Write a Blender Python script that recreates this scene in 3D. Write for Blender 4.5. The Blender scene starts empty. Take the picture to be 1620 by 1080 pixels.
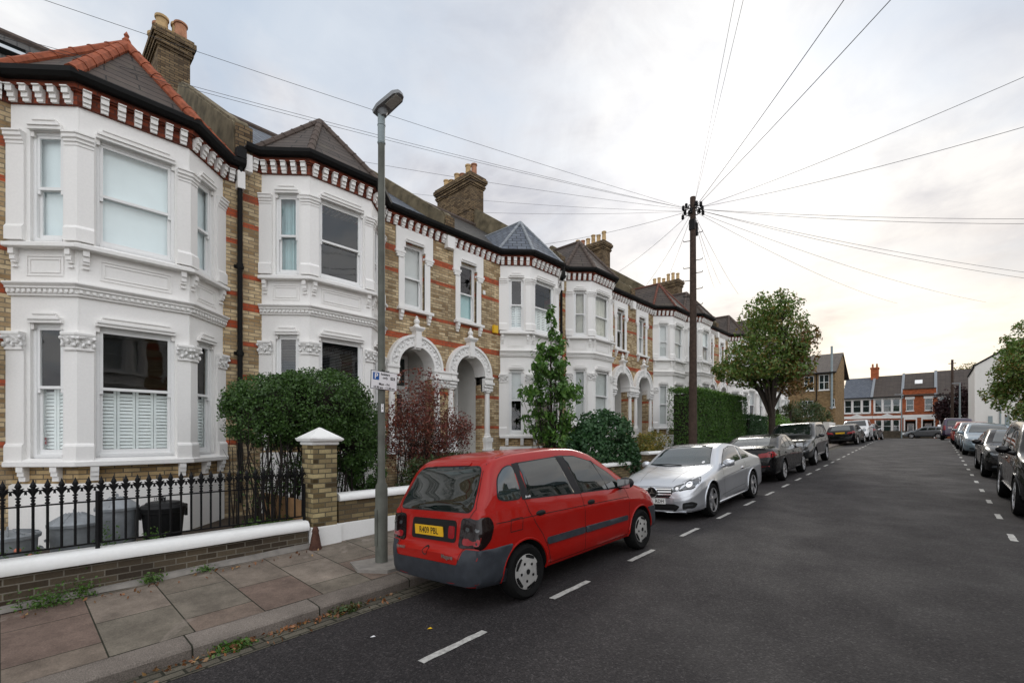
import bpy, bmesh, math, random
import numpy as np
from math import sin, cos, tan, atan2, sqrt, pi, radians
from mathutils import Vector, Matrix
from mathutils.bvhtree import BVHTree
from mathutils.geometry import delaunay_2d_cdt

rnd = random.Random(7)
SC = bpy.context.scene
COL = SC.collection

# ------------------------------------------------------------------ terrain
def gz(Y):
    if Y < 40: return .0328*Y
    if Y < 52:
        t = (Y-40)/12
        return 1.312+.0328*12*(t-t*t/2)
    return 1.5088
SLOPE = math.atan(.0328)
def camb(x):            # camber: the parking lanes fall away to the gutters
    return -.064*max(0, -3.0-x)-.045*max(0, x-.9)
def zpav(x): return .1-.05*(x+7.02)      # the pavement falls to the kerb

# ------------------------------------------------------------------ object helpers
def tag(o, label=None, cat=None, group=None, kind=None):
    if label: o['label'] = label
    if cat: o['category'] = cat
    if group: o['group'] = group
    if kind: o['kind'] = kind
    return o
def empty(name, loc=(0, 0, 0), rz=0, label=None, cat=None, group=None, M=None):
    o = bpy.data.objects.new(name, None); COL.objects.link(o)
    o.empty_display_size = .2
    if M is not None: o.matrix_world = M
    else:
        o.location = loc; o.rotation_euler = (0, 0, rz)
    return tag(o, label, cat, group)
def child_index():
    d = {}
    for o in bpy.data.objects:
        if o.parent: d.setdefault(o.parent.name, []).append(o)
    return d
def copy_tree(o, idx, parent=None):
    c = o.copy(); COL.objects.link(c); c.parent = parent
    for ch in idx.get(o.name, ()): copy_tree(ch, idx, c)
    return c

def basis(d):
    d = Vector(d).normalized()
    a = Vector((0, 0, 1)) if abs(d.z) < .9 else Vector((1, 0, 0))
    u = d.cross(a).normalized(); return u, d.cross(u).normalized()

class MB:
    """collects shapes and links them as ONE mesh object"""
    def __init__(s): s.v = []; s.f = []; s.m = []; s.M = None
    def add(s, vs, fs, mi=0):
        b = len(s.v)
        if s.M is not None:
            M = s.M; vs = [tuple(M @ Vector(p)) for p in vs]
        s.v += [tuple(p) for p in vs]
        s.f += [tuple(b+i for i in f) for f in fs]; s.m += [mi]*len(fs)
    def box(s, c, d, mi=0, rz=0):
        x, y, z = (d[0]/2, d[1]/2, d[2]/2); cs, sn = cos(rz), sin(rz)
        vs = [(c[0]+a*x*cs-b*y*sn, c[1]+a*x*sn+b*y*cs, c[2]+e*z) for a in (-1, 1) for b in (-1, 1) for e in (-1, 1)]
        s.add(vs, [(0, 1, 3, 2), (4, 6, 7, 5), (0, 4, 5, 1), (2, 3, 7, 6), (0, 2, 6, 4), (1, 5, 7, 3)], mi)
    def bx(s, x0, x1, y0, y1, z0, z1, mi=0):
        s.box(((x0+x1)/2, (y0+y1)/2, (z0+z1)/2), (x1-x0, y1-y0, z1-z0), mi)
    def obox(s, F, u0, u1, d0, d1, z0, z1, mi=0):
        O, u, n = F
        vs = [(O[0]+u[0]*a+n[0]*d, O[1]+u[1]*a+n[1]*d, O[2]+z) for a in (u0, u1) for d in (d0, d1) for z in (z0, z1)]
        s.add(vs, [(0, 1, 3, 2), (4, 6, 7, 5), (0, 4, 5, 1), (2, 3, 7, 6), (0, 2, 6, 4), (1, 5, 7, 3)], mi)
    def frustum(s, c, b0, b1, z0, z1, mi=0):
        vs = []
        for (w, d), z in ((b0, z0), (b1, z1)):
            vs += [(c[0]+a*w/2, c[1]+b*d/2, z) for a, b in ((-1, -1), (1, -1), (1, 1), (-1, 1))]
        s.add(vs, [(3, 2, 1, 0), (4, 5, 6, 7)]+[(i, (i+1) % 4, 4+(i+1) % 4, 4+i) for i in range(4)], mi)
    def tube(s, path, r, n=8, mi=0, caps=True):
        path = [Vector(p) for p in path]; N = len(path)
        rs = r if isinstance(r, (list, tuple)) else [r]*N
        vs = []
        pu = None
        for i, p in enumerate(path):
            d = (path[min(i+1, N-1)]-path[max(i-1, 0)])
            u, w = basis(d)
            if pu is not None:
                dn = d.normalized(); u = (pu-dn*pu.dot(dn))
                if u.length < 1e-6: u, w = basis(d)
                u.normalize(); w = dn.cross(u)
            pu = u
            for k in range(n):
                a = 2*pi*k/n; vs.append(tuple(p+u*(cos(a)*rs[i])+w*(sin(a)*rs[i])))
        fs = [(i*n+k, i*n+(k+1) % n, (i+1)*n+(k+1) % n, (i+1)*n+k) for i in range(N-1) for k in range(n)]
        if caps: fs += [tuple(range(n))[::-1], tuple((N-1)*n+k for k in range(n))]
        s.add(vs, fs, mi)
    def lathe(s, prof, c=(0, 0, 0), n=20, mi=0, axis='z', sy=1.0, closed=False):
        vs = []
        for r, z in prof:
            for k in range(n):
                a = 2*pi*k/n
                p = (r*cos(a), r*sin(a)*sy, z)
                if axis == 'y': p = (p[0], p[2], p[1])
                if axis == 'x': p = (p[2], p[0], p[1])
                vs.append((c[0]+p[0], c[1]+p[1], c[2]+p[2]))
        N = len(prof)
        fs = [(i*n+k, i*n+(k+1) % n, (i+1)*n+(k+1) % n, (i+1)*n+k) for i in range(N-1) for k in range(n)]
        if closed: fs += [((N-1)*n+k, (N-1)*n+(k+1) % n, (k+1) % n, k) for k in range(n)]
        else: fs += [tuple(range(n))[::-1], tuple((N-1)*n+k for k in range(n))]
        s.add(vs, fs, mi)
    def prism(s, poly, axis, a0, a1, mi=0):
        """poly 2d extruded along axis: 'x' poly=(y,z), 'y' poly=(x,z), 'z' poly=(x,y)"""
        def mk(p, a): return {'x': (a, p[0], p[1]), 'y': (p[0], a, p[1]), 'z': (p[0], p[1], a)}[axis]
        n = len(poly)
        vs = [mk(p, a0) for p in poly]+[mk(p, a1) for p in poly]
        s.add(vs, [tuple(range(n))[::-1], tuple(range(n, 2*n))]+[(i, (i+1) % n, n+(i+1) % n, n+i) for i in range(n)], mi)
    def sweep(s, prof, path, mi=0, z=0):
        """prof closed [(d,z)], path 2d polyline; outward = right of travel turned (dt,-dx)"""
        P = [Vector(p) for p in path]; N = len(P); n = len(prof); nrm = []
        for i in range(N-1):
            d = (P[i+1]-P[i]).normalized(); nrm.append(Vector((d.y, -d.x)))
        vs = []
        for i, p in enumerate(P):
            if i == 0: m = nrm[0]
            elif i == N-1: m = nrm[-1]
            else:
                a, b = nrm[i-1], nrm[i]; m = (a+b)/(1+a.dot(b))
            for d, zz in prof: vs.append((p.x+m.x*d, p.y+m.y*d, zz+z))
        fs = [(i*n+k, i*n+(k+1) % n, (i+1)*n+(k+1) % n, (i+1)*n+k) for i in range(N-1) for k in range(n)]
        fs += [tuple(range(n))[::-1], tuple((N-1)*n+k for k in range(n))]
        s.add(vs, fs, mi)
    def sphere(s, c, r, n=10, mi=0):
        r = r if isinstance(r, (list, tuple)) else (r, r, r); m = max(4, n//2+1)
        vs = [(c[0]+r[0]*sin(pi*i/m)*cos(2*pi*k/n), c[1]+r[1]*sin(pi*i/m)*sin(2*pi*k/n), c[2]+r[2]*cos(pi*i/m)) for i in range(1, m) for k in range(n)]
        vs += [(c[0], c[1], c[2]+r[2]), (c[0], c[1], c[2]-r[2])]
        fs = [(i*n+k, (i+1)*n+k, (i+1)*n+(k+1) % n, i*n+(k+1) % n) for i in range(m-2) for k in range(n)]
        T = len(vs)-2
        fs += [(T, k, (k+1) % n) for k in range(n)]+[(T+1, (m-2)*n+(k+1) % n, (m-2)*n+k) for k in range(n)]
        s.add(vs, fs, mi)
    def panel(s, F, u0, u1, z0, z1, d0, d1, holes=(), mi=0):
        """wall slab with rectangular holes (ua,ub,za,zb)"""
        O, u, n = F
        us = sorted({u0, u1, *[h[0] for h in holes], *[h[1] for h in holes]}); us = [a for a in us if u0 <= a <= u1]
        zs = sorted({z0, z1, *[h[2] for h in holes], *[h[3] for h in holes]}); zs = [a for a in zs if z0 <= a <= z1]
        nu, nz = len(us)-1, len(zs)-1
        def solid(i, j):
            if not (0 <= i < nu and 0 <= j < nz): return False
            a, b = (us[i]+us[i+1])/2, (zs[j]+zs[j+1])/2
            return not any(h[0] < a < h[1] and h[2] < b < h[3] for h in holes)
        def P(a, d, z): return (O[0]+u[0]*a+n[0]*d, O[1]+u[1]*a+n[1]*d, O[2]+z)
        for i in range(nu):
            for j in range(nz):
                if not solid(i, j): continue
                a, b, c, e = us[i], us[i+1], zs[j], zs[j+1]
                s.add([P(a, d1, c), P(b, d1, c), P(b, d1, e), P(a, d1, e)], [(0, 1, 2, 3)], mi)
                s.add([P(a, d0, c), P(b, d0, c), P(b, d0, e), P(a, d0, e)], [(3, 2, 1, 0)], mi)
                if not solid(i-1, j): s.add([P(a, d0, c), P(a, d1, c), P(a, d1, e), P(a, d0, e)], [(0, 1, 2, 3)], mi)
                if not solid(i+1, j): s.add([P(b, d0, c), P(b, d1, c), P(b, d1, e), P(b, d0, e)], [(3, 2, 1, 0)], mi)
                if not solid(i, j-1): s.add([P(a, d0, c), P(b, d0, c), P(b, d1, c), P(a, d1, c)], [(0, 1, 2, 3)], mi)
                if not solid(i, j+1): s.add([P(a, d0, e), P(b, d0, e), P(b, d1, e), P(a, d1, e)], [(3, 2, 1, 0)], mi)
    def build(s, name, mats, parent=None, smooth=None, loc=None, recalc=True, bevel=0):
        me = bpy.data.meshes.new(name)
        me.from_pydata(s.v, [], s.f)
        if not isinstance(mats, (list, tuple)): mats = [mats]
        for m in mats: me.materials.append(m)
        if len(mats) > 1: me.polygons.foreach_set('material_index', s.m)
        if recalc or bevel:
            bm = bmesh.new(); bm.from_mesh(me)
            bmesh.ops.remove_doubles(bm, verts=bm.verts, dist=1e-5)
            bmesh.ops.recalc_face_normals(bm, faces=bm.faces)
            if bevel:
                es = [e for e in bm.edges if e.is_manifold and e.calc_face_angle(0) > .6]
                bmesh.ops.bevel(bm, geom=es, offset=bevel, segments=2, affect='EDGES', clamp_overlap=True)
            bm.to_mesh(me); bm.free()
        boxuv(me)
        if smooth is not None:
            me.polygons.foreach_set('use_smooth', [True]*len(me.polygons))
            me.set_sharp_from_angle(angle=radians(smooth))
        me.update()
        o = bpy.data.objects.new(name, me); COL.objects.link(o)
        if parent is not None: o.parent = parent
        if loc is not None: o.location = loc
        return o

def boxuv(me):
    nl = len(me.loops)
    if nl == 0: return
    co = np.empty(len(me.vertices)*3, 'f'); me.vertices.foreach_get('co', co); co = co.reshape(-1, 3)
    vi = np.empty(nl, 'i'); me.loops.foreach_get('vertex_index', vi)
    npoly = len(me.polygons)
    nr = np.empty(npoly*3, 'f'); me.polygons.foreach_get('normal', nr); nr = nr.reshape(-1, 3)
    lt = np.empty(npoly, 'i'); me.polygons.foreach_get('loop_total', lt)
    N = np.repeat(nr, lt, axis=0); p = co[vi]
    h = np.hypot(N[:, 0], N[:, 1]); up = np.abs(N[:, 2]) > .8
    hx = np.where(h > 1e-6, -N[:, 1]/np.maximum(h, 1e-6), 1); hy = np.where(h > 1e-6, N[:, 0]/np.maximum(h, 1e-6), 0)
    u = np.where(up, p[:, 0], p[:, 0]*hx+p[:, 1]*hy); v = np.where(up, p[:, 1], p[:, 2]/np.maximum(np.sqrt(1-np.minimum(N[:, 2]**2, .99)), .3))
    # steep faces keep v = height so that courses stay level
    v = np.where(up, v, np.where(np.abs(N[:, 2]) < .25, p[:, 2], v))
    uv = me.uv_layers.new(name='UVMap')
    uv.data.foreach_set('uv', np.stack([u, v], 1).astype('f').ravel())

def text_mesh(name, body, size, mat, parent, M, align='CENTER', ext=.001, spacing=1.0, bold=0.0):
    cu = bpy.data.curves.new(name+'_c', 'FONT'); cu.body = body; cu.size = size
    cu.align_x = align; cu.align_y = 'CENTER'; cu.extrude = ext; cu.space_character = spacing; cu.offset = bold
    tmp = bpy.data.objects.new(name+'_t', cu); COL.objects.link(tmp)
    dg = bpy.context.evaluated_depsgraph_get()
    me = bpy.data.meshes.new_from_object(tmp.evaluated_get(dg))
    bpy.data.objects.remove(tmp); bpy.data.curves.remove(cu)
    me.transform(M); me.materials.clear(); me.materials.append(mat)
    o = bpy.data.objects.new(name, me); COL.objects.link(o); o.parent = parent
    return o
# ------------------------------------------------------------------ materials
def newmat(name):
    m = bpy.data.materials.new(name); m.use_nodes = True
    nt = m.node_tree; return m, nt, nt.nodes['Principled BSDF']
def nd(nt, t, **kw):
    n = nt.nodes.new(t)
    for k, v in kw.items():
        if k.startswith('i_'):
            n.inputs[k[2:].replace('_', ' ')].default_value = v
        else: setattr(n, k, v)
    return n
def lk(nt, a, b): nt.links.new(a, b)
def c4(c): return (c[0], c[1], c[2], 1)
def mixc(nt, fac, a, b, blend='MIX'):
    n = nt.nodes.new('ShaderNodeMix'); n.data_type = 'RGBA'; n.blend_type = blend
    for s, v in ((n.inputs[0], fac), (n.inputs[6], a), (n.inputs[7], b)):
        if hasattr(v, 'links'): nt.links.new(v, s)
        elif isinstance(v, (tuple, list)): s.default_value = c4(v)
        else: s.default_value = v
    return n.outputs[2]
def ramp(nt, fac, stops):
    n = nt.nodes.new('ShaderNodeValToRGB'); e = n.color_ramp.elements
    while len(e) < len(stops): e.new(.5)
    for el, (p, c) in zip(e, stops): el.position = p; el.color = c4(c) if isinstance(c, tuple) else (c, c, c, 1)
    nt.links.new(fac, n.inputs[0]); return n.outputs[0]
def math_(nt, op, a, b=None, c=None):
    n = nt.nodes.new('ShaderNodeMath'); n.operation = op
    for s, v in zip(n.inputs, (a, b, c)):
        if v is None: continue
        if hasattr(v, 'links'): nt.links.new(v, s)
        else: s.default_value = v
    return n.outputs[0]
def noise(nt, scale, vec=None, detail=4, rough=.55, dist=0):
    n = nt.nodes.new('ShaderNodeTexNoise'); n.inputs['Scale'].default_value = scale
    n.inputs['Detail'].default_value = detail; n.inputs['Roughness'].default_value = rough; n.inputs['Distortion'].default_value = dist
    if vec is not None: nt.links.new(vec, n.inputs['Vector'])
    return n.outputs[0]
def uvn(nt): return nt.nodes.new('ShaderNodeUVMap').outputs[0]
def objn(nt): return nt.nodes.new('ShaderNodeTexCoord').outputs['Object']
def posn(nt): return nt.nodes.new('ShaderNodeNewGeometry').outputs['Position']
def mapping(nt, vec, scale=(1, 1, 1), loc=(0, 0, 0), rot=(0, 0, 0)):
    n = nt.nodes.new('ShaderNodeMapping'); nt.links.new(vec, n.inputs[0])
    n.inputs['Scale'].default_value = scale; n.inputs['Location'].default_value = loc; n.inputs['Rotation'].default_value = rot
    return n.outputs[0]
def bump(nt, p, h, strength=.3, dist=.01):
    b = nt.nodes.new('ShaderNodeBump'); b.inputs['Strength'].default_value = strength; b.inputs['Distance'].default_value = dist
    nt.links.new(h, b.inputs['Height']); nt.links.new(b.outputs[0], p.inputs['Normal']); return b

def plain(name, col, rough=.6, var=.15, nscale=3, metal=0, bmp=0, bscale=60, coat=0, spec=.25, col2=None):
    m, nt, p = newmat(name)
    v = posn(nt)
    f = noise(nt, nscale, v, 5)
    f2 = ramp(nt, f, [(.3, 0.0), (.7, 1.0)])
    dark = tuple(c*(1-var) for c in col) if col2 is None else col2
    lk(nt, mixc(nt, f2, col, dark), p.inputs['Base Color'])
    p.inputs['Roughness'].default_value = rough; p.inputs['Metallic'].default_value = metal
    p.inputs['Specular IOR Level'].default_value = spec
    if coat: p.inputs['Coat Weight'].default_value = coat; p.inputs['Coat Roughness'].default_value = .03
    if bmp: bump(nt, p, noise(nt, bscale, v, 3), bmp, .005)
    return m

def brick_mat(name, c1, c2, mortar, dbias=-.3, bw=.225, bh=.075, ms=.009, bands=(), band_col=(.40, .085, .036), dirt=.35, dark=None, off=.5, painted=None):
    m, nt, p = newmat(name)
    uv = uvn(nt)
    b = nd(nt, 'ShaderNodeTexBrick', offset=off)
    lk(nt, uv, b.inputs['Vector'])
    for k, v in (('Scale', 1), ('Mortar Size', ms), ('Mortar Smooth', .15), ('Bias', 0), ('Brick Width', bw), ('Row Height', bh)): b.inputs[k].default_value = v
    b.inputs['Color1'].default_value = c4(c1); b.inputs['Color2'].default_value = c4(c2); b.inputs['Mortar'].default_value = c4(mortar)
    col = b.outputs['Color']
    # second layer of per-brick variety
    b2 = nd(nt, 'ShaderNodeTexBrick', offset=off); lk(nt, uv, b2.inputs['Vector'])
    for k, v in (('Scale', 1), ('Mortar Size', ms), ('Mortar Smooth', .15), ('Bias', dbias), ('Brick Width', bw), ('Row Height', bh)): b2.inputs[k].default_value = v
    b2.inputs['Color1'].default_value = (1, 1, 1, 1); b2.inputs['Color2'].default_value = c4(dark or (.38, .34, .3)); b2.inputs['Mortar'].default_value = (1, 1, 1, 1)
    col = mixc(nt, 1.0, col, b2.outputs['Color'], 'MULTIPLY')
    if bands:
        sep = nt.nodes.new('ShaderNodeSeparateXYZ'); lk(nt, uv, sep.inputs[0])
        tot = None
        for zc, hw in bands:
            k = math_(nt, 'COMPARE', sep.outputs[1], zc, hw)
            tot = k if tot is None else math_(nt, 'MAXIMUM', tot, k)
        br = nd(nt, 'ShaderNodeTexBrick', offset=.5); lk(nt, uv, br.inputs['Vector'])
        for k, v in (('Scale', 1), ('Mortar Size', .005), ('Brick Width', bw), ('Row Height', bh)): br.inputs[k].default_value = v
        br.inputs['Color1'].default_value = c4(band_col); br.inputs['Color2'].default_value = c4(tuple(c*1.5 for c in band_col)); br.inputs['Mortar'].default_value = c4((.22, .12, .08))
        col = mixc(nt, tot, col, br.outputs['Color'])
    wpos = posn(nt)
    big = ramp(nt, noise(nt, 1.5, mapping(nt, wpos, (1, 1, .4)), 7, .68), [(.38, 0.0), (.70, 1.0)])
    col = mixc(nt, math_(nt, 'MULTIPLY', big, dirt), col, (.06, .05, .04))
    fine = noise(nt, 45, wpos, 4)
    col = mixc(nt, .3, col, ramp(nt, fine, [(.3, .45), (.7, 1.1)]), 'MULTIPLY')
    lk(nt, col, p.inputs['Base Color']); p.inputs['Roughness'].default_value = .9; p.inputs['Specular IOR Level'].default_value = .12
    h = math_(nt, 'ADD', math_(nt, 'MULTIPLY', b.outputs['Fac'], -1.0), math_(nt, 'MULTIPLY', fine, .5))
    bump(nt, p, h, .6, .008)
    return m

def white_paint(name, col=(.8, .79, .77), carved=False, streak=.12):
    m, nt, p = newmat(name)
    w = posn(nt)
    s = ramp(nt, noise(nt, 2.5, mapping(nt, w, (.55, .55, .12)), 4, .55), [(.5, 0.0), (.8, 1.0)])
    c = mixc(nt, math_(nt, 'MULTIPLY', s, streak), col, (.36, .34, .29))
    c = mixc(nt, .12, c, ramp(nt, noise(nt, 30, w, 3), [(.3, .6), (.7, 1.0)]), 'MULTIPLY')
    lk(nt, c, p.inputs['Base Color']); p.inputs['Roughness'].default_value = .6; p.inputs['Specular IOR Level'].default_value = .3
    if carved:
        vo = nd(nt, 'ShaderNodeTexVoronoi', feature='SMOOTH_F1'); vo.inputs['Scale'].default_value = 14
        lk(nt, mapping(nt, w, (1, 1, 1.0)), vo.inputs['Vector'])
        bump(nt, p, math_(nt, 'ADD', vo.outputs['Distance'], math_(nt, 'MULTIPLY', noise(nt, 26, w, 2), .6)), 1.0, .035)
    else: bump(nt, p, noise(nt, 9, w, 3), .04, .008)
    return m

def slate_mat(name, c1, c2, rh=.19, bw=.3, moss=.2):
    m, nt, p = newmat(name); uv = uvn(nt)
    b = nd(nt, 'ShaderNodeTexBrick', offset=.5); lk(nt, uv, b.inputs['Vector'])
    for k, v in (('Scale', 1), ('Mortar Size', .011), ('Mortar Smooth', .2), ('Bias', 0), ('Brick Width', bw), ('Row Height', rh)): b.inputs[k].default_value = v
    b.inputs['Color1'].default_value = c4(c1); b.inputs['Color2'].default_value = c4(c2); b.inputs['Mortar'].default_value = c4((.012, .011, .01))
    w = posn(nt)
    col = mixc(nt, .5, b.outputs['Color'], ramp(nt, noise(nt, 6, w, 5), [(.3, .45), (.7, 1.0)]), 'MULTIPLY')
    mo = ramp(nt, noise(nt, 2.2, w, 6, .65), [(.52, 0.0), (.75, 1.0)])
    col = mixc(nt, math_(nt, 'MULTIPLY', mo, moss), col, (.13, .12, .07))
    lk(nt, col, p.inputs['Base Color']); p.inputs['Roughness'].default_value = .7; p.inputs['Specular IOR Level'].default_value = .3
    sep = nt.nodes.new('ShaderNodeSeparateXYZ'); lk(nt, uv, sep.inputs[0])
    saw = math_(nt, 'FRACT', math_(nt, 'DIVIDE', sep.outputs[1], rh))
    bump(nt, p, math_(nt, 'SUBTRACT', math_(nt, 'MULTIPLY', saw, -1.2), b.outputs['Fac']), 1.0, .05)
    return m

def leaf_mat(name, cols, trans=.25, rough=.42):
    m, nt, p = newmat(name)
    g = nt.nodes.new('ShaderNodeNewGeometry')
    n = len(cols)
    c = ramp(nt, g.outputs['Random Per Island'], [(i/(n-1), c) for i, c in enumerate(cols)])
    lk(nt, c, p.inputs['Base Color']); p.inputs['Roughness'].default_value = rough; p.inputs['Specular IOR Level'].default_value = .35
    t = nt.nodes.new('ShaderNodeBsdfTranslucent'); lk(nt, mixc(nt, 1.0, c, (.9, 1.0, .5), 'MULTIPLY'), t.inputs[0])
    mx = nt.nodes.new('ShaderNodeMixShader'); mx.inputs[0].default_value = trans
    lk(nt, p.outputs[0], mx.inputs[1]); lk(nt, t.outputs[0], mx.inputs[2])
    lk(nt, mx.outputs[0], nt.nodes['Material Output'].inputs[0]); return m

def glass_mat(name, tint=(.94, .97, .97), refl=1.0):
    m, nt, p = newmat(name); nt.nodes.remove(p)
    g = nt.nodes.new('ShaderNodeBsdfGlossy'); g.inputs['Roughness'].default_value = .02
    w = posn(nt); b = nt.nodes.new('ShaderNodeBump'); b.inputs['Strength'].default_value = .06; b.inputs['Distance'].default_value = .02
    lk(nt, noise(nt, 2.5, w, 1), b.inputs['Height']); lk(nt, b.outputs[0], g.inputs['Normal'])
    t = nt.nodes.new('ShaderNodeBsdfTransparent'); t.inputs[0].default_value = c4(tint)
    gg = nt.nodes.new('ShaderNodeNewGeometry'); dp = nt.nodes.new('ShaderNodeVectorMath'); dp.operation = 'DOT_PRODUCT'
    lk(nt, gg.outputs['Normal'], dp.inputs[0]); lk(nt, gg.outputs['Incoming'], dp.inputs[1])
    k = math_(nt, 'POWER', math_(nt, 'SUBTRACT', 1.0, math_(nt, 'ABSOLUTE', dp.outputs['Value'])), 5.0)   # Schlick, two-sided
    f = math_(nt, 'ADD', math_(nt, 'MULTIPLY', k, .9), .075*refl)
    mx = nt.nodes.new('ShaderNodeMixShader'); lk(nt, f, mx.inputs[0])
    lk(nt, t.outputs[0], mx.inputs[1]); lk(nt, g.outputs[0], mx.inputs[2])
    lk(nt, mx.outputs[0], nt.nodes['Material Output'].inputs[0]); return m

def car_paint(name, col, metal=0, rough=.35, dust=.08):
    m, nt, p = newmat(name); w = posn(nt)
    d = ramp(nt, noise(nt, 3, w, 6, .6), [(.45, 0.0), (.75, 1.0)])
    c = mixc(nt, math_(nt, 'MULTIPLY', d, dust), col, (.25, .22, .19))
    lk(nt, c, p.inputs['Base Color']); p.inputs['Metallic'].default_value = metal
    rr = math_(nt, 'ADD', math_(nt, 'MULTIPLY', d, .12), rough); lk(nt, rr, p.inputs['Roughness'])
    p.inputs['Specular IOR Level'].default_value = .12 if not metal else .4
    p.inputs['Coat Weight'].default_value = .5 if not metal else .8; p.inputs['Coat Roughness'].default_value = .04
    return m

BANDS = [(6.5, .08), (5.92, .048), (4.84, .05), (4.2, .083), (2.72, .05), (3.42, .05), (1.75, .05)]
MT = {}
MT['brick'] = brick_mat('stock_brick_banded', (.76, .60, .37), (.60, .44, .25), (.28, .23, .16), bands=BANDS, dirt=.55, dbias=-.18, dark=(.46, .38, .30))
MT['brick_plain'] = brick_mat('stock_brick', (.66, .48, .25), (.50, .33, .15), (.17, .14, .10), dirt=.5)
MT['brick_grimy'] = brick_mat('sooty_brick', (.125, .098, .065), (.07, .053, .038), (.20, .18, .145), ms=.007, dirt=.6)
MT['brick_mossy'] = brick_mat('weathered_pier_brick', (.50, .41, .22), (.40, .29, .15), (.12, .105, .07), dirt=.45, dark=(.10, .09, .075), bw=.21, dbias=.0)
MT['brick_wall'] = brick_mat('garden_wall_brick', (.28, .22, .115), (.17, .125, .075), (.10, .085, .06), dirt=.4)
MT['brick_chim'] = brick_mat('chimney_brick', (.27, .19, .105), (.17, .115, .065), (.05, .042, .035), dirt=.6)
MT['brick_red'] = brick_mat('red_brick', (.52, .13, .045), (.42, .095, .035), (.30, .15, .09), dirt=.12)
MT['brick_tan'] = brick_mat('tan_brick', (.36, .24, .115), (.27, .17, .08), (.17, .13, .09), dirt=.2)
MT['red_cornice'] = brick_mat('red_eaves_brick', (.29, .07, .035), (.2, .05, .03), (.12, .05, .04), dirt=.4)
MT['white'] = white_paint('white_masonry_paint', (.82, .805, .78))
MT['carved'] = white_paint('white_carved_stone', carved=True)
MT['joinery'] = white_paint('white_joinery', (.8, .8, .79), streak=.03)
MT['dirty_white'] = white_paint('grubby_white_paint', (.66, .65, .61), streak=.5)
MT['coping'] = white_paint('white_coping_paint', (.8, .8, .78), streak=.3)
MT['gutter'] = plain('black_gutter', (.009, .009, .009), .7, .3, spec=.2)
MT['iron'] = plain('black_iron_paint', (.006, .006, .0065), .45, .3, bmp=.1, spec=.18)
MT['rust'] = plain('rusty_iron', (.10, .045, .03), .8, .5, 20, bmp=.4)
MT['slate_brown'] = slate_mat('brown_slate', (.085, .066, .055), (.058, .045, .038), bw=.9)
MT['slate_blue'] = slate_mat('blue_slate', (.14, .16, .19), (.095, .11, .14), moss=.05)
MT['slate_grey'] = slate_mat('grey_slate', (.06, .055, .05), (.042, .038, .034))
MT['tile_brown'] = slate_mat('brown_tile', (.08, .06, .049), (.055, .041, .034), moss=.25, bw=.9)
MT['ridge_red'] = plain('terracotta_ridge', (.34, .095, .045), .8, .5, 9, bmp=.3)
MT['ridge_brown'] = plain('brown_ridge', (.10, .075, .062), .8, .4, 9, bmp=.3)
MT['lead'] = plain('lead_flashing', (.25, .27, .29), .5, .3, 6)
MT['moss_render'] = plain('mossy_render', (.20, .165, .105), .95, .7, 2.5, bmp=.6, bscale=25)
MT['pot_buff'] = plain('buff_pot', (.55, .38, .19), .8, .45, 5)
MT['pot_red'] = plain('terracotta_pot', (.40, .19, .11), .8, .45, 5)
MT['glass'] = glass_mat('window_glass')
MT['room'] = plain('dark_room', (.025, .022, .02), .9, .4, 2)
MT['ridge_dull'] = plain('dull_red_ridge', (.17, .065, .045), .8, .5, 9, bmp=.3)
MT['blind'] = plain('frosted_film', (.84, .91, .92), .8, .12, 1.2)
MT['blind_teal'] = plain('teal_frosted_film', (.45, .66, .66), .8, .12, 1.2)
MT['blind_grey'] = plain('grey_roller_blind', (.66, .66, .64), .85, .15, 2)
MT['curtain_cream'] = plain('cream_curtain', (.8, .77, .69), .9, .15, 4)
MT['curtain_teal'] = plain('pale_blue_curtain', (.58, .74, .75), .9, .15, 4)
MT['shutter'] = plain('white_shutter', (.9, .92, .9), .5, .05)
MT['venetian'] = plain('dark_venetian_blind', (.16, .17, .18), .5, .15)
MT['door'] = plain('pale_door_paint', (.66, .65, .62), .45, .1)
MT['dark_door'] = plain('dark_door_paint', (.03, .04, .045), .35, .2)
MT['tarmac_black'] = plain('black_plastic', (.02, .02, .022), .6, .3, 10)
MT['grey_plastic'] = plain('weathered_grey_bumper', (.038, .043, .052), .5, .35, 9, bmp=.15)
MT['rubber'] = plain('tyre_rubber', (.008, .008, .008), .9, .4, 12, bmp=.2, spec=.15)
MT['well'] = plain('wheel_well', (.008, .008, .008), .95, .2)
MT['alloy'] = plain('alloy_silver', (.62, .62, .63), .3, .15, 8, metal=.85)
MT['hubcap'] = plain('silver_hubcap', (.52, .51, .49), .4, .25, 12, metal=.4)
MT['chrome'] = plain('chrome', (.75, .75, .76), .12, .1, metal=1, spec=.5)
MT['car_glass'] = plain('tinted_car_glass', (.006, .011, .010), .02, .2, spec=.7, coat=.35)
MT['car_glass_pale'] = plain('pale_car_glass', (.018, .03, .029), .02, .2, spec=.9, coat=.7)
MT['roof_black'] = plain('black_glass_roof', (.006, .006, .007), .25, .1, spec=.3)
MT['lamp_red'] = plain('tail_lamp_red', (.28, .006, .010), .15, .3, 20, coat=.6)
MT['lamp_smoke'] = plain('smoked_lamp', (.010, .004, .004), .12, .3, 20, coat=.4)
MT['lamp_clear'] = plain('headlamp_clear', (.10, .108, .115), .1, .6, 26, metal=.3, coat=1.0, spec=.8)
MT['plate_y'] = plain('yellow_plate', (.72, .42, .02), .45, .08)
MT['plate_w'] = plain('white_plate', (.72, .72, .70), .45, .08)
MT['ink'] = plain('black_ink', (.008, .008, .008), .6, .1)
MT['seam'] = plain('gap_and_crease_shade', (.01, .008, .008), .8, .1)
MT['paint_red'] = car_paint('red_car_paint', (.31, .006, .003), 0, .3, .03)
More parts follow.
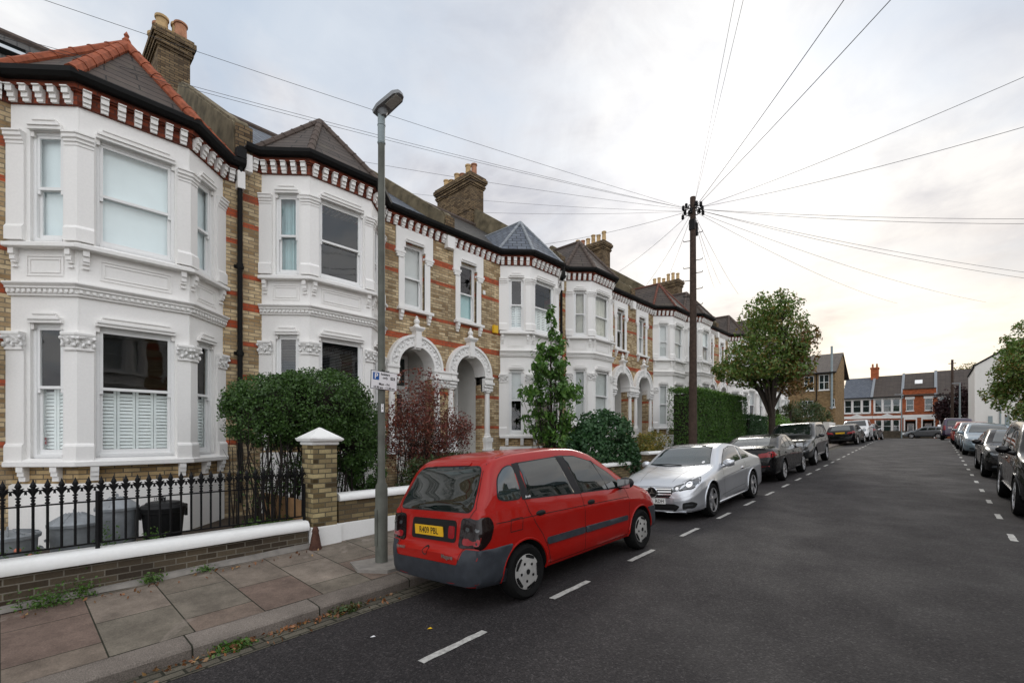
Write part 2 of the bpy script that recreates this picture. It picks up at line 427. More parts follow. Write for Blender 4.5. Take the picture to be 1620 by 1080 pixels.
MT['paint_silver'] = car_paint('silver_car_paint', (.56, .58, .61), .75, .32, .04)
MT['paint_black'] = car_paint('black_car_paint', (.004, .004, .0045), .0, .25, .02)
MT['paint_grey'] = car_paint('dark_grey_car_paint', (.014, .015, .016), .3, .3, .06)
MT['paint_blue'] = car_paint('pale_blue_grey_car_paint', (.23, .29, .33), .6, .32, .05)
MT['paint_white'] = car_paint('white_car_paint', (.6, .61, .62), .3, .3, .05)
MT['paint_purple'] = car_paint('dark_violet_car_paint', (.035, .02, .05), .4, .28, .05)
MT['paint_midgrey'] = car_paint('mid_grey_car_paint', (.17, .18, .19), .6, .3, .05)
MT['post'] = plain('grey_green_post_paint', (.13, .135, .115), .6, .4, 5, bmp=.1)
MT['post_pale'] = plain('galvanised_post', (.27, .32, .33), .55, .25, 6)
MT['lamp_grey'] = plain('lantern_grey', (.25, .26, .27), .5, .2)
MT['lens'] = plain('lantern_lens', (.6, .61, .57), .2, .3, 40, coat=.5)
MT['sign_white'] = plain('sign_white', (.78, .78, .79), .5, .05)
MT['sign_blue'] = plain('sign_blue', (.01, .09, .33), .45, .05)
MT['wood_pole'] = plain('creosoted_pole', (.075, .05, .038), .85, .5, 9, bmp=.5)
MT['bin_zinc'] = plain('galvanised_bin', (.30, .32, .335), .5, .3, 9, metal=.35, bmp=.1)
MT['bin_black'] = plain('black_bin_plastic', (.006, .006, .0065), .5, .3)
MT['board'] = plain('orange_brown_board', (.30, .17, .08), .85, .35, 5)
MT['yellow_box'] = plain('yellow_alarm_box', (.75, .45, .02), .4, .1)
MT['cream_box'] = plain('cream_alarm_box', (.50, .47, .32), .5, .15)
MT['render_white'] = white_paint('white_render', (.72, .70, .66), streak=.25)
MT['bark'] = plain('bark', (.055, .043, .034), .95, .5, 14, bmp=.8, bscale=30)
MT['twig'] = plain('dark_twig', (.03, .024, .02), .95, .4, 14)
MT['wire'] = plain('weathered_cable', (.06, .06, .065), .7, .2)
MT['L_hedge'] = leaf_mat('privet_leaves', [(0.025, 0.055, 0.016), (0.047, 0.097, 0.023), (0.078, 0.157, 0.034), (0.039, 0.078, 0.022)])
MT['L_boxed'] = leaf_mat('box_hedge_leaves', [(0.035, 0.088, 0.017), (0.053, 0.130, 0.021), (0.094, 0.188, 0.030), (0.042, 0.100, 0.021)])
MT['L_ivy'] = leaf_mat('ivy_leaves', [(0.022, 0.064, 0.025), (0.040, 0.101, 0.037), (0.064, 0.138, 0.055)])
MT['L_tree'] = leaf_mat('street_tree_leaves', [(0.071, 0.133, 0.030), (0.113, 0.189, 0.041), (0.141, 0.206, 0.049), (0.236, 0.151, 0.049)])
MT['L_treebrown'] = leaf_mat('autumn_leaves', [(0.165, 0.075, 0.033), (0.225, 0.112, 0.042), (0.098, 0.102, 0.036), (0.255, 0.150, 0.045)])
MT['L_young'] = leaf_mat('young_tree_leaves', [(0.048, 0.112, 0.024), (0.075, 0.173, 0.033), (0.128, 0.240, 0.045), (0.053, 0.128, 0.030)])
MT['L_red'] = leaf_mat('purple_shrub_leaves', [(0.108, 0.029, 0.032), (0.172, 0.046, 0.037), (0.229, 0.079, 0.051), (0.072, 0.043, 0.029)])
MT['L_low'] = leaf_mat('low_shrub_leaves', [(0.032, 0.072, 0.022), (0.056, 0.096, 0.032), (0.096, 0.072, 0.032), (0.040, 0.080, 0.026)])
MT['L_purple'] = leaf_mat('dark_purple_leaves', [(.022, .008, .012), (.04, .014, .018), (.05, .02, .02)])
MT['L_gold'] = leaf_mat('gold_green_leaves', [(0.090, 0.112, 0.030), (0.180, 0.180, 0.038), (0.330, 0.225, 0.045), (0.075, 0.105, 0.027)])
MT['L_bright'] = leaf_mat('bright_green_leaves', [(0.090, 0.190, 0.028), (0.146, 0.269, 0.034), (0.056, 0.134, 0.022)])
MT['L_weed'] = leaf_mat('weed_leaves', [(.04, .10, .018), (.07, .15, .025), (.11, .17, .04)])
MT['L_litter'] = leaf_mat('fallen_leaves', [(.18, .06, .025), (.26, .11, .04), (.12, .05, .025), (.33, .2, .08)], trans=.05)
MT['petal'] = plain('pink_petal', (.6, .2, .12), .6, .2)

def asphalt():
    m, nt, p = newmat('asphalt'); w = posn(nt)
    vo = nd(nt, 'ShaderNodeTexVoronoi'); vo.inputs['Scale'].default_value = 70; lk(nt, w, vo.inputs['Vector'])
    sp = ramp(nt, vo.outputs['Distance'], [(.0, 1.0), (.55, .0)])
    sepc = nt.nodes.new('ShaderNodeSeparateColor'); lk(nt, vo.outputs['Color'], sepc.inputs[0])
    stone = ramp(nt, sepc.outputs[0], [(.0, (.012, .0105, .011)), (.6, (.024, .021, .0215)), (.9, (.034, .030, .030)), (1., (.058, .052, .052))])
    big = ramp(nt, noise(nt, .35, mapping(nt, w, (1.6, .06, 1)), 6, .6), [(.3, .72), (.7, 1.25)])
    med = ramp(nt, noise(nt, 7, w, 6, .75), [(.3, .8), (.7, 1.1)])
    c = mixc(nt, 1.0, mixc(nt, 1.0, stone, big, 'MULTIPLY'), med, 'MULTIPLY')
    spk = nd(nt, 'ShaderNodeTexVoronoi'); spk.inputs['Scale'].default_value = 5.5; lk(nt, w, spk.inputs['Vector'])
    sk = ramp(nt, spk.outputs['Distance'], [(.0, 1.0), (.045, 1.0), (.06, .0)])
    c = mixc(nt, math_(nt, 'MULTIPLY', sk, .12), c, (.2, .18, .16))
    lk(nt, c, p.inputs['Base Color'])
    lk(nt, ramp(nt, noise(nt, 1.2, w, 5), [(.3, .7), (.7, .92)]), p.inputs['Roughness']); p.inputs['Specular IOR Level'].default_value = .28
    bump(nt, p, math_(nt, 'ADD', sp, noise(nt, 180, w, 2)), .55, .006)
    return m
MT['asphalt'] = asphalt()

def paving():
    m, nt, p = newmat('paving_slabs'); uv = mapping(nt, posn(nt), (1, 1, 1), (.0, .0, 0), (0, 0, 0))
    b = nd(nt, 'ShaderNodeTexBrick', offset=.42, offset_frequency=2); lk(nt, uv, b.inputs['Vector'])
    for k, v in (('Scale', 1), ('Mortar Size', .007), ('Mortar Smooth', .3), ('Bias', -.1), ('Brick Width', .86), ('Row Height', .62)): b.inputs[k].default_value = v
    b.inputs['Color1'].default_value = (0, 0, 0, 1); b.inputs['Color2'].default_value = (1, 1, 1, 1); b.inputs['Mortar'].default_value = (.5, .5, .5, 1); b.inputs['Bias'].default_value = 0
    slab = ramp(nt, b.outputs['Color'], [(0, (.165, .115, .095)), (.25, (.195, .15, .12)), (.5, (.165, .15, .12)), (.75, (.21, .172, .14)), (1, (.30, .265, .22))])
    slab = mixc(nt, b.outputs['Fac'], slab, (.03, .03, .02))
    w = posn(nt)
    c = slab
    c = mixc(nt, .9, c, ramp(nt, noise(nt, 3.5, w, 8, .7), [(.28, .5), (.72, 1.25)]), 'MULTIPLY')
    c = mixc(nt, .5, c, ramp(nt, noise(nt, 70, w, 3), [(.3, .55), (.7, 1.15)]), 'MULTIPLY')
    st = ramp(nt, noise(nt, 1.3, w, 7, .6, 1.0), [(.60, .0), (.68, 1.0)])
    c = mixc(nt, math_(nt, 'MULTIPLY', st, .5), c, (.33, .28, .24))
    dk = ramp(nt, noise(nt, 1.0, mapping(nt, w, (1, 1, 1), (9, 3, 0)), 7, .65), [(.55, .0), (.75, 1.0)])
    c = mixc(nt, math_(nt, 'MULTIPLY', dk, .45), c, (.045, .035, .03))
    lk(nt, c, p.inputs['Base Color']); p.inputs['Roughness'].default_value = .85; p.inputs['Specular IOR Level'].default_value = .15
    bump(nt, p, math_(nt, 'SUBTRACT', noise(nt, 90, w, 3), math_(nt, 'MULTIPLY', b.outputs['Fac'], 2.0)), .4, .008)
    return m
MT['paving'] = paving()
def granite(name, c1, c2, bw, rh, ms=.008):
    m, nt, p = newmat(name); w = posn(nt)
    b = nd(nt, 'ShaderNodeTexBrick', offset=.5); lk(nt, mapping(nt, w, rot=(0, 0, pi/2)), b.inputs['Vector'])
    for k, v in (('Scale', 1), ('Mortar Size', ms), ('Mortar Smooth', .2), ('Brick Width', bw), ('Row Height', rh)): b.inputs[k].default_value = v
    b.inputs['Color1'].default_value = c4(c1); b.inputs['Color2'].default_value = c4(c2); b.inputs['Mortar'].default_value = c4((.035, .035, .025))
    c = mixc(nt, .75, b.outputs[0], ramp(nt, noise(nt, 110, w, 2), [(.3, .45), (.7, 1.25)]), 'MULTIPLY')
    c = mixc(nt, .7, c, ramp(nt, noise(nt, 2.5, w, 7, .7), [(.3, .5), (.7, 1.1)]), 'MULTIPLY')
    lk(nt, c, p.inputs['Base Color']); p.inputs['Roughness'].default_value = .88; p.inputs['Specular IOR Level'].default_value = .15
    bump(nt, p, math_(nt, 'SUBTRACT', noise(nt, 60, w, 3), math_(nt, 'MULTIPLY', b.outputs['Fac'], 2.0)), .5, .01)
    return m
MT['kerb'] = granite('granite_kerb', (.22, .19, .165), (.17, .145, .125), 1.15, 40)
MT['setts'] = granite('gutter_setts', (.15, .135, .105), (.10, .09, .07), .26, .12, .012)
MT['line'] = plain('road_paint', (.50, .49, .46), .75, .5, 22, bmp=.2)
MT['soil'] = plain('garden_soil', (.06, .045, .032), .95, .4, 6, bmp=.6)
MT['ground'] = plain('earth_and_grass', (.07, .075, .045), .95, .4, .8, bmp=.4)
MT['concrete'] = plain('concrete_patch', (.26, .24, .215), .9, .35, 7, bmp=.3)
# ------------------------------------------------------------------ terrace houses
DEL = radians(.8)                       # the facades run 0.8 degrees off the road
LATW = -10.79                           # main wall line
JS = 3.28; UL = 11.03; HW = UL/2
def facade(lat, s):                     # facade frame -> world
    return (lat*cos(DEL)+s*sin(DEL), -lat*sin(DEL)+s*cos(DEL))
BD = .72; T0, T1, T2, T3 = .34, 1.09, 2.59, 3.34
EAVE = 7.5

class H:  # a house frame: local x = out to the road, y = t*sgn along the street
    pass

def flip(mb, sgn):
    if sgn < 0: mb.M = Matrix.Scale(-1, 4, Vector((0, 1, 0)))
    return mb

def sash(par, F, w, z0, z1, zm, sgn, top=None, bot=None, depth=.10):
    """double hung sash in an opening of width w; contents behind each light"""
    m = flip(MB(), sgn)
    fr = .05; d0, d1 = -depth-.09, -depth
    m.obox(F, 0, fr, d0, d1, z0, z1); m.obox(F, w-fr, w, d0, d1, z0, z1)
    m.obox(F, fr, w-fr, d0, d1, z1-fr, z1); m.obox(F, fr, w-fr, d0, d1+.02, z0, z0+.06)
    s = .042
    # upper sash outside, lower sash inside
    a, b = fr+.002, w-fr-.002
    for (p, q, e0, e1, br, tr) in ((zm-.02, z1-fr-.001, d1-.045, d1-.008, .045, s), (z0+.061, zm+.022, d0+.004, d0+.04, .075, .045)):
        m.obox(F, a, a+s, e0, e1, p, q); m.obox(F, b-s, b, e0, e1, p, q)
        m.obox(F, a+s, b-s, e0, e1, p, p+br); m.obox(F, a+s, b-s, e0, e1, q-tr, q)
    for k in (a, b-s): m.obox(F, k, k+s, d1-.043, d1-.01, zm-.085, zm-.022)
    win = m.build('window', MT['joinery'], par)
    def quad(u0, u1, d, za, zb):
        O, u, n = F; g = flip(MB(), sgn)
        g.add([(O[0]+u[0]*k+n[0]*d, O[1]+u[1]*k+n[1]*d, O[2]+z) for k, z in ((u0, za), (u1, za), (u1, zb), (u0, zb))], [(0, 1, 2, 3)])
        g.build('pane', MT['glass'], win, recalc=False)
    quad(a+s, b-s, d1-.028, zm, z1-fr-s); quad(a+s, b-s, d0+.02, z0+.13, zm)
    for kind, za, zb in ((top, zm-.02, z1-.02), (bot, z0+.02, zm+.03)):
        if not kind: continue
        c = flip(MB(), sgn); dd = d0-.03
        if kind.startswith('curtain'):
            n = 40; O, u, nn = F; vs = []; half = kind.endswith('_open')
            rngs = [(0.02, w-.02)] if not half else [(.02, w*.3), (w*.72, w-.02)]
            for (p, q) in rngs:
                vs = []
                for i in range(n+1):
                    k = p+(q-p)*i/n; d = dd-.05+.035*sin(i*1.9+sin(i*.7))
                    vs += [(O[0]+u[0]*k+nn[0]*d, O[1]+u[1]*k+nn[1]*d, O[2]+z) for z in (za, zb)]
                c.add(vs, [(2*i, 2*i+2, 2*i+3, 2*i+1) for i in range(n)])
            c.build('curtain', MT['curtain_cream' if 'cream' in kind else 'curtain_teal'], win, recalc=False, smooth=60)
        elif kind == 'shutter':
            n = max(1, round(w/.27)); pw = (w-.06)/n
            for i in range(n):
                x0 = .03+i*pw
                c.obox(F, x0+.004, x0+.04, dd-.03, dd, za, zb); c.obox(F, x0+pw-.04, x0+pw-.004, dd-.03, dd, za, zb)
                c.obox(F, x0+.04, x0+pw-.04, dd-.03, dd, za, za+.07); c.obox(F, x0+.04, x0+pw-.04, dd-.03, dd, zb-.05, zb)
                k = za+.075
                while k < zb-.09:
                    O, u, nn = F; p0, p1 = x0+.04, x0+pw-.04
                    vs = [(O[0]+u[0]*a_+nn[0]*d_, O[1]+u[1]*a_+nn[1]*d_, O[2]+z_) for a_ in (p0, p1) for d_, z_ in ((dd-.03, k+.05), (dd-.004, k), (dd-.012, k-.004), (dd-.036, k+.046))]
                    c.add(vs, [(0, 1, 5, 4), (2, 3, 7, 6), (1, 2, 6, 5)]); k += .058
            c.build('shutter', MT['shutter'], win, recalc=False)
        elif kind == 'venetian':
            k = za
            while k < zb: c.obox(F, .03, w-.03, dd-.03, dd-.005, k, k+.004); k += .035
            c.build('blind', MT['venetian'], win)
        else:
            c.obox(F, .02, w-.02, dd-.008, dd, za, zb)
            c.build('blind', MT[kind], win)
    return win

def frame(p, d):   # p = (x,t) start, d = unit direction along travel; outward = (dt,-dx)
    return ((p[0], p[1], 0), (d[0], d[1]), (d[1], -d[0]))

SQ = sqrt(.5)
def bay(par, sgn, cfg):
    """two-storey canted bay: white walls, piers, sills, cornices, windows"""
    path = [(0, T0), (BD, T1), (BD, T2), (0, T3)]
    CL = sqrt(BD**2+(T1-T0)**2); cd = (BD/CL, (T1-T0)/CL)
    FA = frame((0, T0), cd); FB = frame((BD, T1), (0, 1)); FC = frame((BD, T2), (-cd[0], cd[1]))
    wa = (.31, .81); wb = (.22, 1.28); wc = (CL-.81, CL-.31)
    zl = (1.53, 3.67, 2.66); zu = (4.97, 6.72, 5.83)
    m = flip(MB(), sgn); th = .2
    e = .0
    for F, L, (a, b) in ((FA, CL, wa), (FB, T2-T1, wb), (FC, CL, wc)):
        m.panel(F, 0, L, 1.45, 4.14, -th, -.02, [(a, b, zl[0], zl[1])])
        m.panel(F, 0, L, 4.14, 7.12, -th, -.02, [(a, b, zu[0], zu[1])])
    # shouldered corners at the window heads
    for F, (a, b) in ((FA, wa), (FB, wb), (FC, wc)):
        for z in (zl[1], zu[1]):
            for q in (a, b-.05): m.obox(F, q, q+.05, -.12, -.025, z-.09, z+.01)
    m.build('bay_wall', MT['white'], par)
    # pilasters
    def pt(F, u): O, uu, n = F; return (O[0]+uu[0]*u, O[1]+uu[1]*u)
    pil = [[pt(FA, -.02), pt(FA, .25)], [pt(FA, CL-.18), (BD, T1), pt(FB, .195)], [pt(FB, T2-T1-.195), (BD, T2), pt(FC, .18)], [pt(FC, CL-.25), pt(FC, CL+.02)]]
    for pp in pil:
        m = flip(MB(), sgn)
        m.sweep([(-.1, 1.46), (.055, 1.46), (.055, 1.72), (.04, 1.75), (.02, 1.77), (.02, 3.24), (-.1, 3.24)], pp)
        m2 = flip(MB(), sgn); k = flip(MB(), sgn)
        m2.sweep([(-.1, 4.97), (.055, 4.97), (.055, 5.17), (.035, 5.2), (.02, 5.22), (.02, 6.48), (-.1, 6.48)], pp)
        m2.sweep([(-.1, 6.48), (.03, 6.48), (.03, 6.52), (.05, 6.535), (.05, 6.57), (.075, 6.59), (.075, 6.64), (.095, 6.65), (.095, 6.675), (-.1, 6.675)], pp)
        m.sweep([(-.1, 3.24), (.045, 3.24), (.05, 3.26), (.045, 3.28), (-.1, 3.28)], pp)
        m.sweep([(-.1, 3.47), (.1, 3.47), (.105, 3.5), (.1, 3.52), (-.1, 3.52)], pp)
        k.sweep([(-.1, 3.28), (.03, 3.28), (.045, 3.33), (.05, 3.38), (.09, 3.44), (.09, 3.47), (-.1, 3.47)], pp)
        # leaf lumps of the carved capital
        for i in range(len(pp)-1):
            a, b = Vector(pp[i]), Vector(pp[i+1]); L = (b-a).length; n = max(2, round(L/.075)); d = (b-a).normalized(); nn = Vector((d.y, -d.x))
            for j in range(n+1):
                c = a+d*(L*j/n)+nn*.06
                k.sphere((c.x, c.y, 3.32+.05*(j % 2)), (.026, .026, .04), 7)
                c = a+d*(L*j/n)+nn*.085
                if j in (0, n): k.sphere((c.x, c.y, 3.43), .03, 8)
        m2.build('pilaster', MT['white'], par); q_ = m.build('pilaster', MT['white'], par); k.build('capital', MT['carved'], q_, smooth=50)
    # head mouldings over the windows
    for F, (a, b) in ((FA, wa), (FB, wb), (FC, wc)):
        for z in (zl[1], zu[1]):
            m = flip(MB(), sgn)
            m.obox(F, a-.005, b+.005, -.03, .035, z, z+.05); m.obox(F, a+.01, b-.01, -.03, .06, z+.05, z+.085)
            m.obox(F, a+.07, b-.07, -.03, .03, z+.085, z+.13); m.obox(F, a+.08, b-.08, -.03, .05, z+.13, z+.15)
            m.build('window_hood', MT['white'], par)
    # sills and string cornice
    m = flip(MB(), sgn)
    m.sweep([(-.3, 1.4), (.09, 1.4), (.1, 1.41), (.1, 1.475), (.06, 1.49), (-.02, 1.53), (-.3, 1.53)], path); m.build('sill', MT['white'], par); m = flip(MB(), sgn)
    m.sweep([(-.3, 4.84), (.11, 4.84), (.12, 4.85), (.12, 4.905), (.08, 4.92), (-.02, 4.97), (-.3, 4.97)], path)
    m.build('sill', MT['white'], par)
    m = flip(MB(), sgn)
    m.sweep([(-.2, 4.1), (.02, 4.1), (.02, 4.13), (.035, 4.135), (.035, 4.2), (.07, 4.21), (.07, 4.235), (.1, 4.26), (.115, 4.275), (.115, 4.295), (-.2, 4.31)], path)
    for F, L in ((FA, CL), (FB, T2-T1), (FC, CL)):
        n = int(L/.075)
        for i in range(n):
            u = (i+.5)*L/n; m.obox(F, u-.022, u+.022, .03, .062, 4.145, 4.195)
    m.build('string_course', MT['white'], par)
    # panel frames and little brackets under the upper sill, brackets under the lower sill
    for F, L, (a, b) in ((FA, CL, (.26, .82)), (FB, T2-T1, (.27, 1.23)), (FC, CL, (CL-.82, CL-.26))):
        m = flip(MB(), sgn)
        for (p, q) in ((0, .016), (.05, .062)):
            for (u0, u1, z0, z1) in ((a+p, b-p, 4.42+p, 4.42+q), (a+p, b-p, 4.74-q, 4.74-p), (a+p, a+q, 4.42+q, 4.74-q), (b-q, b-p, 4.42+q, 4.74-q)):
                m.obox(F, u0, u1, -.03, -.006, z0, z1)
        m.build('panel_moulding', MT['white'], par)
        for u in (.1, L-.1):
            m = flip(MB(), sgn)
            for (z0, z1, d) in ((4.74, 4.84, .075), (4.66, 4.74, .05), (4.62, 4.66, .03), (4.55, 4.58, .02)): m.obox(F, u-.04, u+.04, -.03, d, z0, z1)
            m.build('bracket', MT['white'], par)
    for F, us in ((FA, (.14, .62)), (FB, (.12, 1.3)), (FC, (.3, .8))):
        for u in us:
            m = flip(MB(), sgn)
            for (z0, z1, d) in ((1.32, 1.4, .085), (1.25, 1.32, .065), (1.17, 1.25, .04)): m.obox(F, u-.05, u+.05, -.1, d, z0, z1)
            m.build('bracket', MT['white'], par)
    # base: exposed brick strip, rendered plinth
    m = flip(MB(), sgn); m.sweep([(-.3, 1.13), (-.03, 1.13), (-.03, 1.4), (-.3, 1.4)], path); m.build('brick_base', MT['brick_plain'], par)
    m = flip(MB(), sgn); m.sweep([(-.3, -.6), (.0, -.6), (.0, 1.1), (-.03, 1.13), (-.3, 1.13)], path); m.build('plinth', MT['white'], par)
    # windows
    c = cfg
    for F, (a, b), i in ((FA, wa, 0), (FB, wb, 1), (FC, wc, 2)):
        G_ = (tuple(Vector(F[0])+Vector((F[1][0]*a, F[1][1]*a, 0))), F[1], F[2])
        t, bt = c['low'] if i != 0 or 'low_side' not in c else c['low_side']
        sash(par, G_, b-a, *zl, sgn, t, bt, .07)
        t, bt = c['up'] if i != 0 or 'up_side' not in c else c['up_side']
        sash(par, G_, b-a, *zu, sgn, t, bt, .07)
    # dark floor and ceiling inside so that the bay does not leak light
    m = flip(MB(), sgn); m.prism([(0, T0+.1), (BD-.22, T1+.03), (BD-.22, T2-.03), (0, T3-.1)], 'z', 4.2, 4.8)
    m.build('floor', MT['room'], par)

def dentils(par, sgn, F, L, step=.225, off=0):
    n = int(round(L/step))
    for i in range(n):
        u = (i+.5)*L/n+off
        if u < .03 or u > L-.03: continue
        m = flip(MB(), sgn)
        m.obox(F, u-.05, u+.05, -.02, .115, 7.25, 7.335); m.obox(F, u-.05, u+.05, -.02, .08, 7.18, 7.25); m.obox(F, u-.047, u+.047, -.02, .055, 7.13, 7.18); m.obox(F, u-.053, u+.053, .0, .14, 7.335, 7.352)
        m.build('dentil', MT['white'], par)

def house(name, label, j, level, sgn, cfg, group='Victorian terraced houses with two-storey bays'):
    """j: position along the facade line of the joint beside the bay; sgn=+1 bay first then door, -1 mirrored"""
    s = j
    x, y = facade(LATW, s)
    root = empty(name, (x, y, level), -DEL, label, 'house', group)
    dt = cfg.get('door', 4.5)
    full = cfg.get('full', True)
    tend = HW if full else T3+.6
    FW = frame((0, 0), (0, 1))
    uw = (dt-.34, dt+.34)
    holes = [(T0+.28, T3-.28, 1.5, 4.05), (T0+.28, T3-.28, 4.9, 6.9)]
    tst = cfg.get('tst', 0.0)
    if full: holes += [(uw[0], uw[1], 5.0, 6.78), (dt-.58, dt+.58, .55, 3.93)]
    m = flip(MB(), sgn); m.panel(FW, tst, tend, -.8, 7.3, -.3, 0, holes); m.build('wall', MT['brick'], root)
    # rooms: dark boxes behind openings
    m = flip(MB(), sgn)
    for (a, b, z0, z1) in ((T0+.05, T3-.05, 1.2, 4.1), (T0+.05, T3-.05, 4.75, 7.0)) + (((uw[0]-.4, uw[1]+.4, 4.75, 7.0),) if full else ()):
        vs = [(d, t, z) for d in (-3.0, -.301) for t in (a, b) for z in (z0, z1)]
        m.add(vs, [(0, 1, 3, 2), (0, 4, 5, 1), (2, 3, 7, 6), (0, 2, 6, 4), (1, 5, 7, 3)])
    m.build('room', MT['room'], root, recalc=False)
    bay(root, sgn, cfg)
    CL = sqrt(BD**2+(T1-T0)**2); cd = (BD/CL, (T1-T0)/CL)
    # eaves: red brick strip, white dentils, gutter
    path = [(0, tst), (0, T0), (BD, T1), (BD, T2), (0, T3), (0, tend)]
    m = flip(MB(), sgn); m.sweep([(-.25, 7.12), (.012, 7.12), (.012, 7.33), (.06, 7.33), (.06, 7.352), (.09, 7.352), (.09, 7.44), (-.25, 7.44)], path)
    m.build('eaves_brick', MT['red_cornice'], root)
    for F, L in ((frame((0, T0), cd), CL), (frame((BD, T1), (0, 1)), T2-T1), (frame((BD, T2), (-cd[0], cd[1])), CL), (frame((0, T3), (0, 1)), tend-T3-.1), (frame((0, tst+.1), (0, 1)), T0-tst-.1)):
        if L > .15: dentils(root, sgn, F, L)
    for t in ([.0] if tst == 0 else [])+([HW] if full else []):
        m = flip(MB(), sgn); m.obox(FW, max(t-.14, 0) if t == 0 else t-.14, t+.14 if t == 0 else t, -.02, .16, 7.0, 7.35); m.build('corbel', MT['white'], root)
    m = flip(MB(), sgn); gp = [(.06, 7.44), (.2, 7.44), (.25, 7.49), (.26, 7.56), (.24, 7.56), (.22, 7.5), (.06, 7.5)]
    m.sweep(gp, path); m.build('gutter', MT['gutter'], root)
    # bay roof
    E = .2; ap = (-.42, (T1+T2)/2, cfg.get('apex', 9.17)); sl = .7
    def off(i):
        P = [Vector(p) for p in [(0, T0), (BD, T1), (BD, T2), (0, T3)]]
        nn = []
        for a in range(3):
            d = (P[a+1]-P[a]).normalized(); nn.append(Vector((d.y, -d.x)))
        if i in (1, 2):
            mm = (nn[i-1]+nn[i])/(1+nn[i-1].dot(nn[i])); q = P[i]+mm*E; return (q.x, q.y)
        q = P[i]+nn[0 if i == 0 else 2]*E*1.3; return (q.x-.1, q.y)
    E0, E1, E2, E3 = [off(i) for i in range(4)]
    zb = 7.52; V = (.15-(ap[2]-7.5)/sl, ap[1], ap[2])
    B0, B3 = (-.05, E0[1]-.2), (-.05, E3[1]+.2)
    pts = [(E0[0], E0[1], zb), (E1[0], E1[1], zb), (E2[0], E2[1], zb), (E3[0], E3[1], zb), ap, V, (E0[0]-.5, E0[1]+.1, zb), (E3[0]-.5, E3[1]-.1, zb)]
    m = flip(MB(), sgn); m.add(pts, [(0, 1, 4), (1, 2, 4), (2, 3, 4), (0, 4, 5), (3, 5, 4), (0, 5, 6), (3, 7, 5), (0, 6, 7, 3, 2, 1)])
    m.build('bay_roof', MT[cfg.get('roof', 'slate_brown')], root)
    m = flip(MB(), sgn); rr = cfg.get('hip_r', .075); Ap = Vector(ap)
    for q in pts[0:4]:
        q = Vector(q); m.tube([q, Ap], rr, 8)
        n = 7
        for i in range(1, n): c = q.lerp(Ap, i/n); dv = (Ap-q).normalized(); m.tube([c-dv*.02, c+dv*.02], rr*1.12, 8)
    m.tube([Ap, V], rr, 8)
    if cfg.get('finial'): m.lathe([(.05, 0), (.07, .1), (.03, .16), (.045, .2), (.0, .28)], (ap[0], ap[1], ap[2]), 8)
    m.build('hip_tiles', MT[cfg.get('hip', 'ridge_brown')], root, smooth=40)
    # main roof
    rx, rz = -4.7, 7.5+.7*4.85
    m = flip(MB(), sgn); ra, rb = max(tst, 0), tend
    m.add([(.16, ra, 7.5), (.16, rb, 7.5), (rx, rb, rz), (rx, ra, rz), (-9.4, ra, 7.5), (-9.4, rb, 7.5)], [(0, 1, 2, 3), (3, 2, 5, 4), (0, 3, 4), (1, 5, 2)])
    m.build('roof', MT[cfg.get('main_roof', 'slate_grey')], root)
    m = flip(MB(), sgn); m.tube([(rx, ra, rz+.02), (rx, rb, rz+.02)], .1, 8); m.build('ridge_tiles', MT['ridge_brown'], root, smooth=40)
    # parapets over the party walls
    def para(t0, t1, nm='parapet'):
        m = flip(MB(), sgn)
        prof = [(.05, 7.3), (.05, 7.85), (-.02, 8.05), (-.12, 8.15), (-.25, 8.2), (rx, rz+.42), (rx-4.6, 7.9), (rx-4.6, 7.2)]
        m.prism(prof, 'y', t0, t1, 0)
        m.build(nm, MT['moss_render'], root, bevel=.05)
        m = flip(MB(), sgn); m.bx(.051, .10, t0+.01, t1-.01, 7.352, 7.95); m.build('parapet_end', MT['brick_chim'], root)
    if sgn > 0 or cfg.get('own_joint'): para(-.17, .17)
    if sgn > 0 and full: para(HW-.17, HW+.17)
    if cfg.get('chimney'):
        m = flip(MB(), sgn); x0, x1 = (-7.1, -4.72) if not cfg.get('pots2') else (-8.4, -6.1); zt = 12.3 if not cfg.get('pots2') else 12.95
        m.bx(x0, x1, -.4, .4, 7, zt)
        for i, (o, h) in enumerate(((.04, .075), (.08, .075), (.0, .0), (.05, .075), (.10, .075), (.14, .15), (.09, .09))):
            if h: m.bx(x0-o, x1+o, -.4-o, .4+o, zt, zt+h); zt += h
        m.bx(x0-.03, x1+.03, -.43, .43, 11.2, 11.28)
        ch = m.build('chimney', MT['brick_chim'], root)
        r = random.Random(int(j*10))
        for i in range(6):
            for k in ((-.2, .2) if cfg.get('pots2') else (0,)):
                if cfg.get('pots2') and r.random() < .12: continue
                hh = r.choice((.45, .6, .6, .72))*(1.25 if cfg.get('pots2') else 1); w = .175 if cfg.get('pots2') else .14
                m = MB(); m.lathe([(w*1.1, 0), (w*1.05, hh*.15), (w*.92, hh*.2), (w*.86, hh*.85), (w*1.05, hh*.88), (w*1.05, hh*.97), (w*.8, hh), (w*.75, hh*.8)], (x0+.2+i*(x1-x0-.4)/5, k*sgn, zt), 14)
                m.build('chimney_pot', MT[r.choice(('pot_buff', 'pot_buff', 'pot_red'))], ch, smooth=40)
    if cfg.get('pipe', sgn > 0):
        m = flip(MB(), sgn); q = -.08
        m.tube([(.17, q, 7.44), (.17, q, 7.25), (.13, q, 7.0), (.09, q, 6.85), (.09, q, .1)], .05, 10)
        for z in (6.8, 5.0, 3.2, 1.5): m.tube([(.09, q, z-.05), (.09, q, z+.05)], .065, 10); m.bx(.0, .05, q-.09, q+.09, z-.03, z+.03)
        m.bx(.06, .22, q-.09, q+.09, 7.2, 7.4)
        m.build('downpipe', MT['gutter'], root, smooth=40)
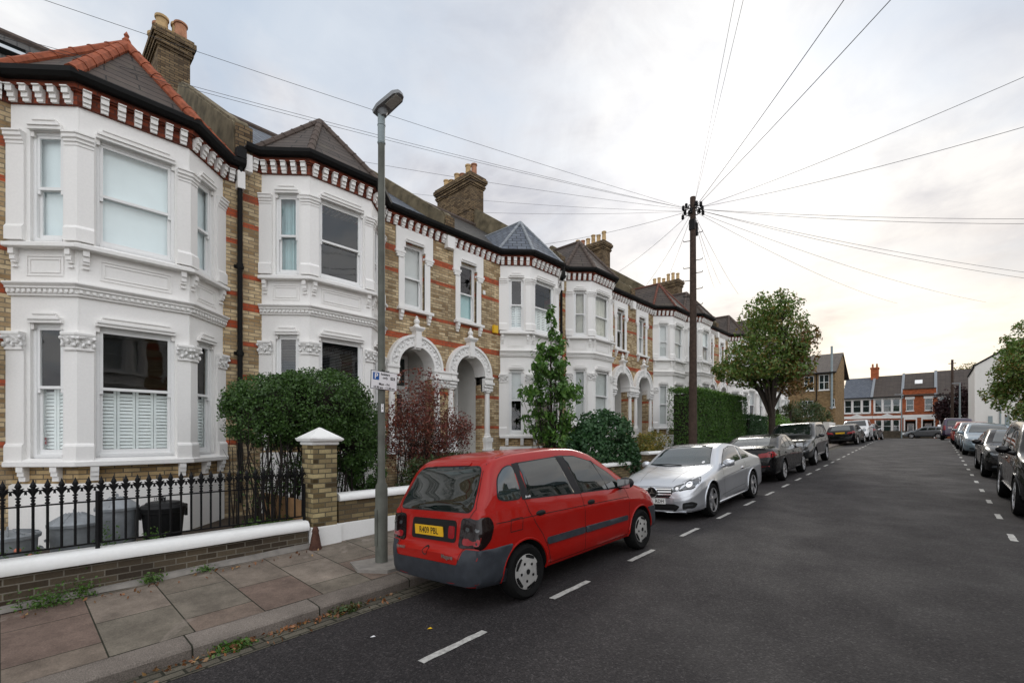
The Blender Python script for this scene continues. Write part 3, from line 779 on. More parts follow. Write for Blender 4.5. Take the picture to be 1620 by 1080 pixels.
    for (xx, t, w, l) in cfg.get('rooflights', ()):
        z = 7.5+.7*(.16-xx); a = -math.atan(.7)
        m = MB(); m.M = Matrix.Translation((xx, t*sgn, z))@Matrix.Rotation(a*-1, 4, 'Y')
        for (p, q, u, v) in ((-l/2, l/2, -w/2, -w/2+.07), (-l/2, l/2, w/2-.07, w/2), (-l/2, -l/2+.07, -w/2+.07, w/2-.07), (l/2-.07, l/2, -w/2+.07, w/2-.07)): m.bx(p, q, u, v, -.03, .1)
        rl = m.build('rooflight', MT['gutter'], root)
        m = MB(); m.M = Matrix.Translation((xx, t*sgn, z))@Matrix.Rotation(a*-1, 4, 'Y'); m.bx(-l/2+.07, l/2-.07, -w/2+.07, w/2-.07, .04, .07)
        m.build('pane', MT['car_glass_pale'], rl)
    if not full: return root
    # first-floor window over the door
    m = flip(MB(), sgn)
    O = lambda u0, u1, d0, d1, z0, z1: m.obox(FW, u0, u1, d0, d1, z0, z1)
    a, b = uw
    O(a-.27, b+.27, -.05, .035, 6.8, 7.13); O(a-.27, a-.02, -.05, .035, 6.5, 6.8); O(b+.02, b+.27, -.05, .035, 6.5, 6.8)
    O(a-.02, a+.03, -.25, .03, 6.62, 6.8); O(b-.03, b+.02, -.25, .03, 6.62, 6.8)
    for u in (a-.3, b-.02):
        O(u, u+.32, -.05, .06, 6.44, 6.5); O(u+.03, u+.29, -.05, .05, 6.38, 6.44); O(u+.06, u+.26, -.05, .045, 6.32, 6.38)
    O(a-.18, a-.0, -.05, .028, 5.0, 6.34); O(b+.0, b+.18, -.05, .028, 5.0, 6.34)
    O(a+.02, b-.02, -.03, .05, 6.78, 6.83); O(a+.05, b-.05, -.03, .075, 6.83, 6.87); O(a+.1, b-.1, -.03, .05, 6.87, 6.91)
    m.build('window_surround', MT['white'], root)
    m = flip(MB(), sgn); O(a-.24, b+.24, -.1, .13, 4.89, 4.965); O(a-.2, b+.2, -.1, .05, 4.965, 5.0)
    for u in (a-.17, b+.07):
        O(u, u+.1, -.02, .11, 4.79, 4.89); O(u, u+.1, -.02, .08, 4.7, 4.79); O(u+.01, u+.09, -.02, .05, 4.62, 4.7)
    m.build('sill', MT['white'], root)
    F2 = ((0, uw[0], 0), (0, 1), (1, 0)); t, bt = cfg['door_win']
    sash(root, F2, uw[1]-uw[0], 5.0, 6.78, 5.86, sgn, t, bt, .1)
    # arched porch
    cz, r0, r1 = 3.36, .58, .9; N = 22
    def ring(ri, ro, d0, d1, mb):
        vs = []; fs = []
        for i in range(N+1):
            an = pi*i/N
            for r, d in ((ri, d0), (ri, d1), (ro, d1), (ro, d0)): vs.append((d, dt-r*cos(an), cz+r*sin(an)))
        for i in range(N):
            for k in range(4): fs.append((4*i+k, 4*i+(k+1) % 4, 4*i+4+(k+1) % 4, 4*i+4+k))
        fs += [(3, 2, 1, 0), (4*N, 4*N+1, 4*N+2, 4*N+3)]
        mb.add(vs, fs)
    ar = flip(MB(), sgn); ring(r0, r0+.07, -.35, .15, ar); ring(r1-.07, r1, -.1, .16, ar)
    ar.bx(-.1, .16, dt-.1, dt+.1, cz+r0-.08, cz+r1+.02); ar.bx(-.05, .21, dt-.09, dt+.09, cz+r0-.04, cz+r1+.1)
    ar.frustum((.1, dt), (.24, .24), (.34, .34), cz+r1+.1, cz+r1+.17); ar.bx(-.07, .27, dt-.17, dt+.17, cz+r1+.17, cz+r1+.21)
    ar.lathe([(.11, 0), (.09, .05), (.05, .09), (.085, .14), (.08, .2), (.03, .25), (.045, .29), (.0, .33)], (.1, dt, cz+r1+.21), 12)
    ao = ar.build('porch_arch', MT['white'], root, smooth=35)
    k = flip(MB(), sgn); ring(r0+.068, r1-.068, -.1, .125, k)
    for i in range(1, 26):
        an = pi*i/26; rr = (r0+r1)/2
        k.sphere((.125, dt-(rr+.045*(-1)**i)*cos(an), cz+(rr+.045*(-1)**i)*sin(an)), (.022, .042, .042), 7)
    k.build('arch_carving', MT['carved'], ao, smooth=50)
    # imposts, capitals, columns (outer side and shared side)
    for sd in (-1, 1):
        m = flip(MB(), sgn); k = flip(MB(), sgn)
        c = dt+sd*.76 if sd < 0 else dt+.74
        wd = .36 if sd < 0 else .34
        ta, tb = (c-wd/2, c+wd/2)
        if sd > 0: tb = HW-.005
        m.bx(-.32, .14, ta, tb, 3.17, cz); m.bx(-.32, .17, ta-.02, tb, 3.3, cz-.002)
        m.bx(-.32, .19, ta-.03, tb, 3.1, 3.17)
        k.bx(-.05, .12, ta+.02, tb, 2.88, 3.1)
        for i in range(6):
            for zz in (2.93, 3.03):
                k.sphere((.12+.02*(zz > 3), ta+.04+(tb-ta-.06)*i/5, zz), (.04, .04, .05), 8)
        m.lathe([(.1, 2.84), (.12, 2.86), (.1, 2.88)], (.05, c, 0), 14)
        m.lathe([(.085, 1.52), (.09, 1.9), (.075, 2.85)], (.05, c, 0), 14)
        m.lathe([(.13, 1.42), (.13, 1.46), (.1, 1.49), (.11, 1.51), (.09, 1.54)], (.05, c, 0), 14)
        m.bx(-.1, .17, c-.15, c+.15, 1.28, 1.42); m.bx(-.1, .15, c-.13, c+.13, 1.06, 1.28); m.bx(-.1, .19, c-.17, c+.17, 1.0, 1.06)
        q_ = m.build('column', MT['white'], root, smooth=35); k.build('capital', MT['carved'], q_, smooth=50)
    # porch recess with floor, door and step
    m = flip(MB(), sgn); a, b = dt-.58, dt+.58; D = -1.25
    vs = [(d, t, z) for d in (D, -.301) for t in (a-.02, b+.02) for z in (.55, 4.0)]
    m.add(vs, [(0, 1, 3, 2), (0, 4, 5, 1), (2, 3, 7, 6), (0, 2, 6, 4), (1, 5, 7, 3)]); m.build('porch_wall', MT['door'], root, recalc=False)
    m = flip(MB(), sgn); m.bx(D+.002, .1, a+.01, b-.01, .3, .74); m.bx(.101, .42, a-.05, b+.05, .1, .56); m.bx(.421, .75, a-.05, b+.05, -.1, .38); m.build('doorstep', MT['dirty_white'], root)
    m = flip(MB(), sgn); m.bx(D+.002, D+.08, a, a+.1, .74, 3.9); m.bx(D+.002, D+.08, b-.1, b, .74, 3.9); m.bx(D+.002, D+.08, a+.1, b-.1, 2.88, 2.98); m.bx(D+.002, D+.08, a+.1, b-.1, 3.8, 3.9)
    m.build('door_frame', MT['joinery'], root)
    m = flip(MB(), sgn); m.bx(D+.01, D+.055, a+.1, b-.1, .75, 2.88)
    for (u0, u1, z0, z1) in ((a+.2, dt-.05, .9, 1.6), (dt+.05, b-.2, .9, 1.6)): m.bx(D+.05, D+.075, u0, u1, z0, z1)
    dr = m.build('door', MT[cfg.get('door_mat', 'door')], root)
    for (u0, u1) in ((a+.2, dt-.07), (dt+.07, b-.2)):
        m = flip(MB(), sgn); m.bx(D+.05, D+.062, u0, u1, 1.75, 2.72); m.build('pane', MT['car_glass'], dr)
    m = flip(MB(), sgn); m.bx(D+.05, D+.066, dt-.12, dt+.12, 1.22, 1.27); m.build('letter_plate', MT['chrome'], dr)
    m = flip(MB(), sgn); m.bx(D+.02, D+.03, a+.1, b-.1, 2.98, 3.8); m.build('fanlight', MT['car_glass_pale'], root)
    return root

blank = (None, None)
UNITS = []
def cfg(**k):
    d = dict(low=blank, up=blank, door_win=('blind_grey', 'blind_grey')); d.update(k); return d
house('terraced_house', 'white two-storey bay with frosted upper panes and red hip tiles behind the galvanised bins', JS, 0, -1,
      cfg(low=(None, 'shutter'), up=('blind', 'blind'), roof='tile_brown', hip='ridge_red', hip_r=.1, finial=True, own_joint=False, pipe=False, door=4.5, rooflights=((-2.2, 3.6, 1.1, 1.3), (-2.2, 5.0, 1.1, 1.3)), chimney=False))
house('terraced_house', 'bay house with brown roof and pale blue upstairs curtain above the large clipped bush', JS, .40, 1,
      cfg(low=('venetian', 'venetian'), up=(None, None), up_side=('curtain_teal', 'curtain_teal'), door_win=('blind_grey', 'blind_grey'), door=4.32, chimney=True, pots2=True, main_roof='slate_blue', roof='slate_brown'))
house('terraced_house', 'bay house with blue slate bay roof and white louvred shutters behind the young tree', JS+UL, .40, -1,
      cfg(low=('blind_grey', None), up=(None, 'shutter'), door_win=(None, 'blind_teal'), door=4.72, roof='slate_blue', hip='lead', hip_r=.05, pipe=False))
house('terraced_house', 'bay house with cream curtains upstairs and brown tiled bay roof behind the round ivy bush', JS+UL, .80, 1,
      cfg(low=('blind_grey', 'blind_grey'), up=('curtain_cream', 'curtain_cream'), chimney=True, roof='tile_brown', door_win=('curtain_cream_open', None)))
house('terraced_house', 'bay house with dull red hip tiles just left of the telegraph pole', JS+2*UL, .80, -1,
      cfg(low=('blind_grey', 'blind_grey'), up=('blind_grey', 'blind_grey'), roof='tile_brown', hip='ridge_dull', hip_r=.06, pipe=False))
house('terraced_house', 'bay house seen directly behind the telegraph pole above the tall square hedge', JS+2*UL, 1.15, 1,
      cfg(low=('blind_grey', None), up=('blind', None), chimney=True, roof='slate_brown'))
house('terraced_house', 'bay house mostly hidden behind the crown of the street tree, its mirrored neighbour before it', JS+3*UL, 1.15, -1,
      cfg(low=('blind_grey', None), up=('blind_grey', None), roof='slate_brown', pipe=False))
house('terraced_house', 'bay house behind the trunk of the street tree', JS+3*UL, 1.45, 1,
      cfg(low=('blind_grey', None), up=('blind', None), chimney=True, roof='slate_brown'))
house('terraced_house', 'farthest white bay house of the terrace before the tan brick house', JS+4*UL, 1.45, -1,
      cfg(low=('blind_grey', None), up=('blind', None), roof='slate_brown', pipe=False))

# the opposite side of the street, out of the frame to the right, seen in the window and paintwork reflections
IDX = child_index()
h_ = {o.get('label', '')[:12]: o for o in bpy.data.objects if o.get('category') == 'house'}
src = [o for o in bpy.data.objects if o.get('category') == 'house'][1:5]
for i, (k, y) in enumerate(((1, 12.4), (0, 12.4), (3, 1.4), (2, 1.4), (1, 23.4), (0, 23.4))):
    c = copy_tree(src[k], IDX); c.location = (11.4, y, gz(y)+.15); c.rotation_euler = (0, 0, pi); c['label'] = 'white bayed brick house across the street, seen only as a reflection'; c['group'] = 'houses on the opposite side of the street'
# ------------------------------------------------------------------ ground, road, pavements
def strip(name, xs_of_y, ys, zoff, mat, kind='structure', subdiv=1, jitter=0):
    """sheet following the terrain; xs_of_y(y) -> list of x"""
    m = MB(); vs = []; n = None
    for y in ys:
        xs = xs_of_y(y); n = len(xs)
        for x in xs: vs.append((x, y, gz(y)+(zoff(x, y) if callable(zoff) else zoff)))
    fs = [(i*n+k, i*n+k+1, (i+1)*n+k+1, (i+1)*n+k) for i in range(len(ys)-1) for k in range(n-1)]
    m.add(vs, fs); o = m.build(name, mat, recalc=False); o['kind'] = kind; return o
def frange(a, b, s):
    n = int(round((b-a)/s)); return [a+(b-a)*i/n for i in range(n+1)]
YS = frange(-14, 40, 2)+frange(41, 52, 1)+frange(56, 74, 6)
KH = .107
def kerbx(y): return -4.86
YK = frange(-14, 40, 2)+frange(41, 52, 1)+frange(56, 68, 6)
strip('ground', lambda y: [-320, -60, -12, 0, 12, 60, 320], frange(-120, -14, 20)+YS+frange(90, 420, 30), -.16, MT['ground'])
strip('road', lambda y: [kerbx(y)+.33, -3.6, -3.0, -1.5, 0, .9, 2, 2.95], YK, lambda x, y: camb(x), MT['asphalt'])
m = MB(); vs = [(x, y, gz(y)-.004) for y in (67.9, 74, 78) for x in (-70, -5, 3, 70)]
m.add(vs, [(i*4+k, i*4+k+1, i*4+k+5, i*4+k+4) for i in range(2) for k in range(3)]); m.build('cross_road', MT['asphalt'], recalc=False)['kind'] = 'structure'
strip('gutter', lambda y: [kerbx(y)-.01, kerbx(y)+.34], YK, lambda x, y: camb(x)+.004, MT['setts'])
# granite kerb as a real step: body with chipped outer edge
def kerb(name, fx, side, ys, KH):
    m = MB(); vs = []; r = random.Random(5); fine = []
    for y in ys:
        e = fx(y)+side*r.uniform(-.006, .006)
        for dx, z in ((0, -.25), (.006, KH-.025), (.022, KH-.006), (.05, KH), (.305, KH+.013), (.305, -.25)):
            vs.append((e-side*dx, y, gz(y)+z+r.uniform(-.002, .002)))
    n = 6; fs = [(i*n+k, i*n+(k+1) % n, (i+1)*n+(k+1) % n, (i+1)*n+k) for i in range(len(ys)-1) for k in range(n)]
    fs += [tuple(range(n)), tuple((len(ys)-1)*n+k for k in range(n))[::-1]]
    m.add(vs, fs); o = m.build(name, MT['kerb'], smooth=35); o['kind'] = 'structure'
kerb('kerb', kerbx, 1, frange(-14, 8, .2)+frange(9, 66, 1.5), -.008)
kerb('kerb_right', lambda y: 2.95, -1, frange(-14, 66, 2), .03)
strip('pavement', lambda y: [-7.5, -7.02, -6.2, -5.5, kerbx(y)-.295], YK, lambda x, y: zpav(x), MT['paving'])
strip('pavement_right', lambda y: [3.25, 4.2, 5.4], YK, .04, MT['paving'])
# worn concrete collar round the lamp post
m = MB(); m.prism([(-5.92, 3.22), (-5.5, 3.1), (-5.2, 3.35), (-5.2, 3.85), (-5.8, 3.9)], 'z', gz(3.5)-.05, gz(3.5)+zpav(-5.6)+.022); m.build('pavement_patch', MT['concrete'])['kind'] = 'structure'
# earth of the front gardens
strip('garden_earth', lambda y: [-11, -9, -7.3], YK, lambda x, y: .1, MT['soil'])

def dash(x, y, l, w=.082):
    m = MB(); r = random.Random(int(y*100)); n = 8; vs = []
    for i in range(n+1):
        yy = y+l*i/n
        for sx in (-1, 1): vs.append((x+sx*(w/2+r.uniform(-.006, .004)), yy, gz(yy)+camb(x+sx*w/2)+.0045))
    m.add(vs, [(2*i, 2*i+1, 2*i+3, 2*i+2) for i in range(n)])
    o = m.build('road_marking', MT['line'], recalc=False); o['kind'] = 'structure'
for i in range(26): dash(-3.06-.012*max(0, i-6), 2.28+1.74*i, .72)
for i in range(26): dash(.89, 8.1+1.98*i, .55)

# ------------------------------------------------------------------ front walls
def coping_wall(name, label, x, y0, y1, ztop, tcop, brick, white_base=None, wx=.23, over=.05, group=None):
    root = empty(name, (x, (y0+y1)/2, gz((y0+y1)/2)), 0, label, 'wall', group)
    cz = root.location.z; yc = root.location.y
    a, b = y0-yc, y1-yc
    m = MB(); m.bx(-wx, 0, a, b, -.4, ztop-tcop-cz); m.build('brickwork', brick, root)
    m = MB(); t = ztop-cz
    pr = [(-wx-over, t-tcop), (over, t-tcop), (over+.01, t-tcop+.03), (over-.01, t-.03), (over-.05, t), (-wx-over+.05, t), (-wx-over+.01, t-.03)]
    n = max(2, int((b-a)/.5)); r = random.Random(3); vs = []
    for i in range(n+1):
        y = a+(b-a)*i/n
        for px, pz in pr: vs.append((px+r.uniform(-.004, .004), y, pz+r.uniform(-.003, .003)))
    k = len(pr); fs = [(i*k+j, i*k+(j+1) % k, (i+1)*k+(j+1) % k, (i+1)*k+j) for i in range(n) for j in range(k)]
    fs += [tuple(range(k)), tuple(n*k+j for j in range(k))[::-1]]
    m.add(vs, fs); m.build('coping', MT['coping'], root, smooth=50)
    if white_base:
        m = MB(); m.bx(-wx+.02, .025, a, b, -.4, white_base-cz); m.build('plinth', MT['coping'], root, bevel=.008)
    return root
coping_wall('front_wall', 'low dark brick wall with white coping carrying the black railings', -7.02, -4.0, 3.14, .60, .135, MT['brick_grimy'])
coping_wall('front_wall', 'low brick wall with white coping and white painted base right of the brick pier', -7.0, 3.62, 7.2, .965, .11, MT['brick_wall'], .50)
coping_wall('front_wall', 'white coped low wall below the round ivy bush, behind the red car', -7.0, 8.6, 13.2, 1.08, .1, MT['brick_wall'], .5)
coping_wall('front_wall', 'white coped low wall behind the bonnet of the silver coupe', -7.0, 14.4, 17.2, 1.35, .1, MT['brick_wall'])
# thin concrete footing along the wall foot
m = MB(); vs = []
for y in frange(-6, 3.2, .4):
    for dx, z in ((0, .16), (.06, .15), (.09, .10)): vs.append((-7.02+dx, y, gz(y)+z+rnd.uniform(-.01, .01)))
m.add(vs, [(3*i+k, 3*i+k+1, 3*i+k+4, 3*i+k+3) for i in range(23) for k in range(2)]); m.build('pavement_edging', MT['concrete'])['kind'] = 'structure'

# brick pier with pyramid cap
gp = empty('gate_pier', (-7.15, 3.38, gz(3.4)), 0, 'yellow brick gate pier with white pyramid cap beside the railings', 'gate pier')
z0 = gz(3.4); m = MB(); m.bx(-.19, .19, -.19, .19, -.3, 1.80-z0); m.build('shaft', MT['brick_mossy'], gp)
m = MB(); m.bx(-.215, .215, -.215, .215, 1.75-z0, 1.80-z0+.001); t = 1.80-z0
m.frustum((0, 0), (.50, .50), (.54, .54), t+.002, t+.04); m.frustum((0, 0), (.54, .54), (.52, .52), t+.04, t+.06); m.frustum((0, 0), (.51, .51), (.03, .03), t+.06, t+.22)
m.build('cap', MT['coping'], gp, bevel=.01)
m = MB(); m.bx(-.21, .215, -.22, .26, -.3, .50-z0); m.build('plinth', MT['coping'], gp, bevel=.008)
# cast-iron gate stop
m = MB(); m.lathe([(.09, -.1), (.09, .02), (.08, .05), (.06, .18), (.045, .24), (.05, .27), (.035, .32), (.0, .345)], (0, 0, 0), 12)
o = m.build('gate_stop', MT['rust'], None, smooth=50, loc=(-6.86, 3.18, gz(3.2)+zpav(-6.86))); tag(o, 'small rusty cast iron cone standing at the foot of the brick pier', 'gate stop')

# railings
rl = empty('railings', (-7.13, -.4, .6), 0, 'black cast iron railings with fleur-de-lis heads on the white coping', 'railings')
m = MB(); y0, y1 = -3.4, 3.52
m.bx(-.012, .012, y0, y1, .535, .551); m.bx(-.012, .012, y0, y1, .055, .073); m.build('rail', MT['iron'], rl)
def spear(big=False):
    m = MB(); r = .0125 if not big else .02
    m.tube([(0, 0, -.02 if big else .055), (0, 0, .6)], r, 8)
    for z, rr in ((.565, .022), (.60, .018), (.63, .024)): m.lathe([(r, z-.012), (rr, z-.006), (rr, z+.006), (r, z+.012)], n=8)
    m.lathe([(.012, .6), (.012, .70), (.020, .735), (.017, .755), (.026, .772), (.012, .80), (.002, .83)], n=6, sy=1)
    m.lathe([(.008, .72), (.03, .755), (.008, .79)], n=4)
    for s in (-1, 1):
        m.tube([(0, 0, .645), (0, s*.014, .68), (0, s*.038, .71), (0, s*.056, .70), (0, s*.058, .676), (0, s*.044, .666)], [.010, .010, .011, .010, .009, .005], 6)
        m.tube([(0, 0, .69), (0, s*.022, .722), (0, s*.045, .735)], [.012, .013, .004], 6)
    return m
sp = None
for i in range(63):
    y = y1-.02-i*.11
    if sp is None:
        sp = spear().build('railing_bar', MT['iron'], rl, smooth=40); sp.location = (0, y+.0, 0); continue
    c = sp.copy(); COL.objects.link(c); c.parent = rl; c.location = (0, y, 0)
for y in (3.5, 1.13, -1.2):
    m = MB(); m.tube([(.0, y+.03, -.03), (.0, y+.03, .56 if y > 3 else .66)], .022, 8); m.build('railing_post', MT['iron'], rl, smooth=40)

# bins behind the railings
def zinc_bin(name, x, y, label, lidh=.1, r=.25, h=.64, zb=.02):
    root = empty(name, (x, y, gz(y)+.1+zb), 0, label, 'bin', 'dustbins behind the railings')
    m = MB(); pr = [(r*.86, 0), (r*.86, .03), (r*.87, .035)]
    for i in range(9): z = .06+i*(h-.12)/8; pr += [(r*(.87+.12*z/h), z)]
    pr += [(r*.995, h-.03), (r*1.03, h-.025), (r*1.03, h), (r*.97, h)]
    m.lathe(pr, n=28); m.build('body', MT['bin_zinc'], root, smooth=35)
    m = MB(); m.lathe([(r*1.09, h-.03), (r*1.1, h+.005), (r*1.05, h+.02), (r*.75, h+lidh*.55), (r*.3, h+lidh*.95), (0, h+lidh)], n=28)
    for i in range(12):
        a = 2*pi*i/12; m.tube([(r*1.0*cos(a), r*1.0*sin(a), h+.028), (r*.35*cos(a), r*.35*sin(a), h+lidh*.95)], .008, 5)
    m.build('lid', MT['bin_zinc'], root, smooth=40)
    m = MB(); m.tube([(-.06, 0, h+lidh-.01), (-.05, 0, h+lidh+.035), (.05, 0, h+lidh+.035), (.06, 0, h+lidh-.01)], .009, 6)
    for s in (-1, 1): m.tube([(.04, s*r*1.0, h*.75), (.05, s*r*1.12, h*.72), (-.05, s*r*1.12, h*.72), (-.04, s*r*1.0, h*.75)], .008, 6)
    m.build('handle', MT['bin_zinc'], root, smooth=40)
zinc_bin('dustbin', -7.75, .06, 'galvanised dustbin half cut off by the left picture edge', .06)
zinc_bin('dustbin', -7.98, .63, 'middle galvanised dustbin with a ridged conical lid', .13, .235, .66)
zinc_bin('dustbin', -8.42, 1.10, 'galvanised dustbin nearest to the black plastic bin', .15, .225, .74)
bb = empty('plastic_bin', (-8.2, 1.58, gz(1.6)+.12), 0, 'black plastic dustbin with clip lid behind the railings', 'bin')
m = MB(); m.lathe([(.19, 0), (.2, .03), (.25, .62), (.265, .63), (.265, .67), (.25, .67)], n=24); m.build('body', MT['bin_black'], bb, smooth=35)
m = MB(); m.lathe([(.275, .66), (.28, .7), (.25, .735), (.22, .74), (.2, .77), (.1, .785), (0, .785)], n=24); m.tube([(-.09, 0, .77), (-.08, 0, .83), (.08, 0, .83), (.09, 0, .77)], .014, 6); m.build('lid', MT['bin_black'], bb, smooth=35)
m = MB()
for s in (-1, 1): m.bx(-.05, .05, s*.27-.015, s*.27+.015, .55, .72)
m.build('handle', MT['bin_black'], bb)
# boarded side partition and little air vent
m = MB()
for i in range(8): m.bx(-9.0+i*.235, -9.0+i*.235+.228, 3.22, 3.25, .15, .86+.003*(i % 3))
tag(m.build('partition_panel', MT['board']), 'low orange brown board between the gardens behind the railings', 'fence panel')

# ------------------------------------------------------------------ lamp post with parking sign
lp = empty('lamp_post', (-5.61, 3.52, gz(3.52)+zpav(-5.61)), 0, 'tall grey green lamp post on the pavement beside the red car', 'lamp post')
m = MB(); m.lathe([(.083, -.1), (.083, 1.0), (.078, 1.06), (.055, 1.12), (.05, 1.2), (.046, 5.77)], n=18); m.build('column', MT['post'], lp, smooth=40)
m = MB(); m.bx(-.03, .03, -.09, -.08, .25, .75); m.build('access_door', MT['post'], lp)
m = MB(); m.lathe([(.05, 5.74), (.05, 5.76), (.05, 6.16)], n=18)
for z in (5.76, 6.0): m.lathe([(.049, z-.01), (.055, z-.006), (.055, z+.006), (.049, z+.01)], n=18)
m.build('bracket_sleeve', MT['post_pale'], lp, smooth=40)
m = MB(); az = radians(8); m.M = Matrix.Translation((.02, 0, 6.2))@Matrix.Rotation(radians(14), 4, 'Z')@Matrix.Rotation(radians(-18), 4, 'Y')@Matrix.Scale(.8, 4)
m.lathe([(.05, -.12), (.075, -.06), (.1, 0), (.1, .05), (.06, .09)], n=18)
pr = [(-.14, -.09), (.0, -.13), (.36, -.115), (.44, -.06), (.45, 0), (.44, .06), (.36, .115), (.0, .13), (-.14, .09)]
m.prism(pr, 'z', -.02, .045); m.prism([(a*.85+.02, b*.75) for a, b in pr], 'z', .045, .085)
lh = m.build('lantern', MT['lamp_grey'], lp, smooth=35)
m = MB(); m.M = Matrix.Translation((.02, 0, 6.2))@Matrix.Rotation(radians(14), 4, 'Z')@Matrix.Rotation(radians(-18), 4, 'Y')@Matrix.Scale(.8, 4); m.bx(.13, .40, -.085, .085, -.032, -.021); m.build('lens', MT['lens'], lh, bevel=.01)
sg = empty('parking_sign', (-5.55, 3.52, 2.64), radians(2), 'white permit parking sign strapped to the lamp post', 'sign')
sg.rotation_euler = (radians(-2.0), 0, radians(2))
m = MB(); m.bx(.002, .008, -.21, .21, -.125, .125); m.build('backing_board', MT['ink'], sg, bevel=.002)
m = MB(); m.bx(.0085, .0095, -.203, .203, -.118, .118); m.build('plate', MT['sign_white'], sg)
m = MB(); m.bx(.010, .0108, -.178, -.082, -.0, .098); m.build('blue_panel', MT['sign_blue'], sg)
RX = Matrix(((0, 0, 1, 0), (1, 0, 0, 0), (0, 1, 0, 0), (0, 0, 0, 1)))     # text plane -> faces +x
T = lambda y, z, x=.0112: Matrix.Translation((x, y, z))@RX
text_mesh('letters', 'P', .105, MT['sign_white'], sg, T(-.13, .047, .0115), bold=.002)
text_mesh('letters', 'Permit\nholders\nonly', .047, MT['ink'], sg, T(.015, .085), bold=.0006)
text_mesh('letters', 'Mon - Fri', .045, MT['ink'], sg, T(.0, -.052), bold=.0006)
text_mesh('letters', '10.30 am - 11.30 am', .041, MT['ink'], sg, T(0, -.098), bold=.0006)
m = MB(); m.bx(.010, .0108, .1, .17, .02, .06); m.build('zone_panel', MT['ink'], sg)
text_mesh('letters', 'H2', .038, MT['sign_white'], sg, T(.135, .04, .0115), bold=.0006)
m = MB(); m.tube([(-.062, 0, -.08), (-.062, 0, -.06)], .058, 14); m.tube([(-.062, 0, .06), (-.062, 0, .08)], .058, 14); m.build('strap', MT['post_pale'], sg)
nt_ = empty('number_tag', (-5.556, 3.50, 2.27), radians(-30), 'small white number tag on the lamp post below the sign', 'tag')
m = MB(); m.bx(0, .004, -.016, .016, -.055, .055); m.build('plate', MT['sign_white'], nt_)
text_mesh('letters', '1\n3', .05, MT['ink'], nt_, Matrix.Translation((.0045, 0, .022))@RX)

# ------------------------------------------------------------------ telegraph pole and its wires
PX, PY = -5.6, 14.64; PZ = gz(PY)+zpav(PX)
tp = empty('telegraph_pole', (PX, PY, PZ), 0, 'tall brown wooden telegraph pole behind the silver coupe', 'telegraph pole')
m = MB(); Ht = 9.37-PZ
m.tube([(0, 0, -.3), (0, 0, 2), (0.01, 0, 5), (0, 0, Ht)], [.135, .125, .105, .085], 14); m.build('pole', MT['wood_pole'], tp, smooth=50)
m = MB(); m.bx(-.09, .09, -.1, .1, Ht-1.05, Ht-.72); m.bx(.02, .12, .02, .14, Ht-1.2, Ht-.8); m.build('junction_box', MT['iron'], tp, bevel=.01)
m = MB(); PV = []
for i in range(14):
    a = 2*pi*i/14; rr = .27
    m.tube([(rr*cos(a), rr*sin(a), Ht-.45-.02*(i % 2)), (rr*cos(a+.45), rr*sin(a+.45), Ht-.45)], .014, 6)
m.tube([(-.27, 0, Ht-.45), (.27, 0, Ht-.45)], .016, 6); m.tube([(0, -.27, Ht-.45), (0, .27, Ht-.45)], .016, 6)
for i in range(6):
    a = 2*pi*i/6+.3; m.tube([(.1*cos(a), .1*sin(a), Ht-.3), (.2*cos(a), .2*sin(a), Ht-.3), (.27*cos(a), .27*sin(a), Ht-.45)], .016, 6)
m.build('ring_bracket', MT['iron'], tp, smooth=40)
ins = None
for i in range(12):
    a = 2*pi*i/12+.2; dn = -1 if i % 3 == 0 else 1
    p = (.3*cos(a), .3*sin(a), Ht-.45)
    m = MB(); m.tube([p, (p[0], p[1], p[2]+dn*.05)], .014, 6)
    z = p[2]+dn*.04; m.lathe([(.03, 0), (.045, .02), (.045, .06), (.035, .07), (.043, .08), (.043, .12), (.03, .14)], (p[0], p[1], z-(.14 if dn < 0 else 0)), 10)
    m.build('insulator', MT['iron'], tp, smooth=40)
m = MB()
for i, z in enumerate((Ht-1.35, Ht-2.2, Ht-2.6, Ht-3.1, Ht-3.6)):
    for s in (-1, 1):
        zz = z+(.2 if s > 0 else 0); m.tube([(s*.08, 0, zz), (s*.27, s*.05, zz+.005), (s*.29, s*.05, zz+.05)], .012, 6)
m.build('step_iron', MT['iron'], tp, smooth=40)
TOPZ = PZ+Ht-.42
def wire(label, end, sag=.35, r=.007, start=(0, 0, 0), group='wires fanning out from the telegraph pole'):
    a = Vector((PX+start[0], PY+start[1], TOPZ+start[2])); b = Vector(end); d = (b-a); d.z = 0
    a += d.normalized()*.29; pts = []
    n = 28
    for i in range(n+1):
        t = i/n; p = a.lerp(b, t); p.z -= sag*4*t*(1-t); pts.append(p)
    m = MB(); m.tube([p-a for p in pts], r, 5); o = m.build('overhead_wire', MT['wire'], None, smooth=60, loc=a)
    tag(o, label, 'wire', group)
F = lambda lat, s, z: (*facade(lat, s), z)
WIRES = []
# ------------------------------------------------------------------ cars
def pchip(pts):
    xs = [p[0] for p in pts]; ys = [p[1] for p in pts]; n = len(xs)
    h = [xs[i+1]-xs[i] for i in range(n-1)]; dl = [(ys[i+1]-ys[i])/h[i] for i in range(n-1)]
    d = [0]*n; d[0] = dl[0]; d[-1] = dl[-1]
    for i in range(1, n-1):
        if dl[i-1]*dl[i] <= 0: d[i] = 0
        else:
            w1, w2 = 2*h[i]+h[i-1], h[i]+2*h[i-1]; d[i] = (w1+w2)/(w1/dl[i-1]+w2/dl[i])
    def f(x):
        if x <= xs[0]: return ys[0]
        if x >= xs[-1]: return ys[-1]
        for i in range(n-1):
            if x <= xs[i+1]: break
        t = (x-xs[i])/h[i]
        return (2*t**3-3*t*t+1)*ys[i]+(t**3-2*t*t+t)*h[i]*d[i]+(3*t*t-2*t**3)*ys[i+1]+(t**3-t*t)*h[i]*d[i+1]
    return f
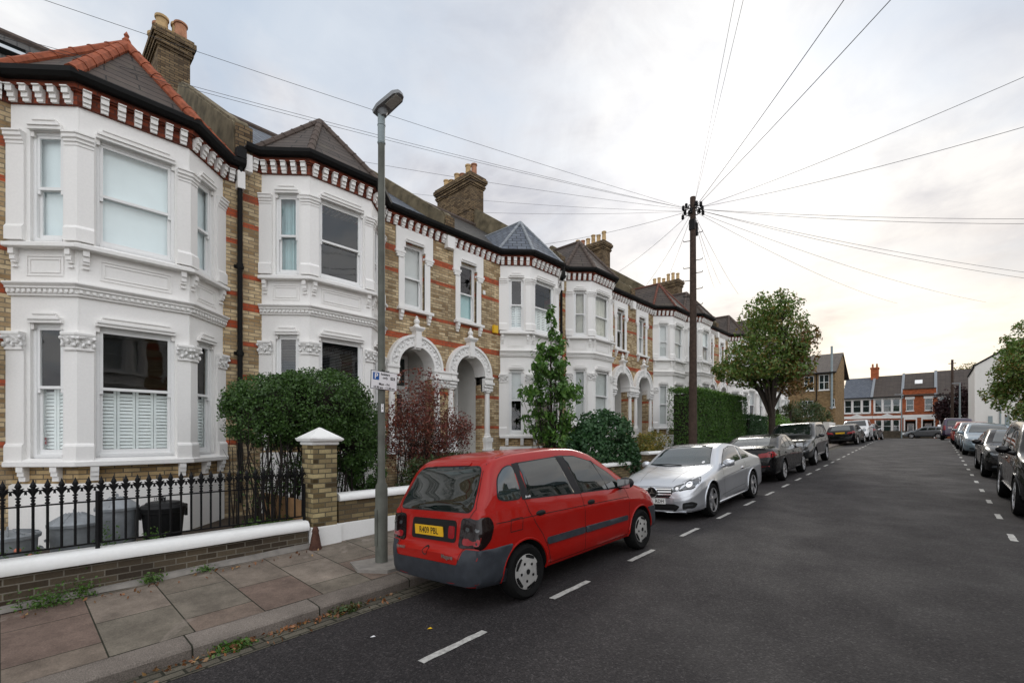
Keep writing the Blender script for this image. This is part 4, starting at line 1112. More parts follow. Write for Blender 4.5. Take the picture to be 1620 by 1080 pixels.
def spline(pts, n=8, closed=True):
    """Catmull-Rom through 2d points; a point given twice stays a sharp corner"""
    out = []; N = len(pts)
    rng = range(N) if closed else range(N-1)
    for i in rng:
        p0, p1, p2, p3 = pts[(i-1) % N if closed else max(i-1, 0)], pts[i], pts[(i+1) % N if closed else i+1], pts[(i+2) % N if closed else min(i+2, N-1)]
        if p1 == p2: continue
        for k in range(n):
            t = k/n
            out.append(tuple(.5*(2*b+(c-a)*t+(2*a-5*b+4*c-d)*t*t+(3*b-a-3*c+d)*t**3) for a, b, c, d in zip(p0, p1, p2, p3)))
    if not closed: out.append(tuple(pts[-1]))
    return out
def rounded(pts, r, n=5):
    out = []; N = len(pts)
    for i in range(N):
        p, a, b = Vector(pts[i]), Vector(pts[i-1]), Vector(pts[(i+1) % N])
        u, v = (a-p), (b-p); rr = min(r, u.length*.45, v.length*.45)
        u.normalize(); v.normalize(); A, B = p+u*rr, p+v*rr
        for k in range(n+1):
            t = k/n; q = A*(1-t)**2+p*2*t*(1-t)+B*t*t; out.append((q.x, q.y))
    return out

class Body:
    def __init__(s, S):
        s.S = S; L = S['L']
        top, bot, wid, belt = pchip(S['top']), pchip(S['bot']), pchip(S['wid']), pchip(S['belt'])
        cz = S.get('cz', .76); tum = S.get('tumble', .32); crown = S.get('crown', .05)
        xs = sorted(set([round(L*i/90, 4) for i in range(91)]+[.005, .015, .03, .05, .08, .11, L-.005, L-.015, L-.03, L-.05, L-.08, L-.11]+[round(.02*i, 4) for i in range(1, 30)]+[round(L-.02*i, 4) for i in range(1, 20)]))
        rows = []
        for x in xs:
            zt, zb, w = top(x), bot(x), wid(x)
            zbelt = min(belt(x), zt-.035); h = zt-zbelt; hh = zbelt-zb
            wb = w*S.get('beltw', .955)
            c = min(crown, h*.6); wr = max(wb-h*tum, .2)
            if h < .12: wr = wb-.05*min(1, h/.05)
            P = [(0, zb), (w*.5, zb), (w*.80, zb+.004), (w*.92, zb+hh*.05), (w*.972, zb+hh*.14), (w*.984, zb+hh*.3), (w*.987, zb+hh*.5), (w*.995, zb+hh*(cz-.08)), (w*1.002, zb+hh*(cz-.012)), (w*.992, zb+hh*(cz+.03)), (w*.978, zb+hh*.92), (w*.967, zb+hh*.97), (wb, zbelt)]
            ze = zt-c
            for t in (.3, .6, .85): P.append((wb+(wr-wb)*t+.018*sin(pi*t)*min(1, h/.3), zbelt+(ze-zbelt)*t))
            P += [(wr-.012, ze+c*.12), (wr*.955, ze+c*.42), (wr*.87, ze+c*.68), (wr*.7, ze+c*.86), (wr*.4, ze+c*.97), (0, zt)]
            rows.append((x, P))
        n = len(rows[0][1]); bm = bmesh.new(); vg = []
        for x, P in rows:
            ring = [bm.verts.new((x, p[0], p[1])) for p in P]+[bm.verts.new((x, -p[0], p[1])) for p in P[-2:0:-1]]
            vg.append(ring)
        m = len(vg[0])
        for i in range(len(vg)-1):
            for k in range(m): bm.faces.new((vg[i][k], vg[i][(k+1) % m], vg[i+1][(k+1) % m], vg[i+1][k]))
        bm.faces.new(vg[0]); bm.faces.new(vg[-1][::-1])
        bmesh.ops.recalc_face_normals(bm, faces=bm.faces)
        s.bm = bm; s.bvh = BVHTree.FromBMesh(bm)
    def hit(s, mode, a, b, side=1):
        o, d = {'side': ((a, 3*side, b), (0, -side, 0)), 'rear': ((-2, a, b), (1, 0, 0)), 'front': ((9, a, b), (-1, 0, 0)), 'corner': ((.1+.7071*a-2.1, side*(.75+.7071*a+2.1), b), (.7071, -side*.7071, 0)), 'top': ((a, b, 4), (0, 0, -1))}[mode]
        r = s.bvh.ray_cast(Vector(o), Vector(d)); return r[0], r[1]
    def patch(s, mb, mode, poly, off=.003, side=1, step=.05, mi=0, edge=True):
        xs = [p[0] for p in poly]; ys = [p[1] for p in poly]
        def inside(x, y):
            c = False; j = len(poly)-1
            for i in range(len(poly)):
                if (poly[i][1] > y) != (poly[j][1] > y) and x < (poly[j][0]-poly[i][0])*(y-poly[i][1])/(poly[j][1]-poly[i][1])+poly[i][0]: c = not c
                j = i
            return c
        V = [Vector(p) for p in poly]; n = len(V)
        x = min(xs)+step/2
        while x < max(xs):
            y = min(ys)+step/2
            while y < max(ys):
                if inside(x, y) and min((Vector((x, y))-v).length for v in V[:n]) > step*.4: V.append(Vector((x, y)))
                y += step
            x += step
        r = delaunay_2d_cdt(V, [], [list(range(n))], 1, 1e-5)
        vs = []
        for p in r[0]:
            h, nn = s.hit(mode, p.x, p.y, side)
            if h is None:
                print('PATCH MISS', mode, [round(q, 2) for q in p]); return
            vs.append(h+nn*off)
        base = len(vs); fs = [tuple(f) for f in r[2]]
        if edge:
            bnd = {}
            for f in fs:
                for i in range(len(f)):
                    e = (f[i], f[(i+1) % len(f)]); bnd[e] = 1
            vs2 = []
            for p in r[0]:
                h, nn = s.hit(mode, p.x, p.y, side); vs2.append(h-nn*.004)
            for (a, b) in [e for e in bnd if (e[1], e[0]) not in bnd]: fs.append((b, a, base+a, base+b))
            vs += vs2
        mb.add(vs, fs, mi)
    def ribbon(s, mb, mode, line, w=.007, off=.0015, side=1, sub=6):
        pts = []
        for i in range(len(line)-1):
            for k in range(sub): t = k/sub; pts.append(Vector(line[i]).lerp(Vector(line[i+1]), t))
        pts.append(Vector(line[-1])); vs = []
        for i, p in enumerate(pts):
            d = (pts[min(i+1, len(pts)-1)]-pts[max(i-1, 0)]).normalized(); nn = Vector((-d.y, d.x))*w/2
            for q in (p+nn, p-nn):
                h, nm = s.hit(mode, q.x, q.y, side)
                if h is None: return
                vs.append(h+nm*off)
        mb.add(vs, [(2*i, 2*i+1, 2*i+3, 2*i+2) for i in range(len(pts)-1)])
    def mesh(s, name, mats, root, wheels):
        """cut the wheel wells and link the body"""
        me = bpy.data.meshes.new(name); s.bm.to_mesh(me)
        for m_ in mats: me.materials.append(m_)
        tmp = bpy.data.objects.new('tmp_body', me); COL.objects.link(tmp)
        cm = MB()
        for (x, y, r, wz) in wheels:
            sg = 1 if y > 0 else -1
            cm.lathe([(r, -.17), (r, .3)], (x, y, wz), 40, 0, 'y')
        cme = bpy.data.meshes.new('cut'); cme.from_pydata(cm.v, [], cm.f)
        for m_ in mats: cme.materials.append(m_)
        cme.polygons.foreach_set('material_index', [1]*len(cme.polygons))
        b2 = bmesh.new(); b2.from_mesh(cme); bmesh.ops.recalc_face_normals(b2, faces=b2.faces); b2.to_mesh(cme); b2.free()
        cut = bpy.data.objects.new('tmp_cut', cme); COL.objects.link(cut)
        md = tmp.modifiers.new('b', 'BOOLEAN'); md.operation = 'DIFFERENCE'; md.object = cut; md.solver = 'EXACT'
        dg = bpy.context.evaluated_depsgraph_get()
        nm = bpy.data.meshes.new_from_object(tmp.evaluated_get(dg))
        bpy.data.objects.remove(tmp); bpy.data.objects.remove(cut)
        nm.polygons.foreach_set('use_smooth', [True]*len(nm.polygons)); nm.set_sharp_from_angle(angle=radians(38))
        boxuv(nm); nm.name = name
        o = bpy.data.objects.new(name, nm); COL.objects.link(o); o.parent = root; return o

WHEELC = {}
def wheel_meshes(kind, R, w):
    key = (kind, R, w)
    if key in WHEELC: return WHEELC[key]
    ty = MB(); rr = R*(.66 if kind == 'cap' else .72)
    ty.lathe([(rr, -w/2+.01), (R-.04, -w/2), (R-.012, -w/2+.02), (R, -w/2+.05), (R, w/2-.05), (R-.012, w/2-.02), (R-.04, w/2), (rr, w/2-.01), (rr-.02, w/2-.03), (rr-.02, -w/2+.03)], n=40, axis='y', closed=True)
    ri = MB()
    d = w/2-.02
    if kind == 'cap':
        ri.lathe([(.0, d+.02), (.05, d+.022), (.09, d+.012), (rr*.78, d+.014), (rr*.95, d+.006), (rr, d-.015), (rr, -d), (0, -d)], n=40, axis='y')
        for k in range(5):
            a0 = 2*pi*k/5+.25
            for i in range(8):
                a1, a2 = a0+i*.105, a0+(i+1)*.105
                q = lambda r, a, e: (r*cos(a), d+.0165+e, r*sin(a))
                ins_ = .80-.06*sin(pi*(i+.5)/8)
                ri.add([q(rr*ins_, a1, 0), q(rr*ins_, a2, 0), q(rr*.93, a2, -.006), q(rr*.93, a1, -.006)], [(0, 1, 2, 3)], 1)
            ab = a0+.9; ri.lathe([(.016, 0), (.016, .004), (0, .004)], (.1*cos(ab), d+.014, .1*sin(ab)), 8, 1, 'y')
        ri.lathe([(.03, 0), (.03, .003), (0, .004)], (0, d+.0215, 0), 12, 1, 'y')
    else:
        ri.lathe([(rr*1.01, d-.002), (rr*1.01, d+.008), (rr*.93, d+.006), (rr*.9, -.02), (rr*.9, -d), (rr*1.01, -d)], n=40, axis='y', closed=True)
        ri.lathe([(rr*.9, -.03), (0, -.03), (0, -.04), (rr*.9, -.04)], n=32, mi=1, axis='y')
        ri.lathe([(.0, d-.0), (.035, d), (.075, d-.012), (.08, d-.05), (0, d-.05)], n=20, axis='y')
        n = {'s5': 5, 's10': 10, 's7': 7, 'd5': 5}[kind]
        for k in range(n):
            for sp in ((-.11, .11) if kind == 'd5' else (0,)):
                a = 2*pi*k/n+.3; hw = .020 if kind in ('s10', 'd5') else .034
                c, s_ = cos(a), sin(a); c2, s2 = cos(a+sp), sin(a+sp)
                p0 = Vector((.06*c, 0, .06*s_)); p1 = Vector((rr*.95*c2, 0, rr*.95*s2)); t = Vector((-s2, 0, c2))
                vs = []
                for p, hh, yy in ((p0, hw*1.05, d-.012), (p1, hw*.9, d+.003)):
                    for u in (-1, 1):
                        for e in (0, -.035): vs.append((p.x+t.x*hh*u*(1 if e == 0 else 1.25), yy+e, p.z+t.z*hh*u*(1 if e == 0 else 1.25)))
                ri.add(vs, [(0, 1, 3, 2), (4, 6, 7, 5), (0, 4, 5, 1), (2, 3, 7, 6), (0, 2, 6, 4), (1, 5, 7, 3)], 0)
    WHEELC[key] = (ty, ri); return WHEELC[key]
WMESH = {}
def put_wheels(root, S, kind, rimmat):
    R = S['R']; w = S.get('tw', .2)
    for x in S['ax']:
        for s in (-1, 1):
            e = empty('wheel', (x, s*(S['track']-w/2), R+S.get('wz', 0))); e.parent = root
            if s < 0: e.rotation_euler = (0, 0, pi)
            key = (kind, R, w, rimmat)
            if key not in WMESH:
                ty, ri = wheel_meshes(kind, R, w)
                a = ty.build('tyre', MT['rubber'], e, smooth=40); b = ri.build('rim', [MT[rimmat], MT['well']], e, smooth=35)
                WMESH[key] = (a.data, b.data)
            else:
                for nm, me in zip(('tyre', 'rim'), WMESH[key]):
                    o = bpy.data.objects.new(nm, me); COL.objects.link(o); o.parent = e
    return root

def car_matrix(x, y, heading, sl=True, dz=None, roll=None):
    """heading in degrees from +Y (away up the street), anticlockwise; x,y = centre of the wheelbase on the ground"""
    s = SLOPE if y < 42 else 0
    if dz is None: dz = (camb(x-.85)+camb(x+.85))/2
    if roll is None: roll = math.atan((camb(x-.85)-camb(x+.85))/1.7)*(1 if abs(heading) < 90 else -1)
    return Matrix.Translation((x, y, gz(y)+dz))@Matrix.Rotation(s, 4, 'X')@Matrix.Rotation(radians(90+heading), 4, 'Z')@Matrix.Rotation(roll, 4, 'X')

def build_car(name, label, cat, S, M, paint, group=None, detail=2):
    cx = sum(S['ax'])/2
    root = empty(name, label=label, cat=cat, group=group, M=M@Matrix.Translation((-cx, 0, 0)))
    B = Body(S); L = S['L']
    wh = [(x, s*(S['track']+.02), S['R']+.055, S['R']+S.get('wz', 0)) for x in S['ax'] for s in (-1, 1)]
    B.mesh('body', [MT[paint], MT['well']], root, wh)
    put_wheels(root, S, S.get('wheel', 's5'), S.get('rim', 'alloy'))
    def P(nm, mat, items, parent=root, smooth=50, off=.003, label=None):
        for it in items:
            mode, poly = it[0], it[1]; kw = dict(it[2]) if len(it) > 2 else {}
            o_ = kw.pop('off', off)
            for sd in ((1, -1) if mode in ('side', 'corner') else (1,)):
                m = MB(); B.patch(m, mode, poly, o_, sd, **kw)
                if m.v: m.build(nm, MT[mat], parent, smooth=smooth)
    gl = S.get('glass', 'car_glass')
    for it in S['windows']:
        nm, mode, poly = it[0], it[1], it[2]
        gm = it[3] if len(it) > 3 else gl
        if S.get('rubber', True):
            P('window_trim', 'tarmac_black', [(mode, poly, {'off': .002})])
        ins = shrink(poly, .012)
        P(nm, gm, [(mode, ins, {'off': .005})], smooth=60)
    for it in S['patches']: P(it[0], it[1], [(q[0], q[1], q[2] if len(q) > 2 else {}) for q in it[2]], off=it[3] if len(it) > 3 else .004)
    m = MB()
    for mode, line in S.get('gaps_creases', ()):
        for s in ((1, -1) if mode == 'side' else (1,)): B.ribbon(m, mode, line, S.get('seamw', .008), .0015, s)
    if m.v: m.build('gap_and_crease_shade', MT['seam'], root, smooth=60)  # dark ribbons: real panel gaps, plus crease shade drawn in the same colour
    # lips round the wheel arches
    for (x, y, r_, wz) in wh:
        pts = []
        for i in range(25):
            an = pi*(i/24)*1.16-.08*pi; h, nn = B.hit('side', x+(r_+.004)*cos(an), wz+(r_+.004)*sin(an), 1 if y > 0 else -1)
            if h is not None: pts.append(h+nn*.002)
        if len(pts) > 12: m = MB(); m.tube(pts, .013, 6); m.build('wheel_arch', MT[paint], root, smooth=60)
    # mirrors
    if 'mirror' in S:
        mx, mz, my = S['mirror']
        for s in (-1, 1):
            m = MB(); m.sphere((mx+.02, s*(my+.13), mz+.03), (.075, .115, .08), 14); m.tube([(mx+.05, s*(my-.03), mz-.04), (mx+.03, s*(my+.08), mz-.01)], [.045, .035], 8)
            o = m.build('mirror', MT[S.get('mirror_mat', paint)], root, smooth=60)
            m = MB(); m.box((mx-.052, s*(my+.13), mz+.03), (.006, .19, .115)); m.build('mirror_glass', MT['chrome'], o)
    for hx, hz in S.get('handles', ()):
        for s in (-1, 1):
            h, nn = B.hit('side', hx, hz, s)
            m = MB(); m.sphere(tuple(h), (.085, .022, .032), 12); m.build('handle', MT[S.get('handle_mat', paint)], root, smooth=60)
    return root, B

def shrink(poly, d):
    """inset a 2d outline"""
    n = len(poly); A = sum(poly[i][0]*poly[(i+1) % n][1]-poly[(i+1) % n][0]*poly[i][1] for i in range(n)); sg = 1 if A > 0 else -1
    out = []
    for i in range(n):
        p, a, b = Vector(poly[i]), Vector(poly[i-1]), Vector(poly[(i+1) % n])
        u, v = (p-a), (b-p)
        if u.length < 1e-6 or v.length < 1e-6: continue
        u.normalize(); v.normalize(); t = (u+v)
        if t.length < 1e-6: continue
        t.normalize(); out.append((p.x-t.y*d*sg, p.y+t.x*d*sg))
    return out

def number_plate(root, B, text, mode, y0, z, matname, align='CENTER', w=.52, h=.112, tx=0, tilt=None, hh=None):
    hit, nn = B.hit(mode, y0, z)
    d = -1 if mode == 'rear' else 1
    x = max(B.hit(mode, y0+k, z)[0].x*d for k in (-w/2, 0, w/2))*d+d*.012
    m = MB(); m.box((x, y0, z), (.008, w, h)); p = m.build('number_plate', MT[matname], root, bevel=.002)
    RXm = Matrix(((0, 0, d, 0), (d, 0, 0, 0), (0, 1, 0, 0), (0, 0, 0, 1)))
    text_mesh('letters', text, hh or .098, MT['ink'], p, Matrix.Translation((x+d*.0045, y0+d*tx, z-.002))@RXm@Matrix.Diagonal((.86, 1, 1, 1)), align, bold=.0012, spacing=1.05)
    return p
# ---- car kinds
def mir(p): return [(-a, b) for a, b in p]
def both(mode, poly, **k): return [(mode, poly, k), (mode, mir(poly)[::-1], k)]
RED = dict(L=4.13, ax=[.74, 3.32], R=.30, track=.845, tw=.19, wheel='cap', rim='hubcap', tumble=.30, crown=.055, cz=.79,
  top=[(0, .60), (.05, .635), (.085, .67), (.115, .80), (.15, 1.0), (.28, 1.24), (.44, 1.48), (.58, 1.57), (.9, 1.615), (1.5, 1.63), (1.95, 1.61), (2.3, 1.53), (2.7, 1.32), (3.1, 1.085), (3.3, 1.01), (3.7, .89), (3.95, .75), (4.06, .65), (4.1, .58), (4.13, .5)],
  bot=[(0, .30), (.1, .25), (.5, .22), (3.6, .22), (4.0, .24), (4.13, .32)],
  wid=[(0, .56), (.03, .67), (.08, .745), (.16, .79), (.3, .825), (.7, .85), (2, .86), (3.3, .85), (3.7, .82), (3.95, .74), (4.06, .64), (4.13, .5)],
  belt=[(0, .9), (.16, 1.0), (.5, 1.06), (1.2, 1.03), (3.0, .94), (3.4, .88), (4.13, .55)],
  windows=[('side_window', 'side', rounded([(.40, 1.13), (.47, 1.35), (.62, 1.46), (.765, 1.475), (.775, 1.085), (.50, 1.095)], .09), 'car_glass_pale'),
           ('side_window', 'side', rounded([(.87, 1.075), (.85, 1.485), (1.58, 1.51), (1.74, 1.025)], .03)),
           ('side_window', 'side', rounded([(1.86, 1.02), (1.71, 1.51), (1.95, 1.495), (2.3, 1.40), (2.62, 1.22), (2.88, 1.02), (2.86, .97)], .03)),
           ('rear_window', 'rear', rounded([(-.67, 1.01), (.67, 1.01), (.565, 1.485), (-.565, 1.485)], .11)),
           ('windscreen', 'top', rounded([(2.12, -.55), (2.12, .55), (3.02, .70), (3.02, -.70)], .08))],
  patches=[('pillar_trim', 'tarmac_black', [('side', [(1.56, 1.513), (1.725, 1.513), (1.88, 1.015), (1.72, 1.022)]), ('side', [(.755, 1.476), (.865, 1.488), (.885, 1.072), (.765, 1.082)]), ('side', [(2.29, 1.405), (2.325, 1.39), (2.52, .985), (2.48, .987)], {'off': .007})]),
           ('bumper', 'grey_plastic', [('rear', rounded([(-.80, .27), (.80, .27), (.80, .65), (.60, .65), (.545, .50), (-.545, .50), (-.60, .65), (-.80, .65)], .03), {'off': .012}), ('side', rounded([(.10, .27), (.378, .26), (.40, .40), (.45, .51), (.52, .60), (.54, .65), (.10, .65)], .015), {'off': .0125}),
                                       ('side', rounded([(3.685, .27), (4.05, .29), (4.06, .60), (3.57, .60), (3.65, .43)], .02), {'off': .012}), ('front', rounded([(-.7, .29), (.7, .29), (.66, .56), (-.66, .56)], .04), {'off': .012})]),
           ('side_moulding', 'grey_plastic', [('side', rounded([(1.10, .525), (1.845, .52), (1.845, .60), (1.10, .605)], .035), {'off': .014}), ('side', rounded([(1.87, .52), (2.92, .51), (2.92, .575), (1.87, .60)], .02), {'off': .014})]),
           ('tail_lamp', 'lamp_smoke', [('corner', rounded([(-.20, .655), (.07, .655), (.15, .74), (.19, .88), (.15, .975), (-.14, .96)], .04), {'off': .008, 'step': .03})]),
           ('tail_lens', 'lamp_red', [('corner', rounded([(-.15, .69), (.03, .69), (.05, .76), (-.14, .76)], .03), {'off': .011})]), ('lamp_bulb', 'lamp_clear', [('corner', [(x0+.022*cos(i*pi/6), .85+.022*sin(i*pi/6)) for i in range(12)], {'off': .011}) for x0 in (-.08, .02)]),
           ('plate_recess', 'ink', [('rear', rounded([(-.43, .70), (.37, .70), (.37, .93), (-.43, .93)], .05), {'off': .004})]),
           ('fog_reflector', 'lamp_red', [('rear', rounded([(-.405, .74), (-.30, .74), (-.30, .87), (-.405, .87)], .03), {'off': .007})]),
           ('lock_button', 'ink', [('rear', [(.0+.045*cos(i*pi/8), .60+.045*sin(i*pi/8)) for i in range(16)], {'off': .006})]),
           ('spoiler_lip', 'paint_red', [('rear', rounded([(-.34, 1.485), (.34, 1.485), (.33, 1.525), (-.33, 1.525)], .015), {'off': .012})]),
           ('headlamp', 'lamp_clear', both('front', rounded([(.34, .62), (.70, .66), (.72, .78), (.38, .70)], .04)))],
  gaps_creases=[('side', [(1.845, 1.02), (1.87, .8), (1.86, .5), (1.84, .30)]), ('side', [(.80, 1.08), (.83, .95), (.92, .80), (1.03, .66), (1.12, .48), (1.16, .30)]), ('side', [(2.92, .965), (2.99, .8), (2.97, .5), (2.93, .30)]), ('side', [(1.16, .30), (2.93, .30)]),
         ('side', [(.33, .89), (1.0, .885), (2.0, .86), (2.97, .83)]), ('side', [(.52, .77), (.70, .77), (.71, .90), (.53, .90), (.52, .77)]), ('side', [(.35, 1.45), (.26, 1.2), (.22, 1.02), (.24, .97)]),  # first ribbon paints the shade of the waist crease
         ('rear', [(-.575, 1.5), (-.69, 1.05), (-.615, .95), (-.575, .66), (-.545, .50), (.545, .50), (.575, .66), (.615, .95), (.69, 1.05), (.575, 1.5)]), ('top', [(.5, .59), (1.2, .585), (2.1, .57)]), ('top', [(.5, -.59), (1.2, -.585), (2.1, -.57)])],
  mirror=(2.78, 1.02, .80), mirror_mat='tarmac_black', handles=[(1.02, .90), (2.03, .885)], handle_mat='ink')
SIL = dict(L=4.70, ax=[1.11, 3.87], R=.33, track=.885, tw=.23, wheel='d5', rim='alloy', tumble=.42, crown=.05,
  top=[(0, .62), (.04, .82), (.10, .98), (.25, 1.02), (.55, 1.05), (.9, 1.13), (1.4, 1.30), (1.9, 1.385), (2.3, 1.40), (2.65, 1.355), (3.05, 1.18), (3.42, .985), (3.55, .955), (4.0, .89), (4.35, .81), (4.52, .74), (4.62, .67), (4.68, .58), (4.70, .50)],
  bot=[(0, .32), (.2, .22), (4.3, .16), (4.6, .16), (4.7, .20)],
  wid=[(0, .62), (.06, .74), (.2, .84), (.6, .885), (1.5, .875), (3.0, .875), (3.9, .893), (4.2, .875), (4.4, .83), (4.52, .77), (4.6, .69), (4.66, .58), (4.70, .42)],
  belt=[(0, .88), (.6, .96), (1.2, .95), (3.2, .885), (3.6, .84), (4.3, .74), (4.7, .45)],
  windows=[('windscreen', 'top', spline([(2.62, -.52), (2.58, 0), (2.62, .52), (2.62, .52), (3.05, .60), (3.33, .67), (3.33, .67), (3.45, .3), (3.465, 0), (3.45, -.3), (3.33, -.67), (3.33, -.67), (3.05, -.60), (2.62, -.52)], 6), 'car_glass_pale'),
           ('roof_glass', 'top', rounded([(1.35, -.53), (1.35, .53), (2.57, .535), (2.57, -.535)], .05), 'roof_black'),
           ('rear_window', 'top', rounded([(.72, -.56), (.72, .56), (1.45, .50), (1.45, -.50)], .08)),
           ('side_window', 'side', rounded([(1.80, .985), (1.72, 1.295), (2.1, 1.315), (2.5, 1.265), (2.85, 1.11), (3.10, .955), (3.04, .925)], .03), 'car_glass_pale'),
           ('side_window', 'side', rounded([(1.12, 1.04), (1.36, 1.18), (1.67, 1.285), (1.74, .985), (1.2, 1.0)], .03), 'car_glass_pale')],
  patches=[('headlamp_bezel', 'ink', both('front', rounded([(.505, .575), (.74, .615), (.825, .73), (.77, .825), (.61, .77)], .035), off=.002)+both('front', rounded([(.37, .56), (.515, .585), (.59, .725), (.42, .675)], .03), off=.002)), ('headlamp', 'lamp_clear', both('front', rounded([(.52, .59), (.73, .63), (.81, .73), (.76, .81), (.62, .75)], .035))+both('front', rounded([(.385, .575), (.505, .60), (.575, .715), (.43, .66)], .03))),
           ('headlamp_lens', 'chrome', both('front', [(.665+.05*cos(i*pi/8), .70+.05*sin(i*pi/8)) for i in range(16)], off=.008)+both('front', [(.475+.03*cos(i*pi/8), .63+.03*sin(i*pi/8)) for i in range(16)], off=.008)),
           ('grille', 'ink', [('front', rounded([(-.34, .465), (.34, .465), (.40, .56), (.385, .645), (-.385, .645), (-.40, .56)], .04))]),
           ('grille_bar', 'chrome', [('front', [(-.375, z), (.375, z), (.375, z+.022), (-.375, z+.022)], {'off': .012}) for z in (.515, .562, .608)]+[('front', rounded([(-.35, .455), (.35, .455), (.345, .475), (-.345, .475)], .005), {'off': .01})]),
           ('air_intake', 'ink', [('front', rounded([(-.44, .205), (.44, .205), (.52, .30), (.42, .345), (-.42, .345), (-.52, .30)], .03))]+both('front', rounded([(.56, .235), (.75, .26), (.79, .34), (.72, .385), (.57, .36)], .03))),
           ('fog_lamp', 'lamp_clear', both('front', rounded([(.60, .30), (.72, .31), (.73, .33), (.61, .325)], .01), off=.008)),
           ('front_lip', 'paint_silver', [('front', rounded([(-.62, .175), (.62, .175), (.62, .20), (-.62, .20)], .01), {'off': .02})]),
           ('tail_lamp', 'lamp_red', both('rear', rounded([(.42, .76), (.74, .78), (.76, .9), (.48, .9)], .03))),
           ('tax_disc', 'sign_white', [('top', [(3.30+.04*cos(i*pi/6), .52+.03*sin(i*pi/6)) for i in range(12)], {'off': .009})]),
           ('side_sill', 'paint_silver', [('side', rounded([(1.5, .2), (3.45, .2), (3.45, .25), (1.5, .25)], .02), {'off': .02})])],
  gaps_creases=[('side', [(1.62, .97), (1.60, .8), (1.66, .5), (1.75, .30)]), ('side', [(3.12, .93), (3.16, .75), (3.14, .45), (3.10, .28)]), ('side', [(1.75, .30), (3.1, .28)]), ('side', [(1.3, .80), (2.3, .755), (3.3, .70)]), ('side', [(1.75, .42), (2.5, .40), (3.3, .36)]),
         ('top', [(3.40, .72), (3.9, .73), (4.3, .66), (4.5, .53)]), ('top', [(3.40, -.72), (3.9, -.73), (4.3, -.66), (4.5, -.53)]), ('front', [(-.45, .66), (0, .668), (.45, .66)]),
         ('top', [(3.42, .45), (4.0, .40), (4.5, .34)]), ('top', [(3.42, -.45), (4.0, -.40), (4.5, -.34)])], seamw=.006,
  mirror=(2.98, .96, .80), handles=[(1.85, .80)], handle_mat='chrome')
SED = dict(L=4.62, ax=[1.03, 3.84], R=.33, track=.885, tw=.23, wheel='s10', rim='alloy', tumble=.36, crown=.05,
  top=[(0, .70), (.03, .90), (.08, 1.03), (.2, 1.06), (.55, 1.08), (1.0, 1.24), (1.4, 1.37), (1.9, 1.43), (2.35, 1.425), (2.7, 1.34), (3.1, 1.13), (3.4, 1.0), (3.9, .93), (4.3, .83), (4.48, .72), (4.58, .6), (4.62, .48)],
  bot=[(0, .34), (.2, .24), (4.3, .2), (4.62, .24)],
  wid=[(0, .66), (.06, .78), (.18, .85), (.6, .89), (2, .89), (3.8, .895), (4.2, .86), (4.4, .79), (4.55, .66), (4.62, .5)],
  belt=[(0, .9), (.5, .98), (1.2, .97), (3.2, .91), (3.6, .86), (4.62, .5)],
  windows=[('windscreen', 'top', rounded([(2.48, -.52), (2.48, .52), (3.28, .66), (3.28, -.66)], .06), 'car_glass_pale'), ('rear_window', 'top', rounded([(.66, -.58), (.66, .58), (1.38, .50), (1.38, -.50)], .08), 'car_glass_pale'),
           ('side_window', 'side', rounded([(1.0, 1.05), (1.2, 1.18), (1.52, 1.29), (1.50, 1.0)], .03)), ('side_window', 'side', rounded([(1.55, 1.0), (1.57, 1.30), (1.85, 1.335), (2.08, 1.33), (2.18, .975)], .03)),
           ('side_window', 'side', rounded([(2.25, .975), (2.15, 1.33), (2.4, 1.305), (2.72, 1.16), (3.0, .985), (2.96, .95)], .03))],
  patches=[('tail_lamp', 'lamp_red', both('rear', rounded([(.40, .76), (.80, .78), (.81, .93), (.78, .955), (.42, .885)], .02))+[('side', rounded([(.12, .80), (.34, .84), (.16, .94), (.12, .94)], .02), {'off': .005})]),
           ('boot_lip', 'ink', [('rear', rounded([(-.62, 1.01), (.62, 1.01), (.58, 1.035), (-.58, 1.035)], .008), {'off': .02})]),
           ('headlamp', 'lamp_clear', both('front', rounded([(.40, .66), (.72, .69), (.76, .76), (.46, .74)], .03))),
           ('grille', 'ink', both('front', rounded([(.03, .52), (.24, .53), (.27, .66), (.03, .67)], .03))+[('front', rounded([(-.5, .25), (.5, .25), (.56, .36), (-.56, .36)], .03))]),
           ('fog_lamp', 'lamp_clear', both('front', rounded([(.60, .34), (.70, .34), (.70, .40), (.60, .40)], .03))),
           ('rear_diffuser', 'tarmac_black', [('rear', rounded([(-.55, .36), (.55, .36), (.6, .46), (-.6, .46)], .03))]), ('rear_reflector', 'lamp_red', both('rear', [(.48, .50), (.70, .51), (.70, .53), (.48, .52)]))],
  gaps_creases=[('side', [(2.2, .98), (2.22, .7), (2.18, .32)]), ('side', [(1.05, .98), (1.15, .8), (1.38, .6), (1.42, .32)]), ('side', [(3.05, .94), (3.12, .7), (3.08, .3)]), ('side', [(1.4, .3), (3.08, .29)]), ('side', [(.5, .84), (1.8, .81), (3.2, .78)]), ('rear', [(-.62, .9), (-.55, .62), (.55, .62), (.62, .9)])],
  mirror=(2.9, .98, .84), handles=[(1.32, .86), (2.35, .845)])
